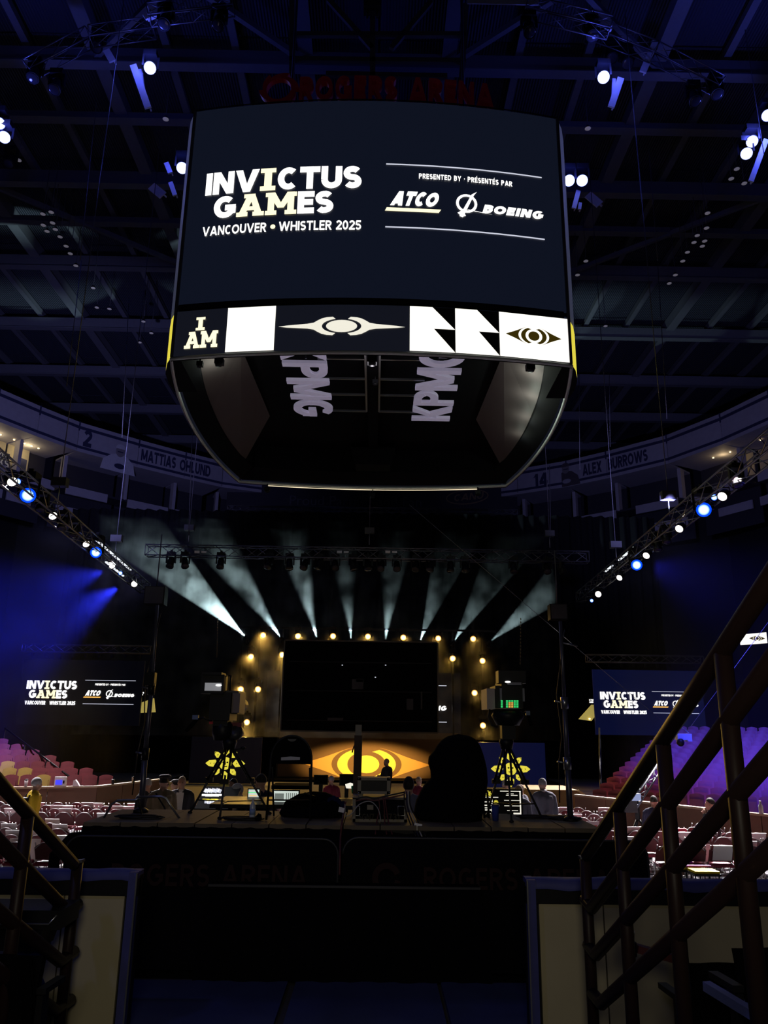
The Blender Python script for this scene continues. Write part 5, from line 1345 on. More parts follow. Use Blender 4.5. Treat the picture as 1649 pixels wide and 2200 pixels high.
# ---- black folding chair, back towards us
def tall_chair():
    Y = 9.3; at = lambda x, y, dy=0.0: PY(x, y, Y + dy)
    root = thing('folding_chair', 'black folding chair with a white label on its back, on the platform', 'chair', V3((at(625, 1768).x, Y, ZP)))
    xl, xr = at(581, 1640).x, at(669, 1640).x; zt_ = at(625, 1581).z; zm = at(625, 1640).z; cx = (xl + xr) / 2; rx = (xr - xl) / 2
    arcp = [V3((cx + rx * cos(t), Y, zm + (zt_ - zm) * sin(t) ** .8 if sin(t) > 0 else zm)) for t in [pi * i / 16 for i in range(17)]]
    MB().path([V3((xr + .01, Y - .05, ZP + .01))] + arcp + [V3((xl - .01, Y - .05, ZP + .01))], .013, 8).build('tube_frame', BLACK, root)
    fo_ = plane_fn((0, Y, 0), (1, 0, 0), (0, 0, 1), (0, -1, 0))
    MB().prism([(p.x * .98 + cx * .02, p.z - .008) for p in arcp] , fo_, -.02, .008).build('back_panel', MATTE, root)
    MB().prism([(cx + .05 * cos(t), zt_ - .035 + .028 * sin(t)) for t in [pi + pi * i / 8 for i in range(9)]], fo_, .008, .012).build('grip_slot', DGREY, root)
    a, b2 = at(604, 1625), at(644, 1634)
    MB().prism([(a.x, b2.z), (b2.x, b2.z + .006), (b2.x, a.z - .005), ((a.x + b2.x) / 2, a.z), (a.x, a.z - .01)], fo_, .008, .011).build('white_label', mk('label_grey', (.5, .5, .52), .7), root)
    a = at(625, 1692).z
    MB().bx(xl + .02, xr - .02, Y + .02, Y + .42, a - .02, a + .02).build('seat', MATTE, root)
    for x in (xl + .02, xr - .02): MB().tube((x, Y + .02, at(625, 1650).z), (x, Y + .38, ZP + .01), .011, 6).build('leg', BLACK, root)
    MB().tube((xl, Y - .03, ZP + .22), (xr, Y - .03, ZP + .22), .009, 6).build('stretcher', BLACK, root)
    return root


tall_chair()
# ---- black-covered lump: cloth over a camera and its chair
def lump():
    Y = 9.55; at = lambda x, y: PY(x, y, Y)
    root = thing('covered_equipment', 'tall black cloth cover over equipment between the flight case and the meter-lit camera', 'cover', V3((at(985, 1765).x, Y, ZP)))
    ol = [(905, 1770), (888, 1752), (893, 1722), (908, 1690), (925, 1672), (924, 1655), (919, 1640), (921, 1625), (931, 1615), (938, 1602), (948, 1590), (965, 1580), (985, 1577), (1005, 1579), (1022, 1588), (1032, 1602), (1040, 1625), (1046, 1650), (1048, 1680), (1044, 1705), (1040, 1730), (1034, 1770)]
    zmin = ZP + .004; rows = []
    N = 26; M_ = 18
    L_ = ol[:13]; R_ = list(reversed(ol[12:]))

    def xat(side, y):
        best = None
        for (x0, y0), (x1, y1) in zip(side[:-1], side[1:]):
            if min(y0, y1) <= y <= max(y0, y1) and y0 != y1: best = x0 + (x1 - x0) * (y - y0) / (y1 - y0)
        return best if best is not None else side[0][0]
    vs = []
    for i in range(N + 1):
        y = 1577.2 + (1769.5 - 1577.2) * (i / N) ** 1.15; a, b2 = at(xat(L_, y), y), at(xat(R_, y), y); cx = (a.x + b2.x) / 2; rx = (b2.x - a.x) / 2; z = max(zmin, (a.z + b2.z) / 2)
        for k in range(M_):
            t = 2 * pi * k / M_; fo = 1 + .05 * sin(k * 2.9 + i * .35) * min(1, i / 6)
            vs.append(V3((cx + rx * cos(t), Y + .02 + min(.30, rx * .9) * sin(t) * fo, z)))
    mb = MB(); mb.add(vs, [(M_ * i + k, M_ * i + (k + 1) % M_, M_ * i + M_ + (k + 1) % M_, M_ * i + M_ + k) for i in range(N) for k in range(M_)] + [list(range(M_))], 0, True)
    mb.build('cloth_cover', MATTE, root)
    mb = MB()
    for x0, x1 in ((952, 958), (1000, 1012), (985, 990)): mb.path([at(x0, 1625) + V3((0, -.29, 0)), at((x0 + x1) / 2, 1690) + V3((0, -.31, 0)), at(x1, 1750) + V3((0, -.3, 0))], .006, 5)
    mb.build('cloth_seam', DRAPE, root)
    return root


lump()
# ---- red chair edge behind the cover
Y = 9.75; p0 = PY(1020, 1735, Y)
r_ = thing('red_side_chair', 'dark red chair half hidden behind the black cover', 'chair', (PY(1030, 1765, Y).x, Y, ZP))
a, b2 = PY(1003, 1724, Y), PY(1034, 1742, Y); MB().bx(a.x, b2.x, Y - .02, Y + .02, b2.z, a.z).build('backrest', MAROON, r_)
a, b2 = PY(1012, 1746, Y), PY(1034, 1752, Y); MB().bx(a.x, b2.x, Y, Y + .3, b2.z, a.z).build('seat', MAROON, r_)
for x in (1036, 1046): q = PY(x, 1700, Y); MB().tube(q, V3((q.x + .01, Y - .05, ZP + .01)), .014, 6).build('leg', BLACK, r_)
p = PY(1016, 1762, Y); MB().box((p.x, Y - .1, ZP + .03), (.03, .02, .04)).build('foot_tip', PAPER, r_)

# ---- flight case, case lid and wooden post
Y = 9.25; at = lambda x, y: PY(x, y, Y)
a, b2 = at(758, 1714), at(872, 1776)
r_ = thing('flight_case', 'low tan-edged black flight case with worn stencil, on the platform edge', 'case', ((a.x + b2.x) / 2, Y, ZP))
MB().bx(a.x, b2.x, Y, Y + .5, ZP, a.z).build('case_body', MATS['black_padding'], r_)
for (x0, y0, x1, y1) in ((757, 1768, 874, 1777), (757, 1712, 874, 1718)): p, q = at(x0, y0), at(x1, y1); MB().bx(p.x, q.x, Y - .012, Y + .51, max(ZP, q.z), max(ZP + .035, p.z)).build('edge_rail', CASE, r_)
for x in (760, 871): p = at(x, 1745); MB().bx(p.x - .018, p.x + .018, Y - .012, Y + .05, ZP, a.z).build('edge_rail', CASE, r_)
for x in (765, 862): p = at(x, 1742); MB().path([p + V3((-.04, -.01, .05)), p + V3((.04, -.01, .05)), p + V3((.04, -.01, -.05)), p + V3((-.04, -.01, -.05))], .006, 5, closed=True).build('handle', STEEL, r_)
for (body, x0, x1) in (('SGN7', 770, 803), ('9731', 822, 858)):
    mb = MB(); p, q = at(x0, 1762), at(x1, 1748); put_word(mb, plane_fn((0, Y, 0), (1, 0, 0), (0, 0, 1), (0, -1, 0)), body, p.x, q.x, p.z, q.z, t=.16, gap=.12, d=.004); mb.build('stencil_lettering', mk('stencil_' + body, (.05, .045, .035), .8), r_)
MB().box(at(795, 1734) + V3((0, -.01, 0)), (.07, .02, .05)).build('latch', CASE, r_)
a, b2 = at(768, 1670), at(838, 1706)
r_ = thing('monitor_case', 'small tan case with a dark screen window standing on the flight case', 'monitor', ((a.x + b2.x) / 2, Y + .1, at(800, 1714).z))
zt0 = at(800, 1714).z
for (x0, y0, x1, y1) in ((768, 1670, 838, 1677), (768, 1699, 838, 1706), (768, 1670, 775, 1706), (831, 1670, 838, 1706)): p, q = at(x0, y0), at(x1, y1); MB().bx(p.x, q.x, Y - .02, Y + .22, q.z, p.z).build('case_edge', CASE, r_)
p, q = at(773, 1675), at(833, 1701); MB().bx(p.x, q.x, Y + .0, Y + .21, q.z, p.z).build('screen_window', BLACK, r_)
for x in (770.5, 835.5):
    for y in (1673, 1703): p = at(x, y); MB().ell((p.x, Y - .022, p.z), (.008, .006, .008), 6, 4).build('corner_rivet', STEEL, r_)
for x in (775, 830): p = at(x, 1706); MB().bx(p.x - .02, p.x + .02, Y, Y + .2, zt0, p.z).build('support', CASE, r_)
Y = 9.75; at = lambda x, y: PY(x, y, Y); p, q = at(770, 1557), at(766, 1700)
r_ = thing('wooden_post', 'upright dark timber post with a pale top behind the monitor case', 'post', (q.x, Y, ZP))
MB().bar(V3((q.x, Y, ZP)), V3((p.x, Y, at(770, 1580).z)), .095, .095, up=(0, 1, 0)).build('shaft', mk('dark_timber', (.05, .03, .02), .7), r_)
MB().bar(V3((p.x, Y, at(770, 1580).z)), V3((p.x, Y, p.z)), .075, .085, up=(0, 1, 0)).build('pale_end', mk('pale_timber', (.22, .2, .15), .7), r_)
MB().path([at(756, 1617), at(760, 1603), at(768, 1600)], .008, 5).build('wire_twist', CABLE, r_)

# ---- bags, cloth, bottle, cables
def blob(name, label, cat, pts, Y, depth, mat, mats2=None, seed=1):
    """soft bag: outline in the image swept to a rounded body"""
    P = [PY(x, y, Y) for x, y in pts]; c = sum(P, V3()) / len(P); n = len(P); vs = []; K = 6
    for k in range(K + 1):
        t = -1 + 2 * k / K; s = sqrt(max(0.02, 1 - abs(t) ** 3))
        for p in P: vs.append(V3((c.x + (p.x - c.x) * s, Y + t * depth / 2, max(ZP + .003, ZP + (p.z - ZP) * s))))
    mb = MB(); mb.add(vs, [(n * k + i, n * k + (i + 1) % n, n * k + n + (i + 1) % n, n * k + n + i) for k in range(K) for i in range(n)] + [list(range(n)), list(reversed(range(n * K, n * K + n)))], 0, True)
    r_ = thing(name, label, cat, (c.x, Y, ZP)); mb.build('bag_body', mat, r_)
    return r_


r_ = blob('equipment_bag', 'big black soft equipment bag under and beside the folding chair', 'bag', ((604, 1767), (600, 1745), (612, 1722), (640, 1706), (672, 1700), (700, 1702), (722, 1712), (735, 1735), (738, 1766)), 9.72, .45, MATTE)
p = PY(655, 1735, 9.5); MB().path([PY(640, 1712, 9.5), PY(655, 1704, 9.48), PY(676, 1712, 9.5)], .012, 6).build('carry_strap', BLACK, r_)
n = 10; vs = []
for i in range(n + 1):
    for j in range(5): q = PY(703 + 38 * i / n, 1722 - 12 * sin(pi * min(1, i / n + .15)) + 5 * j * .8, 9.45 + .06 * j); vs.append(q + V3((0, 0, .008 * sin(i * 2.2 + j))))
tag(MB().add(vs, [(5 * i + j, 5 * i + 5 + j, 5 * i + 6 + j, 5 * i + 1 + j) for i in range(n) for j in range(4)], 0, True).build('folded_cloth', BLUECL, None, at=PY(722, 1720, 9.45)), 'dark blue folded cloth lying on the black equipment bag', 'cloth')
blob('small_pouch', 'small black pouch on the platform beside the water bottle', 'pouch', ((545, 1764), (548, 1755), (555, 1747), (561, 1750), (562, 1760), (558, 1765)), 9.25, .1, MATTE)
p = PY(541, 1764, 9.3); r_ = thing('water_bottle', 'clear plastic water bottle standing on the platform edge', 'bottle', (p.x, 9.3, ZP))
MB().lathe([(.0, 0), (.033, .0), (.034, .05), (.031, .10), (.034, .15), (.012, .195), (.012, .21), (0, .21)], 12, Matrix.Translation((p.x, 9.3, ZP))).build('bottle_body', PLAST, r_)
MB().lathe([(0, .21), (.014, .21), (.014, .232), (0, .232)], 10, Matrix.Translation((p.x, 9.3, ZP))).build('cap', PAPER, r_)
MB().lathe([(.0345, .06), (.035, .06), (.035, .12), (.0345, .12)], 12, Matrix.Translation((p.x, 9.3, ZP))).build('label_band', mk('bottle_label', (.25, .35, .6), .5), r_)
p = PY(1064, 1763, 9.5); r_ = thing('blue_bin', 'small dark blue bin on the platform beside the meter-lit camera', 'bin', (p.x, 9.5, ZP))
MB().lathe([(0, 0), (.035, 0), (.045, .18), (.04, .18), (.03, .01), (0, .01)], 12, Matrix.Translation((p.x, 9.5, ZP))).build('bin_body', BLUECL, r_); MB().lathe([(.044, .17), (.049, .17), (.049, .185), (.044, .185)], 12, Matrix.Translation((p.x, 9.5, ZP))).build('bin_lip', BLUEP, r_)


def cable(label, pts, mat, r=.008, group='cables on the platform'):
    P = [V3(p) for p in pts]; Q = []
    for i in range(len(P) - 1):
        a = P[max(i - 1, 0)]; b2 = P[i]; c = P[i + 1]; d = P[min(i + 2, len(P) - 1)]
        for k in range(6): t = k / 6; Q.append(.5 * ((2 * b2) + (c - a) * t + (2 * a - 5 * b2 + 4 * c - d) * t * t + (3 * b2 - a - 3 * c + d) * t ** 3))
    Q.append(P[-1]); o = MB().path(Q, r, 6).build('cable', mat, None, at=P[0]); return tag(o, label, 'cable', group)


at = lambda x, y, Y=9.05: PY(x, y, Y)
cable('maroon cable dropping over the platform front beside the equipment bag', [at(742, 1722), at(738, 1745), at(734, 1770, 8.86), at(731, 1800, 8.84), at(730, 1840, 8.62), at(729, 1880, 8.6)], CABLER, .012)
cable('pale grey cable looping in front of the flight case', [at(741, 1725), at(742, 1752), at(755, 1748), at(772, 1728), at(795, 1722), at(812, 1738), at(818, 1765)], CABLEG, .006)
for i, (x0, x1, x2, nm) in enumerate(((868, 878, 893, 'nearest the flight case'), (873, 884, 899, 'second from the flight case'), (877, 890, 906, 'third from the flight case'), (880, 896, 914, 'nearest the black cover'))):
    cable('hanging cable at the corner of the flight case, ' + nm, [at(x0, 1700), at(x0 + 1, 1730), at(x1, 1762), at(x2, 1797, 8.88)], (CABLE, NAVYC, CABLEG, CABLE)[i], .008, 'hanging cables at the flight case')
for i, (x0, x1) in enumerate(((812, 806), (822, 830), (826, 842))): cable('dark red cable in front of the flight case, %s towards the cover' % ordn(i), [at(x0, 1712), at(x0 + 3, 1735), at((x0 + x1) / 2, 1765), at(x1, 1792, 8.88)], CABLER, .008, 'red cables on the flight case')
for i, (y, nm) in enumerate(((1716, 'upper'), (1721, 'lower'))): cable('bundle cable lying over the flight case lid, %s of two' % nm, [at(764, y), at(785, y - 4), at(805, y - 1), at(830, y - 6), at(868, y - 14)], CABLER if i else CABLE, .009, 'cables over the flight case')
for (x, y, nm) in ((733, 1740, 'taped to the maroon cable'), (897, 1777, 'taped to the hanging cables')):
    p = at(x, y, 8.98); r2 = MB().box(p, (.085 if x > 800 else .06, .004, .075 if x > 800 else .05), Matrix.Rotation(.2, 3, 'Y')).build('paper_tag', PAPER, None, at=p); tag(r2, 'small white paper tag ' + nm, 'tag', 'paper tags on cables')
# coiled cables on deck
for (px, py, nm, w_) in ((300, 1757, 'inside the steel frame', .32), (520, 1760, 'beside the first tripod', .28), (1215, 1760, 'at the foot of the stand pole', .22), (1150, 1757, 'behind the meter-lit tripod', .26)):
    p = PZ(px, py, ZP + .012); mb = MB(); pts = []
    for k in range(48): a = k * 2 * pi / 12; rr_ = w_ * (.55 + .45 * (k % 17) / 17); pts.append(V3((p.x + rr_ * cos(a), min(10.2, max(8.95, p.y + rr_ * .35 * sin(a))), ZP + .012 + .008 * (k // 12))))
    o = mb.path(pts, .008, 5).build('coiled_cable', CABLE, None, at=p); tag(o, 'loose coil of black cable on the platform ' + nm, 'cable', 'coiled cables on the platform')
# steel tube frame
Y = 9.35; at = lambda x, y, dy=0.0: PY(x, y, Y + dy)
r_ = thing('steel_tube_frame', 'bright bent steel tube frame standing on the platform corner', 'frame', (at(300, 1768).x, Y, ZP))
b0, b1 = at(222, 1768), at(385, 1768)
MB().path([V3((b0.x, Y, ZP)), at(240, 1728), at(252, 1720), at(290, 1719), at(300, 1714)], .013, 8).build('tube_end', STEEL, r_)
MB().path([at(296, 1713), at(345, 1711), at(356, 1715), at(362, 1724), V3((b1.x, Y, ZP))], .013, 8).build('tube_end', STEEL, r_)
MB().path([at(296, 1713, .02), V3((at(290, 1768).x, Y + .25, ZP))], .011, 8).build('rear_leg', DGREY, r_)
# tall stand poles
for (pts, Y, nm, grp) in ((((338, 1300), (325, 1480), (312, 1620), (300, 1768)), 9.9, 'at the platform corner by the steel frame', 0), (((1203, 1335), (1212, 1510), (1218, 1640), (1226, 1775)), 9.6, 'at the platform corner by the handrail', 0)):
    P = [PY(x, y, Y) for x, y in pts]; P[-1] = V3((P[-1].x, Y, ZP)); r_ = thing('stand_pole', 'tall slim telescopic stand pole ' + nm, 'stand', P[-1], 'tall stand poles')
    for i in range(3): MB().tube(P[i], P[i + 1], (.022, .029, .036)[i], 8).build('pole_section', mk('pole_%d_%d' % (pts[0][0], i), (.12, .12, .16), .4, .6), r_)
    for i in (1, 2): d = (P[i] - P[i + 1]).normalized(); MB().tube(P[i] - d * .07, P[i] + d * .07, .045, 10).build('collar', MATS['brushed_steel'] if pts[0][0] > 800 else BLACK, r_); MB().tube(P[i], P[i] + V3((-.12, 0, .02)), .012, 6).build('clamp_lever', STEEL, r_)
    MB().path([P[0] + V3((.05, 0, -.1)), P[1] + V3((-.09, 0, .1)), P[1] + V3((-.05, 0, -.4)), P[2] + V3((-.10, 0, 0)), P[3] + V3((-.12, .0, .2))], .008, 5).build('tied_cable', CABLE, r_)
    MB().lathe([(0, 0), (.09, 0), (.09, .03), (.04, .06), (0, .06)], 12, Matrix.Translation(P[-1])).build('base_plate', BLACK, r_)
    if pts[0][0] > 800: MB().tube(PY(1208, 1381, Y), PY(1240, 1388, Y), .01, 6).build('cross_arm', STEEL, r_)
    else:
        MB().box(P[1] + V3((-.02, 0, .12)), (.12, .1, .16)).build('junction_box', BLACK, r_)
# ================================================================== FLOOR CHAIRS
def project(P):
    d = RM.transposed() @ (V3(P) - CAM); return 824.5 - F * d.x / d.z, 1100 + F * d.y / d.z


def chair_meshes():
    fr = MB()
    for sx in (-.21, .21):
        fr.path([(sx, .20, .0), (sx, .02, .44), (sx * .98, -.20, .80)], .011, 5); fr.path([(sx, -.22, .0), (sx, .16, .44)], .011, 5)
    fr.path([(-.19 + .38 * i / 8, -.205 - .012, .80 - .10 * abs(-1 + i / 4) ** 2.4 + .004) for i in range(9)], .012, 5); fr.path([(-.21, .18, .06), (.21, .18, .06)], .009, 5); fr.path([(-.21, -.20, .08), (.21, -.20, .08)], .009, 5)
    bk = MB(); n = 9
    for s_ in (0, 1):
        vs = []
        for i in range(n + 1):
            t = -1 + 2 * i / n; top = .80 - .085 * abs(t) ** 2.4
            for z in (.50, .66, top): vs.append(V3((t * .225, -.03 - (z - .44) * .47 + .02 * (t * t) - .028 * s_ - .012, z)))
        f = [(3 * i + j, 3 * i + 3 + j, 3 * i + 4 + j, 3 * i + 1 + j) for i in range(n) for j in (0, 1)]
        bk.add(vs, f if not s_ else [tuple(reversed(q)) for q in f], 0, True)
    st = MB().box((0, .0, .44), (.40, .40, .045)).box((0, .0, .467), (.36, .36, .014))
    out = []
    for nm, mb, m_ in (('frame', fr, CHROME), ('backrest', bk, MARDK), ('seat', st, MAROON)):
        o = mb.build(nm, m_); out.append((nm, o.data)); bpy.data.objects.remove(o)
    return out


CM = chair_meshes()
pm = MB().box((0, .02, .478), (.24, .30, .006), Matrix.Rotation(.12, 3, 'Z')).box((.02, .05, .484), (.21, .28, .004), Matrix.Rotation(-.1, 3, 'Z')).build('programme', PAPER); PME = pm.data; bpy.data.objects.remove(pm)
pm = MB().box((.0, -.055, .685), (.30, .014, .44), Matrix.Rotation(.44, 3, 'X')).box((.01, -.04, .67), (.28, .008, .40), Matrix.Rotation(.44, 3, 'X')).build('folder', PAPER); FME = pm.data; bpy.data.objects.remove(pm)
pm = MB().box((.0, -.205, .67), (.36, .008, .30), Matrix.Rotation(.44, 3, 'X')).box((0, -.255, .806), (.36, .09, .008)).build('card', PAPER); KME = pm.data; bpy.data.objects.remove(pm)
occupied = []
spots = []


def right_wall_x(Y): return 6.1 + (23.2 - Y) * .67 - .55


CRX = PY(1352, 1732, 19.8).lerp(PY(1424, 1622, 21.5), .18).x
rows = {}
RY = {-1: (15.0, 15.9, 16.8, 17.7, 19.7, 20.45, 21.2, 21.95), 1: (15.7, 16.8, 17.6, 18.4, 19.2, 20.0, 20.8, 21.6, 22.4)}
for side in (-1, 1):
    for k, Y in enumerate(RY[side]):
        for j in range(30):
            X = side * (1.75 + .51 * j) + (.1 if side > 0 else -.1)
            if side > 0 and X > right_wall_x(Y): continue
            if side < 0 and X < -11.4 and Y > 21.9: continue
            px, py = project((X, Y - .2, .8))
            if px < -25 or px > 1675: continue
            if 150 < px < 1378 and py > (1764 if px < 1290 else 1800): continue
            if 640 < px < 1130: continue
            if side > 0 and abs(X - CRX) < .85 and 19.0 < Y < 21.0: continue      # the camera crane stands here
            if abs(X) < 3.4 and Y < 16.2: continue
            rows.setdefault((side, k), []).append((X, Y))
nchair = 0
for (side, k), lst in sorted(rows.items()):
    lst.sort(key=lambda a: abs(a[0]))
    for j, (X, Y) in enumerate(lst):
        X += random.uniform(-.02, .02); Y += random.uniform(-.03, .03)
        blk = 'yellow-jacket block' if side < 0 else 'handrail block'
        r_ = thing('folding_chair', 'maroon folding chair, %s row from the platform, %s from centre, %s' % (ordn(k), ordn(j), blk), 'chair', (X, Y, 0.002), 'maroon folding chairs on the floor')
        r_.rotation_euler = (0, 0, random.uniform(-.06, .06)); nchair += 1
        for nm, me in CM: mesh_obj(nm, me, r_)
        u_ = random.random(); rz = r_.rotation_euler.z
        where = '%s row from the platform, %s from centre, %s' % (ordn(k), ordn(j), blk)
        if u_ < .34:
            p = mesh_obj('programme_folder', FME, None, (X, Y, 0), (0, 0, rz)); tag(p, 'white folder upright on a chair, ' + where, 'folder', 'folders on the folding chairs')
        elif u_ < .56:
            p = mesh_obj('seat_card', KME, None, (X, Y, 0), (0, 0, rz)); tag(p, 'white card over a chair back, ' + where, 'card', 'white cards over chair backs')
        elif u_ < .9:
            p = mesh_obj('paper_programme', PME, None, (X, Y, 0), (0, 0, rz + random.uniform(-.2, .2))); tag(p, 'white programme flat on a chair, ' + where, 'programme', 'programmes on the folding chairs')
print('floor chairs', nchair)

# white cards hung on some chair backs
CARDS = ((36, 1832, 34, 52, 0, 'at the near end by the handrail end'), (72, 1828, 24, 44, 0, 'second by the handrail end'), (195, 1742, 48, 24, 1, 'in the yellow-jacket block'), (362, 1745, 30, 22, 1, 'just beyond the steel frame'),
         (1273, 1778, 26, 24, 2, 'with a three-stripe flag'), (1228, 1757, 36, 22, 1, 'behind the stand pole'), (1182, 1755, 18, 20, 3, 'with a red flag by the suited man'), (1505, 1834, 38, 36, 4, 'with a round emblem under the handrail'),
         (1467, 1826, 20, 24, 1, 'next to the round emblem card'), (1548, 1803, 32, 24, 1, 'between two rail posts, lower'), (1573, 1813, 34, 24, 1, 'between two rail posts, upper'), (1622, 1818, 20, 20, 1, 'beyond the last rail post'))
FLAGK = mk('flag_black', (.02, .02, .02), .7); FLAGY = mk('flag_yellow', (.75, .55, .03), .7); FLAGR = mk('flag_red', (.6, .03, .04), .7); FLAGG = mk('flag_grey', (.25, .25, .3), .7)
for (px, py, w_, h_, fl_, nm) in CARDS:
    p = PZ(px, py, .60); s = p.y / F * 1.03; w2, h2 = w_ * s / 2, h_ * s / 2
    r_ = thing('name_card', 'white card hung on a folding chair back, ' + nm, 'card', (p.x, p.y, p.z - h2), 'white cards on chair backs')
    fC = plane_fn((p.x, p.y - .05, p.z), (1, 0, 0), (0, .25, .97), (0, -1, 0))
    vs = []
    MB().prism([(-w2, -h2), (w2, -h2), (w2 * .98, h2), (-w2 * .98, h2)], fC, 0, .006).build('card_sheet', PAPER, r_)
    if fl_ == 0: MB().prism([(-w2 * .9, -h2 * .3), (-w2 * .6, -h2 * .3), (-w2 * .6, 0), (-w2 * .9, 0)], fC, .006, .008).build('print', GREEN, r_)
    if fl_ == 1: MB().prism([(-w2 * .4, -h2 * .1), (w2 * .4, -h2 * .1), (w2 * .4, h2 * .1), (-w2 * .4, h2 * .1)], fC, .006, .008).build('print', FLAGG, r_)
    if fl_ == 2:
        for i, m_ in enumerate((FLAGK, FLAGY, FLAGR)): MB().prism([(-w2 * .5 + i * w2 * .35, -h2 * .4), (-w2 * .5 + (i + 1) * w2 * .35, -h2 * .4), (-w2 * .5 + (i + 1) * w2 * .35, h2 * .4), (-w2 * .5 + i * w2 * .35, h2 * .4)], fC, .006, .008).build('flag_stripe', m_, r_)
    if fl_ == 3:
        MB().prism([(-w2 * .6, -h2 * .4), (w2 * .6, -h2 * .4), (w2 * .6, h2 * .4), (-w2 * .6, h2 * .4)], fC, .006, .008).build('flag_field', FLAGR, r_)
        MB().prism([(-w2 * .6, -h2 * .08), (w2 * .6, -h2 * .08), (w2 * .6, h2 * .08), (-w2 * .6, h2 * .08)], fC, .008, .01).build('flag_bar', PAPER, r_); MB().prism([(-w2 * .3, -h2 * .4), (-w2 * .1, -h2 * .4), (-w2 * .1, h2 * .4), (-w2 * .3, h2 * .4)], fC, .008, .011).build('flag_bar', PAPER, r_)
    if fl_ == 4:
        MB().prism(arc(0, h2 * .2, w2 * .16, w2 * .16, 0, 340, 13), fC, .006, .008).build('emblem_disc', FLAGK, r_)
        for sx in (-1, 1):
            for sz in (-1, 1): MB().prism([(sx * w2 * .3 + a, h2 * .2 + sz * w2 * .22 + b_) for a, b_ in ((-.02, -.012), (.02, -.012), (.02, .012), (-.02, .012))], fC, .006, .008).build('emblem_bar', FLAGG, r_)
        MB().prism([(-w2 * .3, -h2 * .35), (w2 * .3, -h2 * .35), (w2 * .3, -h2 * .3), (-w2 * .3, -h2 * .3)], fC, .006, .008).build('print_line', FLAGG, r_)
# bright front-row chairs by the handrail: red square-backed chair and yellow cushions
p = PZ(1455, 1866, .0); r_ = thing('square_back_chair', 'bright red square-backed folding chair seen through the handrail', 'chair', (p.x, p.y, 0))
MB().prism([(-.235, .44), (.235, .44), (.225, .82), (-.225, .82)], plane_fn((p.x, p.y, 0), (1, 0, 0), (0, -.1, 1), (0, -1, 0)), 0, .04).build('backrest', mk('bright_red_vinyl', (.40, .02, .05), .5), r_)
MB().bx(p.x - .23, p.x + .23, p.y + .02, p.y + .42, .40, .44).build('seat', MAROON, r_)
for sx in (-.25, .25):
    MB().path([(p.x + sx, p.y + .38, .01), (p.x + sx, p.y - .08, .80)], .012, 6).build('leg', STEEL, r_); MB().path([(p.x + sx, p.y - .12, .01), (p.x + sx, p.y + .35, .42)], .012, 6).build('leg', STEEL, r_)
for z in (.1, .26): MB().tube((p.x - .25, p.y - .06, z), (p.x + .25, p.y - .06, z), .01, 6).build('stretcher', STEEL, r_)
for i, (px, py, nm) in enumerate(((1510, 1871, 'beside the round emblem card'), (1470, 1862, 'behind the third rail post'))):
    p = PZ(px, py, .46); r_ = thing('seat_cushion', 'yellow seat cushion with purple edge ' + nm, 'cushion', (p.x, p.y, .44), 'yellow seat cushions')
    MB().box((p.x, p.y, .46), (.44, .36, .04)).build('cushion_top', mk('cushion_yellow%d' % i, (.8, .62, .02), .6), r_); MB().box((p.x, p.y + .24, .50), (.46, .10, .03)).build('cushion_edge', mk('cushion_purple%d' % i, (.35, .05, .45), .6), r_)
    s_ = thing('low_stool', 'low dark stool carrying the yellow cushion ' + nm, 'stool', (p.x, p.y, 0), 'dark stools'); MB().bx(p.x - .24, p.x + .24, p.y - .2, p.y + .3, .40, .44).build('seat', BLACK, s_)
    for sx in (-.21, .21):
        for sy in (-.16, .26): MB().tube((p.x + sx, p.y + sy, 0), (p.x + sx, p.y + sy, .4), .014, 6).build('leg', DGREY, s_)

# ================================================================== RINK BOARDS AND SEATING BANKS
def dasher(label, pts, h=1.07):
    r_ = thing('wooden_boards', label, 'boards', (pts[0][0], pts[0][1], 0), 'wooden boards before the seating')
    for (x0, y0), (x1, y1) in zip(pts[:-1], pts[1:]):
        L_ = sqrt((x1 - x0) ** 2 + (y1 - y0) ** 2); n = max(1, round(L_ / 1.2)); ux = V3(((x1 - x0) / L_, (y1 - y0) / L_, 0)); nr = V3((ux.y, -ux.x, 0)); fn = plane_fn((x0, y0, 0), ux, (0, 0, 1), nr)
        for i in range(n): MB().prism([(L_ * i / n + .01, .0), (L_ * (i + 1) / n - .01, .0), (L_ * (i + 1) / n - .01, h - .05), (L_ * i / n + .01, h - .05)], fn, -.08, .003 * (i % 2)).build('board_panel', DASH, r_)
        MB().prism([(0, h - .05), (L_, h - .05), (L_, h), (0, h)], fn, -.14, .03).build('cap_rail', DASHCAP, r_)
    return r_


LD = [(-15.5, 21.7), (-11.5, 22.6), (-7.7, 23.9), (-6.6, 27.5)]; RD = [(6.1, 23.2), (9.2, 18.6), (11.9, 15.2)]
dasher('wooden rink boards behind the yellow-jacketed person', LD); dasher('wooden rink boards before the blue-lit seats', RD)


def seat_mesh():
    mb = MB(); n = 5
    for s_ in (0, 1):
        vs = []
        for i in range(n + 1):
            t = -1 + 2 * i / n
            for z in (.34, .62, .82 - .05 * t * t): vs.append(V3((t * .225, .16 + (z - .3) * .16 + .03 * t * t + .05 * s_, z)))
        f = [(3 * i + j, 3 * i + 3 + j, 3 * i + 4 + j, 3 * i + 1 + j) for i in range(n) for j in (0, 1)]; mb.add(vs, f if not s_ else [tuple(reversed(q)) for q in f], 0, True)
    mb.box((0, .10, .50), (.40, .05, .36), Matrix.Rotation(-.15, 3, 'X')); mb.box((-.24, .12, .42), (.03, .25, .05)).box((0, .18, .17), (.08, .08, .34))
    return mb


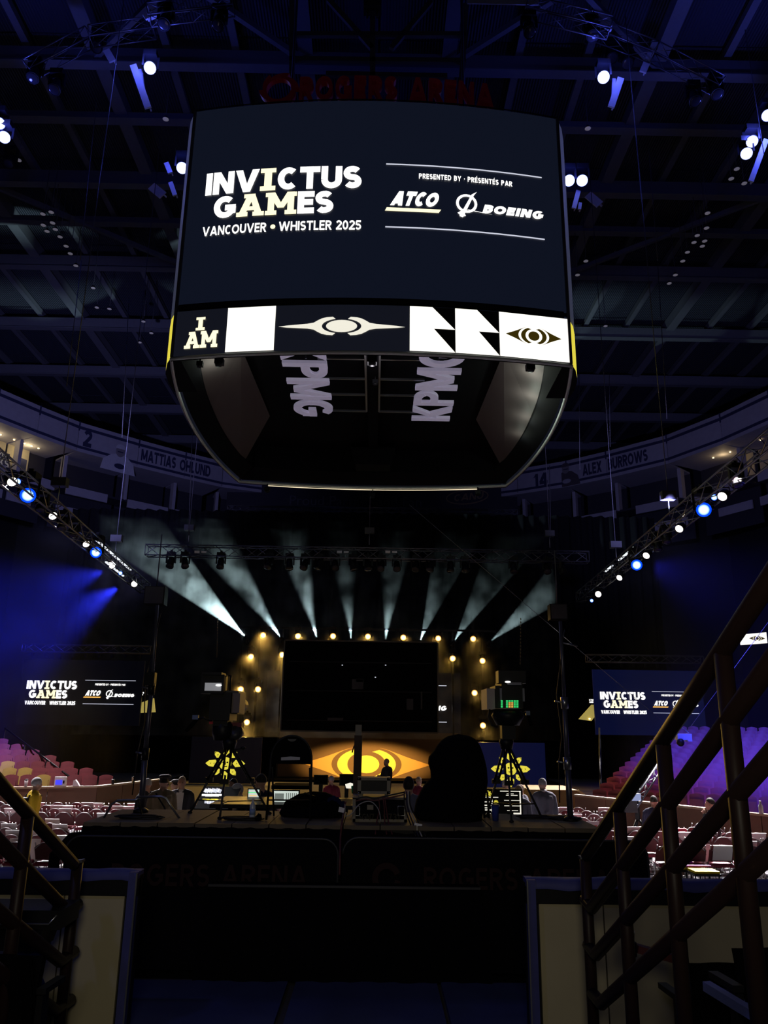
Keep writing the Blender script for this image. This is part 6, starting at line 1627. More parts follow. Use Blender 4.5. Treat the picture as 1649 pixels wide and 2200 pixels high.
SM = {}
for m_ in (REDSEAT, TANSEAT):
    sm_ = seat_mesh(); sm_.v = [V3((v.x * .88, v.y, v.z)) for v in sm_.v]; o = sm_.build('stadium_seat', m_); SM[m_.name] = o.data; bpy.data.objects.remove(o)


def bank(label, gname, org, ux, rows_, rise, tread, xr, cover=None, limit=150):
    """seating bank: stepped concrete and individual seats. org = front row origin, ux = row direction"""
    org, ux = V3(org), V3(ux).normalized(); back = V3((-ux.y, ux.x, 0))
    if back.y < 0: back = -back
    rot = atan2(ux.y, ux.x) if ux.x > 0 else atan2(-ux.y, -ux.x)
    r_ = thing('seating_bank', label, 'stand', org, 'lower bowl seating banks', kind='structure')
    seats = []
    for k in range(rows_):
        x0, x1 = xr(k); o = org + back * (tread * k); z = (.5 if gname == 'a' else .32) + rise * k
        fn = plane_fn(o, ux, (0, 0, 1), back)
        MB().prism([(x0 - .3, 0), (x1 + .3, 0), (x1 + .3, z), (x0 - .3, z)], fn, -.1, tread + .02).build('tier', CONC, r_)
        for j in range(int((x1 - x0) / .45)):
            p = o + ux * (x0 + .25 + .45 * j) + back * .15; px, py = project(p + V3((0, 0, z + .7)))
            if -15 < px < 1665: seats.append((k, j, p + V3((0, 0, z)), px))
    return r_, seats, rot


b1, s1, rot1 = bank('dark stepped seating bank rising behind the yellow-jacketed person', 'a', (-7.5, 24.6, 0), (-1, -.20, 0), 9, .155, .85, lambda k: (.72 * k, 14 + .3 * k))
b2_, s2, rot2 = bank('dark stepped seating bank rising behind the tall handrail, lit blue', 'b', (6.9, 23.9, 0), (1, -.45, 0), 15, .135, .80, lambda k: (.10 * k - .2, 14 + .8 * k))
count = 0
for (lst, rot, blk) in ((s1, rot1, 'bank behind the yellow jacket'), (s2, rot2, 'blue-lit bank')):
    extra = MB(); nb = 0
    lim = 110 if lst is s1 else 190
    for (k, j, p, px) in lst:
        tan = lst is s1 and ((k == 1 and px < 66) or (k == 2 and px < 24) or (k == 0 and 86 < px < 116))
        if nb < lim:
            o = mesh_obj('stadium_seat', SM['tan_seat_cover' if tan else 'red_stadium_seat'], None, p, (0, 0, rot)); nb += 1
            tag(o, '%s seat, %s row up, %s from stage, %s' % ('tan-covered' if tan else 'red', ordn(k), ordn(j), blk), 'seat', 'tip-up seats in the ' + blk)
        else:
            R_ = Matrix.Rotation(rot, 3, 'Z'); me = SM['red_stadium_seat']; extra.add([R_ @ v.co + p for v in me.vertices], [list(f.vertices) for f in me.polygons], 0, True)
    if extra.v: tag(extra.build('upper_row_seats', REDSEAT, None, at=lst[0][2]), 'upper rows of red seats in the ' + blk, 'seats', kind='stuff')
# white tape line on a row, aisle rail
for i, (pts, nm) in enumerate(((((-8.9, 25.0, 1.2), (-13.2, 29.5, 2.6)), 'beside the bank behind the yellow jacket'), (((7.7, 26.2, 1.3), (9.7, 33, 2.9)), 'beside the blue-lit bank'))):
    a, c = V3(pts[0]), V3(pts[1]); r_ = thing('aisle_rail', 'dark sloping aisle rail ' + nm, 'handrail', (a.x, a.y, .3), 'aisle rails')
    for dz in (0, -.45): MB().tube(a + V3((0, 0, dz)), c + V3((0, 0, dz)), .03, 6).build('rail', BLACK, r_)
    for t in (0, .33, .66, 1): q = a.lerp(c, t); MB().tube(q, V3((q.x, q.y, .25 + t * 1.2)), .025, 6).build('post', BLACK, r_)
# things on the boards' ledge
def on_ledge(px, pts=LD, h=1.07):
    for (x0, y0), (x1, y1) in zip(pts[:-1], pts[1:]):
        d = ray(px, 1705); 
        den = (x1 - x0) * d.y - (y1 - y0) * d.x
        t = ((CAM.x - x0) * d.y - (CAM.y - y0) * d.x) / den
        if 0 <= t <= 1: return V3((x0 + (x1 - x0) * t, y0 + (y1 - y0) * t, h))


p = on_ledge(126); r_ = thing('small_display', 'white box display glowing blue on the wooden boards', 'display', p)
MB().box(p + V3((0, .04, .13)), (.32, .1, .26)).build('casing', PAPER, r_); MB().box(p + V3((-.03, -.015, .11)), (.19, .01, .13)).build('screen', EBLUE, r_)
MB().box(p + V3((.11, -.015, .12)), (.04, .01, .08)).build('side_panel', BLACK, r_)
p = on_ledge(161); o = MB().prism([(-.08, 0), (.12, 0), (.05, .10), (-.02, .18), (-.07, .16)], plane_fn(p, (1, 0, 0), (0, 0, 1), (0, -1, 0)), -.05, .05).build('paper_bag', PAPER, None, at=p); tag(o, 'crumpled white paper bag on the wooden boards', 'bag')
for px, nm, m_, hh in ((53, 'nearest the yellow jacket', PAPER, .18), (283, 'near the tall stand', DASHCAP, .14), (240, 'between display and stand', BLACK, .12)):
    p = on_ledge(px); r_ = thing('drink_cup', 'small cup on the wooden boards ' + nm, 'cup', p, 'cups on the wooden boards')
    MB().lathe([(0, 0), (.04, 0), (.05, hh), (0, hh)], 10, Matrix.Translation(p)).build('cup_body', m_, r_); MB().lathe([(0, hh), (.054, hh), (.05, hh + .02), (0, hh + .02)], 10, Matrix.Translation(p)).build('lid', BLACK if m_ is not BLACK else DGREY, r_)
p = on_ledge(1630, RD)
if p:
    r_ = thing('water_bottle', 'clear water bottle on the wooden boards before the blue-lit seats', 'bottle', p); MB().lathe([(0, 0), (.05, 0), (.05, .16), (.02, .22), (.02, .25), (0, .25)], 10, Matrix.Translation(p)).build('bottle_body', PLAST, r_); MB().lathe([(0, .25), (.022, .25), (.022, .28), (0, .28)], 8, Matrix.Translation(p)).build('cap', PAPER, r_)
# stage wing ramp with pale edge
a, b3 = PZ(1175, 1697, 1.2), PZ(1322, 1742, .25)
fR = lambda u, v, d: V3((u, 25.0 + d, v)); xa, xb = PY(1178, 1700, 25).x, PY(1322, 1742, 25).x; za = PY(1178, 1697, 25).z
r_ = thing('stage_wing_ramp', 'tan ramp wing sloping to the floor with a pale yellow edge', 'ramp', (xa, 25, 0))
MB().prism([(xa - .6, 0), (xb, 0), (xb, .25), (xa + .9, za), (xa - .6, za)], fR, 0, 2.0).build('ramp_body', mk('ramp_tan', (.28, .17, .06), .7), r_)
MB().bar(V3((xa + .9, 24.97, za)), V3((xb, 24.97, .27)), .05, .06).build('pale_edge', mk('pale_yellow_edge', (.75, .65, .30), .6), r_)

# ================================================================== PEOPLE
def taper(mb, p, q, r0, r1, n=10):
    p, q = V3(p), V3(q); d = (q - p).normalized(); pts = [p - d * r0 * .7, p - d * r0 * .35, p, q, q + d * r1 * .35, q + d * r1 * .7]
    mb.path(pts, 0, n, radii=[r0 * .55, r0 * .9, r0, r1, r1 * .9, r1 * .55])


BODY = {}


def body_mesh(pose):
    if pose in BODY: return BODY[pose]
    caps = []      # (p, q, r0, r1, tag)
    A = lambda p, q, r0, r1, t: caps.append((V3(p), V3(q), r0, r1, t))
    sit = pose.startswith('sit'); hz = .62 if sit else .93
    dz = hz - .93
    A((0, 0, hz), (0, -.01, hz + .14), .155, .145, 2)
    for s in (-1, 1):
        A((s * .06, 0, hz + .12), (s * .08, 0, 1.36 + dz), .125, .14, 1); A((s * .02, .03, hz + .2), (s * .05, .03, 1.33 + dz), .12, .12, 1)
        A((s * .06, -.02, 1.43 + dz), (s * .165, -.01, 1.41 + dz), .085, .075, 1)
        if sit: kn = V3((s * .11, .42, hz - .02)); an = V3((s * .11, .40, .10))
        elif pose == 'walk': kn = V3((s * .09, .10 * s + .03, .50)); an = V3((s * .09, .14 * s - .06, .09))
        else: kn = V3((s * .10, .015, .50)); an = V3((s * .11, -.02, .09))
        A((s * .085, 0, hz - .02), kn, .10, .068, 2); A(kn, an, .062, .045, 2)
        A(an + V3((0, -.02, -.04)), an + V3((s * .015, .15, -.055)), .042, .035, 3)
        sh = V3((s * .20, -.01, 1.39 + dz))
        if pose == 'phone' : el = V3((s * .26, .16, 1.16 + dz)); wr = V3((s * .10, .27, 1.40 + dz))
        elif pose == 'fold': el = V3((s * .27, .03, 1.12 + dz)); wr = V3((-s * .02, .20, 1.14 + dz + .03 * s))
        elif pose == 'sit_desk': el = V3((s * .27, .10, 1.10 + dz)); wr = V3((s * .16, .36, 1.08 + dz))
        elif pose == 'sit_think': el = V3((s * .24, .22, 1.02 + dz)); wr = V3((s * .05, .17, 1.40 + dz)) if s < 0 else V3((s * .10, .34, 1.0 + dz))
        else: el = V3((s * .255, -.03, 1.11 + dz)); wr = V3((s * .245, .06, .87 + dz))
        A(sh, el, .066, .050, 1); A(el, wr, .048, .036, 1)
        d = (wr - el).normalized(); side = d.cross(V3((s, 0, .2))).normalized(); up = side.cross(d).normalized()
        A(wr + d * .03, wr + d * .09, .030, .034, 0)
        for k, (o, L_) in enumerate(((-.027, .072), (-.009, .082), (.009, .078), (.027, .062))):
            b0 = wr + d * .10 + side * o; m0 = b0 + d * L_ * .5 + up * .006; A(b0, m0, .011, .010, 0); A(m0, m0 + (d * .8 - up * .45).normalized() * L_ * .5, .010, .009, 0)
        t0 = wr + d * .04 - side * .03; A(t0, t0 + (d * .7 - side * .7).normalized() * .05, .013, .011, 0)
    A((0, -.01, 1.42 + dz), (0, .015, 1.55 + dz), .068, .062, 0)
    A((0, .03, 1.42 + dz), (0, .045, 1.46 + dz), .06, .055, 4)
    H_ = V3((0, .03, 1.625 + dz))
    mb = MB()
    for p, q, r0, r1, t in caps: taper(mb, p, q, r0, r1)
    mb.ell(H_ + V3((0, -.01, .02)), (.076, .095, .10), 16, 10); mb.ell(H_ + V3((0, .025, -.045)), (.058, .068, .075), 14, 8); mb.ell(H_ + V3((0, .055, -.085)), (.035, .03, .03), 10, 6)
    mb.ell(H_ + V3((0, .098, -.018)), (.013, .02, .026), 8, 6)
    for s in (-1, 1): mb.ell(H_ + V3((s * .077, -.005, -.01)), (.012, .022, .032), 8, 6); mb.ell(H_ + V3((s * .03, .078, .022)), (.022, .014, .009), 8, 5)
    mb.ell(H_ + V3((0, .085, -.058)), (.024, .010, .008), 8, 5)
    o = mb.build('body', SKIN)
    md = o.modifiers.new('r', 'REMESH'); md.mode = 'VOXEL'; md.voxel_size = .0125; md.use_smooth_shade = True
    ms = o.modifiers.new('s', 'SMOOTH'); ms.iterations = 3; ms.factor = .4
    dc = o.modifiers.new('d', 'DECIMATE'); dc.ratio = .30
    dg = bpy.context.evaluated_depsgraph_get(); me = bpy.data.meshes.new_from_object(o.evaluated_get(dg)); bpy.data.objects.remove(o)
    me.materials.clear()
    for _ in range(5): me.materials.append(SKIN)
    mi = []
    caps2 = [(p, q - p, max((q - p).length_squared, 1e-9), r0, r1, t) for p, q, r0, r1, t in caps]
    for f in me.polygons:
        c = f.center; best = 9; bt = 0
        if c.z > 1.52 + dz and pose not in ('phone', 'sit_think') or (c - H_).length < .13: bt = 0
        else:
            for p, d, l2, r0, r1, t in caps2:
                u = min(1, max(0, (c - p).dot(d) / l2)); dist = (c - p - d * u).length - (r0 + (r1 - r0) * u)
                if dist < best: best = dist; bt = t
        mi.append(bt)
    me.polygons.foreach_set('material_index', mi); me.polygons.foreach_set('use_smooth', [True] * len(mi)); me.update()
    BODY[pose] = (me, H_); return BODY[pose]


def person(label, base, face, pose='stand', top=SUITD, legs=SUITD, shirt=SHIRT, hair=HAIRD, bald=0.0, hat=None, scale=1.0, extras=(), long=False, group=None):
    me0, H_ = body_mesh(pose); root = thing('person', label, 'person', base, group); root.rotation_euler = (0, 0, face); root.scale = (scale,) * 3
    me = me0.copy()
    for i, m_ in enumerate((SKIN, top, legs, BLACK, shirt)): me.materials[i] = m_
    mesh_obj('body', me, root)
    E = []
    mb = MB(); n = 14; vs = []
    rows_ = 8
    for i in range(rows_ + 1):
        for j in range(n):
            a = 2 * pi * j / n; front = max(0, sin(a))
            tmax = (1.75 if not long else 2.3) - front * (.75 if not bald else 1.2); t = tmax * i / rows_
            rr_ = (.083, .103, .112); vs.append(H_ + V3((rr_[0] * sin(t) * cos(a), -.012 + rr_[1] * sin(t) * sin(a), .022 + rr_[2] * cos(t) * (1 - .02 * bald))))
    mb.add(vs, [(n * i + j, n * i + n + j, n * i + n + (j + 1) % n, n * i + (j + 1) % n) for i in range(rows_) for j in range(n)], 0, True)
    E.append(('hair', mb, hair))
    if hat == 'beret': E.append(('beret', MB().ell(H_ + V3((.02, -.01, .115)), (.12, .125, .045), 14, 8).lathe([(.088, .075), (.09, .10), (0, .10)], 14, Matrix.Translation(H_)), mk('beret_dark', (.03, .02, .02), .8)))
    if hat == 'beanie': E.append(('beanie', MB().ell(H_ + V3((0, -.015, .045)), (.093, .112, .105), 14, 8), HAIRG))
    if hat == 'cap': E.append(('peaked_cap', MB().ell(H_ + V3((0, -.01, .09)), (.095, .11, .05), 14, 8).box(H_ + V3((0, .11, .07)), (.14, .09, .012)), mk('cap_dark', (.04, .035, .03), .8)))
    for s in (-1, 1): E.append(('eye', MB().ell(H_ + V3((s * .03, .086, .008)), (.010, .007, .007), 6, 4), EBLK))
    E += [(nm, mb_, m_) for nm, mb_, m_ in extras]
    for nm, mb_, m_ in E:
        o = mb_.build(nm, m_); o.parent = root
    return root


def stand_at(px, ytop, h): p = PZ(px, ytop, h); return V3((p.x, p.y, 0.0)), h / 1.75


STR = lambda: MB().path([(-.15, .10, 1.43), (.0, .155, 1.25), (.14, .10, 1.02), (.15, -.02, .98)], .016, 6).path([(-.15, .10, 1.43), (-.12, -.12, 1.44), (.05, -.165, 1.2), (.15, -.02, .98)], .016, 6)
b_, s = stand_at(78, 1672, 1.72); person('person in a yellow jacket and grey beanie, turned towards the stage beside the wooden boards', b_, -.9, 'walk', YJ, BLACK, YJ, HAIRG, hat='beanie', scale=s, extras=[('shoulder_strap', MB().path([(-.12, .13, 1.40), (-.11, -.13, 1.42), (-.13, -.18, 1.1)], .016, 6), BLACK), ('shoulder_strap', MB().path([(.12, .13, 1.40), (.11, -.13, 1.42), (.13, -.18, 1.1)], .016, 6), BLACK), ('backpack', MB().box((0, -.20, 1.22), (.24, .10, .30)), BLACK)])
b_, s = stand_at(319, 1673, 1.76); person('grey-haired man in a dark suit beside the tall stand pole', b_, .9, 'stand', SUITD, SUITD, SHIRT, HAIRG, scale=s)
b_, s = stand_at(345, 1677, 1.72); person('person in khaki raising both hands to the face', b_ + V3((0, .4, 0)), .6, 'phone', KHAKI, KHAKI, KHAKI, HAIRD, scale=s)
b_, s = stand_at(366, 1664, 1.84); person('person in khaki uniform and dark beret seen from behind, strap across the back', b_ - V3((0, .5, 0)), .25, 'stand', KHAKI, KHAKI, KHAKI, HAIRD, hat='beret', scale=s, extras=[('cross_strap', STR(), BLACK), ('belt', MB().lathe([(.165, .96), (.17, .98), (.165, 1.02)], 14), BLACK)])
b_, s = stand_at(379, 1675, 1.62); person('person in olive uniform and peaked cap beside the beret', b_, 1.4, 'stand', mk('olive_uniform', (.20, .19, .10), .8), KHAKI, KHAKI, HAIRD, hat='cap', scale=s)
b_, s = stand_at(392, 1668, 1.80); person('bearded man in dark suit and white shirt facing the platform', b_, pi + .1, 'stand', SUITD, SUITD, SHIRT, HAIRB, scale=s, extras=[('shirt_front', MB().prism([(-.05, 1.02), (.05, 1.02), (.075, 1.45), (-.075, 1.45)], lambda u, v, d: V3((u, .155 + d, v)), 0, .015), SHIRT)])
b_, s = stand_at(1165, 1672, 1.84); person('grey-haired man in a grey suit seen from behind beside the meter-lit camera', b_, .15, 'stand', SUITG, SUITG, SHIRT, HAIRG, bald=1, scale=s * 1.0, extras=[('shirt_collar', MB().lathe([(.068, 1.49), (.072, 1.50), (.064, 1.54), (.060, 1.53)], 14), SHIRT)])
b_, s = stand_at(1095, 1679, 1.70); person('pale-haired person in dark jacket behind the tripod legs', b_ + V3((0, .6, 0)), .2, 'stand', SUITD, SUITD, SHIRT, HAIRG, bald=1, scale=s)
b_, s = stand_at(1113, 1687, 1.72); person('fair-haired person nearest the pale-haired one behind the sun-icon monitor', b_, -.5, 'stand', SUITG, SUITD, SHIRT, HAIRB, long=True, scale=s)
b_, s = stand_at(1124, 1688, 1.56); person('dark-blond person whispering beside the suited man', b_ + V3((0, .3, 0)), .8, 'stand', SUITG, SUITD, SHIRT, HAIRB, scale=s)
b_, s = stand_at(831, 1630, 1.78); person('presenter in a black suit standing before the golden eye, arms folded', b_, .9, 'fold', SUITD, SUITD, SUITD, HAIRB, bald=1, scale=s)
p = PZ(1404, 1722, 1.32); person('dark-haired person seated with back turned near the camera crane', V3((p.x, p.y, 0)), -.2, 'sit', NAVYC, BLACK, NAVYC, HAIRD)
p = PZ(1527, 1727, 1.32); person('dark-haired person seated with a hand at the mouth before the wooden boards', V3((p.x, p.y, 0)), 1.3, 'sit_think', SUITD, BLACK, SUITD, HAIRD)
p = PZ(712, 1674, 1.35); person('person seated far off beside the monitor backs', V3((p.x, p.y, 0)), .5, 'sit', MAROON, BLACK, SHIRT, HAIRG)
p = PZ(898, 1676, 1.35); person('person seated far off between flight case and black cover', V3((p.x, p.y, 0)), -.8, 'sit', MAROON, BLACK, SHIRT, HAIRB)
ZF = .46
fr_ = thing('mixing_riser', 'low dark riser under the mixing desk behind the platform', 'riser', (0, 12.6, 0)); MB().bx(-3.0, 2.4, 10.5, 14.6, 0, ZF - .02).build('riser_deck', BLACK, fr_); MB().bx(-3.0, 2.4, 10.5, 14.6, ZF - .02, ZF).build('riser_carpet', CONC, fr_)
p = PY(563, 1663, 12.4); person('dark-haired technician at the lit mixing desk, head turned to the aisle', V3((p.x, 12.4, ZF)), .8, 'stand', NAVYC, BLACK, NAVYC, HAIRD, scale=(p.z - ZF) / 1.75)
p = PY(509, 1684, 13.0); person('technician in a grey beanie seated low behind the tripod', V3((p.x, 13.0, ZF + .1)), -.6, 'sit_desk', NAVYC, BLACK, NAVYC, HAIRG, hat='beanie', scale=(p.z - ZF - .1) / 1.45)
p = PY(503, 1673, 14.2); person('short-haired technician farther off behind the grey beanie', V3((p.x, 14.2, ZF)), 2.6, 'stand', BLACK, BLACK, SHIRT, HAIRD, scale=(p.z - ZF) / 1.75)
p = PY(878, 1669, 11.9); person('black-haired person in a grey collar behind the flight case cables', V3((p.x, 11.9, ZF)), .1, 'stand', SUITG, BLACK, SUITG, HAIRD, long=True, scale=(p.z - ZF) / 1.75 * 1.0)

# ================================================================== MIXING DESK AND MONITORS
def monitor(label, x0, y0, x1, y1, Y, paint, stand_z=ZF, group='monitors behind the platform'):
    a, c = PY(x0, y0, Y), PY(x1, y1, Y); r_ = thing('monitor', label, 'monitor', ((a.x + c.x) / 2, Y, stand_z), group)
    MB().bx(a.x - .015, c.x + .015, Y, Y + .05, c.z - .015, a.z + .015).build('casing', BLACK, r_)
    fn = plane_fn((a.x, Y - .004, c.z), (c.x - a.x, 0, 0), (0, 0, a.z - c.z), (0, -1, 0)); paint(r_, fn)
    MB().bx((a.x + c.x) / 2 - .03, (a.x + c.x) / 2 + .03, Y + .02, Y + .05, stand_z, c.z).build('stand_neck', BLACK, r_); MB().bx((a.x + c.x) / 2 - .15, (a.x + c.x) / 2 + .15, Y - .05, Y + .15, stand_z, stand_z + .015).build('stand_foot', BLACK, r_)
    return r_


def rect(r_, fn, u0, v0, u1, v1, m_, nm, d=.0): MB().prism([(u0, v0), (u1, v0), (u1, v1), (u0, v1)], fn, d, d + .002).build(nm, m_, r_)


SCRG = mk('spreadsheet_white', (.6, .65, .6), .4, emit=(.75, .85, .78), es=.75, vary=0); SCRD = mk('spreadsheet_grey', (.2, .22, .2), .4, emit=(.4, .46, .42), es=.35, vary=0)


def sheet(r_, fn):
    rect(r_, fn, 0, 0, 1, 1, SCRG, 'screen')
    rect(r_, fn, .05, .3, .42, .8, SCRD, 'window_pane', .003); 
    for i in range(6): rect(r_, fn, .5 + i * .08, .15, .54 + i * .08, .85, SCRD, 'column_bar', .003)
    rect(r_, fn, .02, .05, .6, .12, SCRD, 'status_bar', .003)


def greenish(r_, fn): rect(r_, fn, 0, 0, 1, 1, SCRG, 'screen'); rect(r_, fn, .0, .55, 1, .62, EGREEN, 'green_bar', .003); rect(r_, fn, .1, .1, .8, .2, EAMB, 'orange_bar', .003)


def sun_icons(r_, fn):
    rect(r_, fn, 0, 0, 1, 1, EBLK, 'screen')
    for (u0, v0, u1, v1) in ((.02, .72, .40, .75), (.45, .95, .98, .98), (.95, .05, .98, .98), (.55, .62, .95, .64), (.6, .80, .9, .83), (.62, .86, .8, .88), (.55, .42, .95, .44), (.62, .25, .9, .27), (.02, .42, .42, .46), (.22, .2, .25, .72), (.02, .55, .2, .58), (.05, .25, .35, .29), (.08, .12, .2, .15), (.78, .05, .95, .18), (.02, .33, .18, .36)): rect(r_, fn, u0, v0, u1, v1, EPALE, 'white_line', .003)
    for (cu, cv, s) in ((.14, .86, .09), (.34, .56, .06)):
        mb = MB()
        for j in range(8): a = j * pi / 4; pts = [(cu + s * t * cos(a) + q * s * -sin(a), cv + 1.35 * (s * t * sin(a) + q * s * cos(a))) for t, q in ((.2, .12), (.95, .2), (.95, -.2), (.2, -.12))]; mb.prism(pts, fn, .004, .006)
        mb.build('sun_icon', EYELL, r_)


monitor('bright monitor with grey columns below the folding chair seat', 588, 1699, 640, 1726, 11.3, sheet)
monitor('small pale monitor with a green bar beside the technician', 534, 1696, 556, 1712, 12.0, greenish)
monitor('black monitor with white lines and yellow sun icons between the tripod legs', 1036, 1697, 1121, 1757, 10.9, sun_icons)
monitor('dark monitor back nearest the folding chair', 676, 1667, 702, 1684, 12.5, lambda r_, fn: rect(r_, fn, 0, 0, 1, 1, MATTE, 'rear_shell'))
monitor('dark monitor back nearest the wooden post', 731, 1665, 758, 1686, 12.5, lambda r_, fn: rect(r_, fn, 0, 0, 1, 1, MATTE, 'rear_shell'))
a, c = PY(436, 1694, 12.3), PY(478, 1735, 12.3); r_ = thing('lighting_desk', 'control desk with rows of lit buttons behind the tripod', 'control desk', ((a.x + c.x) / 2, 12.3, ZF))
MB().prism([(12.2, ZF), (13.0, ZF), (13.0, a.z - .02), (12.25, a.z - .28)], lambda u, v, d: V3((a.x - .1 + d, u, v)), 0, c.x - a.x + .25).build('desk_body', BLACK, r_)
for j, (py, m_, n) in enumerate(((1698, MATS['lit_line'], 8), (1708, EWHITE, 5), (1718, EYELL, 4), (1722, MATS['lit_line'], 6))):
    for i in range(n):
        q = PY(440 + i * (36 / n) + j, py + (i % 2), 12.16); MB().box(q, (.10 if n < 6 else .05, .02, .025 if n < 6 else .05), Matrix.Rotation(.4 if n > 6 else 0, 3, 'Y')).build('lit_button', m_, r_)
a, c = PY(560, 1727, 10.75), PY(760, 1760, 10.75); r_ = thing('mixing_table', 'dark table holding screens behind the platform', 'table', ((a.x + c.x) / 2, 11.5, ZF)); zt_ = PY(640, 1728, 11.0).z
MB().bx(a.x - .7, c.x + .2, 10.9, 12.05, zt_ - .05, zt_).build('table_top', BLACK, r_)
for x in (a.x - .6, c.x + .1):
    for y in (11.0, 11.95): MB().bx(x - .03, x + .03, y - .03, y + .03, ZF, zt_ - .05).build('leg', BLACK, r_)
p = PY(752, 1690, 11.0); o = MB().lathe([(0, 0), (.055, 0), (.07, .05), (0, .07)], 10, Matrix.Translation(p - V3((0, 0, .02)))).build('desk_lamp_shade', EPALE, None); tag(o, 'small white lit dome lamp by the wooden post', 'lamp')
p = PY(761, 1696, 10.9); r_ = thing('green_cup', 'bright green cup beside the monitor case', 'cup', p - V3((0, 0, .06))); MB().lathe([(0, -.05), (.035, -.05), (.045, .03), (0, .03)], 10, Matrix.Translation(p)).build('cup_body', GREEN, r_); MB().lathe([(0, .03), (.048, .03), (.04, .045), (0, .045)], 10, Matrix.Translation(p)).build('lid', mk('green_lid', (.05, .5, .15), .4), r_)

# camera crane (jib) and hanging camera
p0, p1 = PY(1352, 1732, 19.8), PY(1424, 1622, 21.5)
r_ = thing('camera_crane', 'camera crane with a lattice boom rising behind the handrail', 'camera crane', (PZ(1385, 1735, 0.0).x, 20.2, 0))
truss('boom', '', p0, p1, .22, .3, parent=r_, r=.022, mat=mk('boom_grey', (.3, .32, .38), .4, .5))
q = p0.lerp(p1, .18); MB().path([q, V3((q.x, q.y, .75))], .06, 8).build('column', BLACK, r_)
for dx, dy in ((-.45, -.2), (.45, -.2), (0, .5)): MB().tube((q.x, q.y, .8), (q.x + dx, q.y + dy, .01), .03, 6).build('leg', BLACK, r_)
MB().box(p0 + V3((-.05, -.05, .02)), (.35, .3, .3)).build('counterweight', DGREY, r_); MB().box(p0 + V3((.1, -.1, .22)), (.25, .2, .16)).build('control_monitor', mk('crane_glow', (.1, .1, .2), .3, emit=(.5, .6, 1.0), es=.5, vary=0), r_)
p = PY(1463, 1583, 24); r_ = thing('cable_camera', 'small blue-lit camera hanging on wires before the navy side screen', 'camera', p)
MB().box(p, (.32, .25, .18)).box(p + V3((.2, 0, -.02)), (.16, .2, .22)).build('camera_body', mk('cable_cam_blue_lit', (.3, .35, .6), .3), r_); MB().ell(p + V3((-.08, -.1, -.16)), (.12, .12, .12), 10, 6).build('gimbal_ball', BLACK, r_)  # blue light on the camera is put into its body colour
for dx in (-.9, .9): MB().tube(p + V3((dx * .15, 0, .1)), p + V3((dx * 9, 3, 8.0)), .008, 4).build('wire', WIRE, r_)
MB().path([p + V3((-.28, 0, 0)), p + V3((-.25, 0, .12)), p + V3((.0, 0, .3)), p + V3((.25, 0, .12))], .015, 5).build('bridle', STEEL, r_)
for i, (px, py, m_) in enumerate(((1435, 1738, 'tan'), (1428, 1736, 'white'))):
    p = PZ(px, py, .5); o = MB().ell(p, (.12, .1, .1), 10, 6).box(p - V3((0, 0, .08)), (.2, .15, .08)).build('helmet_bag', DASHCAP if i == 0 else PAPER, None, at=p - V3((0, 0, .1))); tag(o, 'small %s bundle lying on a folding chair near the crane' % m_, 'bundle', 'bundles on chairs near the crane')
# ================================================================== ROOF RIGGING
def roof_lamp(label, px, py, Y, energy, aim_roof=True):
    p = PY(px, py, Y); fixture('roof_floodlight', label, p, CAM - p, L_ROOF, 1.5, 'blue floodlights under the roof')
    if energy: lamp('roof_blue', 'POINT', p + V3((0, -.5, .1)), energy, (.09, .12, 1.0), rad=.3)
    return p


RL = (('blue-white floodlight above the red sign ring side', 322, 146, 26, 190), ('blue-white floodlight above the last sign letter side', 1296, 166, 26, 190), ('lower of two blue-white floodlights at the gallery suite edge', 9, 295, 28, 480), ('upper of two blue-white floodlights at the gallery suite edge', -2, 265, 28, 0),
      ('higher of the paired blue-white floodlights over the stair rail', 1615, 304, 28, 480), ('lower of the paired blue-white floodlights over the stair rail', 1603, 330, 28, 0), ('single blue-white floodlight at the frame edge over the stair rail', 1648, 248, 28, 0),
      ('blue-white floodlight touching the scoreboard edge beside the title', 391, 361, 29, 80), ('blue-white floodlight touching the scoreboard edge beside the rule lines', 1222, 388, 29, 80), ('smaller blue-white floodlight just off the scoreboard edge', 1250, 388, 29, 0))
for a in RL: roof_lamp(*a)
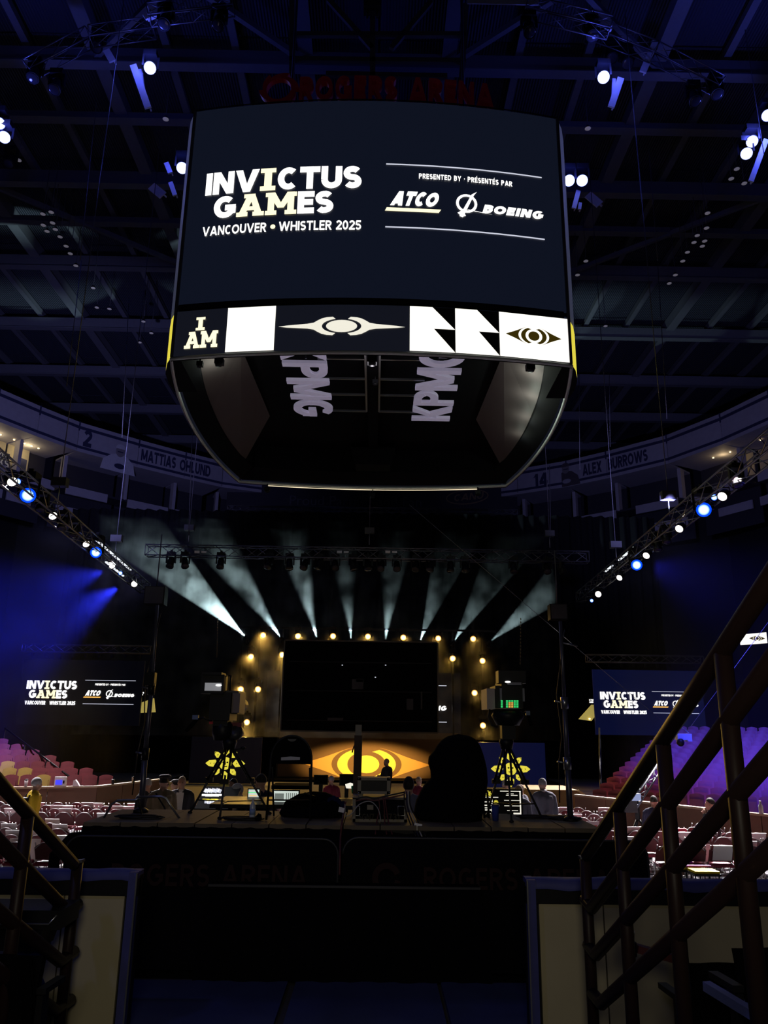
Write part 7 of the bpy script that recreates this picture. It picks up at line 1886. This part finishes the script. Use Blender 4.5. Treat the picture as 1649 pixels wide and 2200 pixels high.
# lit steel struts near the floodlights
for i, (x0, y0, x1, y1, Y, nm, wd) in enumerate(((286, 140, 318, 232, 26.1, 'below the floodlight over the sign ring', .28), (300, 150, 308, 205, 26.2, 'inner one below the floodlight over the sign ring', .16), (1333, 168, 1312, 230, 26.1, 'below the floodlight over the last letter', .28), (1318, 170, 1316, 222, 26.2, 'inner one below the floodlight over the last letter', .14),
                                                 (357, 350, 366, 372, 29.1, 'beside the title-side floodlight', .22), (366, 392, 376, 420, 29.1, 'under the title-side floodlight', .2), (1242, 410, 1232, 448, 29.1, 'under the rule-side floodlights', .2), (1246, 436, 1244, 450, 29.1, 'lowest under the rule-side floodlights', .14), (1645, 300, 1612, 390, 28.1, 'under the paired floodlights', .22), (228, 108, 242, 132, 27, 'on the movers truss over the gallery suite', .3), (1408, 90, 1380, 155, 27, 'on the movers truss over the stair rail', .3), (310, 38, 332, 28, 25.5, 'on the upper truss over the sign', .28), (1292, 48, 1310, 60, 25.5, 'on the upper truss over the last letter', .28), (325, 400, 350, 420, 36, 'square plate beside the purlin', .5), (1262, 418, 1288, 440, 36, 'square plate beside the far purlin', .5))):
    a, b2 = PY(x0, y0, Y), PY(x1, y1, Y); o = MB().bar(a, b2, wd, .08, up=(0, 1, 0)).bar(a + V3((wd * .4, .12, 0)), b2 + V3((wd * .3, .12, 0)), .06, .12, up=(0, 1, 0)).build('steel_strut', mk('strut_pale_%d' % i, (.62, .63, .7), .5), None, at=(a + b2) / 2)
    tag(o, 'pale steel strut ' + nm, 'strut', 'pale struts under the roof')
# curved mover trusses up in the roof
for pts, Y, nm, grp in ((((62, 150), (195, 78)), 27, 'over the gallery suite', 0), (((195, 78), (330, 60)), 26.5, 'between the gallery suite and the sign', 0), (((1405, 112), (1545, 185)), 27, 'over the stair rail', 0), (((1270, 60), (1405, 112)), 26.5, 'between the last letter and the stair rail', 0), (((320, 32), (500, 10)), 25, 'highest, over the sign ring', 0), (((1130, 15), (1310, 60)), 25, 'highest, over the last letter', 0)):
    a, b2 = PY(*pts[0], Y), PY(*pts[1], Y); z = (a.z + b2.z) / 2
    truss('roof_truss', 'short dark lighting truss under the roof, ' + nm, a, b2, .6, .8, 'lighting trusses under the roof')
for i, (px, py, Y, nm) in enumerate(((75, 160, 27, 'first on the truss over the gallery suite'), (121, 185, 27, 'second on the truss over the gallery suite'), (470, 48, 25, 'alone above the sign ring'), (210, 95, 27, 'at the joint of the gallery suite trusses'), (1536, 195, 27, 'first on the truss over the stair rail'), (1489, 210, 27, 'second on the truss over the stair rail'), (1136, 62, 25, 'alone above the last letters'), (1270, 70, 25.5, 'cluster above the last letter'), (355, 45, 25, 'cluster above the sign ring'), (1312, 118, 27, 'near the floodlight over the last letter'), (1345, 130, 27, 'beside the plate strut over the stair rail'), (22, 345, 33, 'under the paired floodlights at the edge'))):
    p = PY(px, py, Y); fixture('roof_moving_head', 'dark moving head lamp under the roof, ' + nm, p, (0, -.4, -1), L_OFF, 1.5, 'moving heads under the roof')
# clusters of pale round house lamps
dots = [(92, 459), (110, 455), (113, 478), (93, 483), (101, 496), (119, 492), (129, 508), (142, 528), (151, 544), (163, 570), (208, 660), (200, 618), (235, 663), (356, 255), (40, 343), (308, 690), (325, 715), (300, 735)]
dots2 = [(1519, 457), (1517, 489), (1497, 505), (1490, 520), (1513, 517), (1508, 528), (1476, 541), (1466, 560), (1450, 590), (1437, 608), (1262, 275), (1570, 383), (1598, 393), (1582, 362), (1240, 590), (1258, 560), (1300, 700)]
for lst, nm in ((dots, 'above the gallery suite side'), (dots2, 'above the stair rail side')):
    for i, (x, y) in enumerate(sorted(lst, key=lambda a: a[1])):
        p = PZ(x, y, 31.2 if y < 450 else 30.2); r_ = thing('house_lamp', 'pale unlit house lamp %s, %s from the top' % (nm, ordn(i)), 'lamp', p, 'house lamps under the roof')
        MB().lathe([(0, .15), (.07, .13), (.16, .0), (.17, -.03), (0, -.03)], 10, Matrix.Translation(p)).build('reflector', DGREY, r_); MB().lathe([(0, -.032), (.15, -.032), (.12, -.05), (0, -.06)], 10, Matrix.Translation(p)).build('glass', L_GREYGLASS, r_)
        MB().tube(p + V3((0, 0, .2)), V3((p.x, p.y, ZR + 1.6)), .02, 4).build('stem', WIRE, r_)
# long rigging wires
for i, (x0, y0, x1, y1, Y, nm) in enumerate(((207, 220, 172, 560, 30, 'over the gallery suite'), (175, 560, 143, 830, 30, 'below the gallery suite wire'), (277, 640, 262, 940, 34, 'before the player portrait'), (413, 930, 405, 1150, 38, 'to the smoke-lit hoist'), (1590, 0, 1640, 330, 28, 'at the frame edge over the stair rail'), (1393, 320, 1412, 560, 32, 'over the stair rail'), (1412, 560, 1432, 900, 32, 'long one over the stair rail'), (1243, 800, 1245, 1010, 36, 'beside the scoreboard'), (1308, 800, 1310, 960, 38, 'before the name on the gallery'), (1180, 1000, 1182, 1155, 38.9, 'to the dark-end hoist'))):
    a, b2 = PY(x0, y0, Y), PY(x1, y1, Y); o = MB().tube(a, b2, .018, 4).build('rigging_wire', MATS['rigging_wire'], None, at=(a + b2) / 2); tag(o, 'thin hanging rigging wire ' + nm, 'wire', 'rigging wires')
# white banner edge hung at the roof, catwalk frames above the scoreboard
p, q = PY(1003, -14, 25), PY(1157, 10, 25); r_ = thing('roof_banner', 'white banner edge hanging at the very top beside the scoreboard hangers', 'banner', ((p.x + q.x) / 2, 25, q.z)); MB().bx(p.x, q.x, 25, 25.05, q.z, p.z + 1.5).build('banner_cloth', mk('banner_white', (.6, .6, .66), .8), r_); MB().bx(p.x + .2, q.x - .2, 24.97, 25, q.z + .25, q.z + .38).build('banner_stripe', mk('banner_red', (.25, .03, .05), .8), r_)
r_ = thing('roof_catwalk', 'steel catwalk frame above the scoreboard sign', 'catwalk', (0, 25.5, 27.5))
for x0, y0, x1, y1 in ((622, 75, 1000, 75), (622, 128, 1000, 132), (700, 160, 960, 165), (627, 0, 627, 180), (1000, 10, 990, 190), (705, 0, 800, 105), (925, 5, 840, 105), (800, 0, 800, 165)):
    a, b2 = PY(x0, y0, 25.6), PY(x1, y1, 25.6); MB().bar(a, b2, .22, .16, up=(0, 1, 0)).build('beam', BEAM, r_)
p = PY(800, 12, 24); MB().box(p, (.7, .5, .5)).tube(p + V3((-.2, 0, -.25)), p + V3((-.2, 0, -.6)), .05).tube(p + V3((.2, 0, -.25)), p + V3((.2, 0, -.6)), .05).build('winch', DGREY, r_)
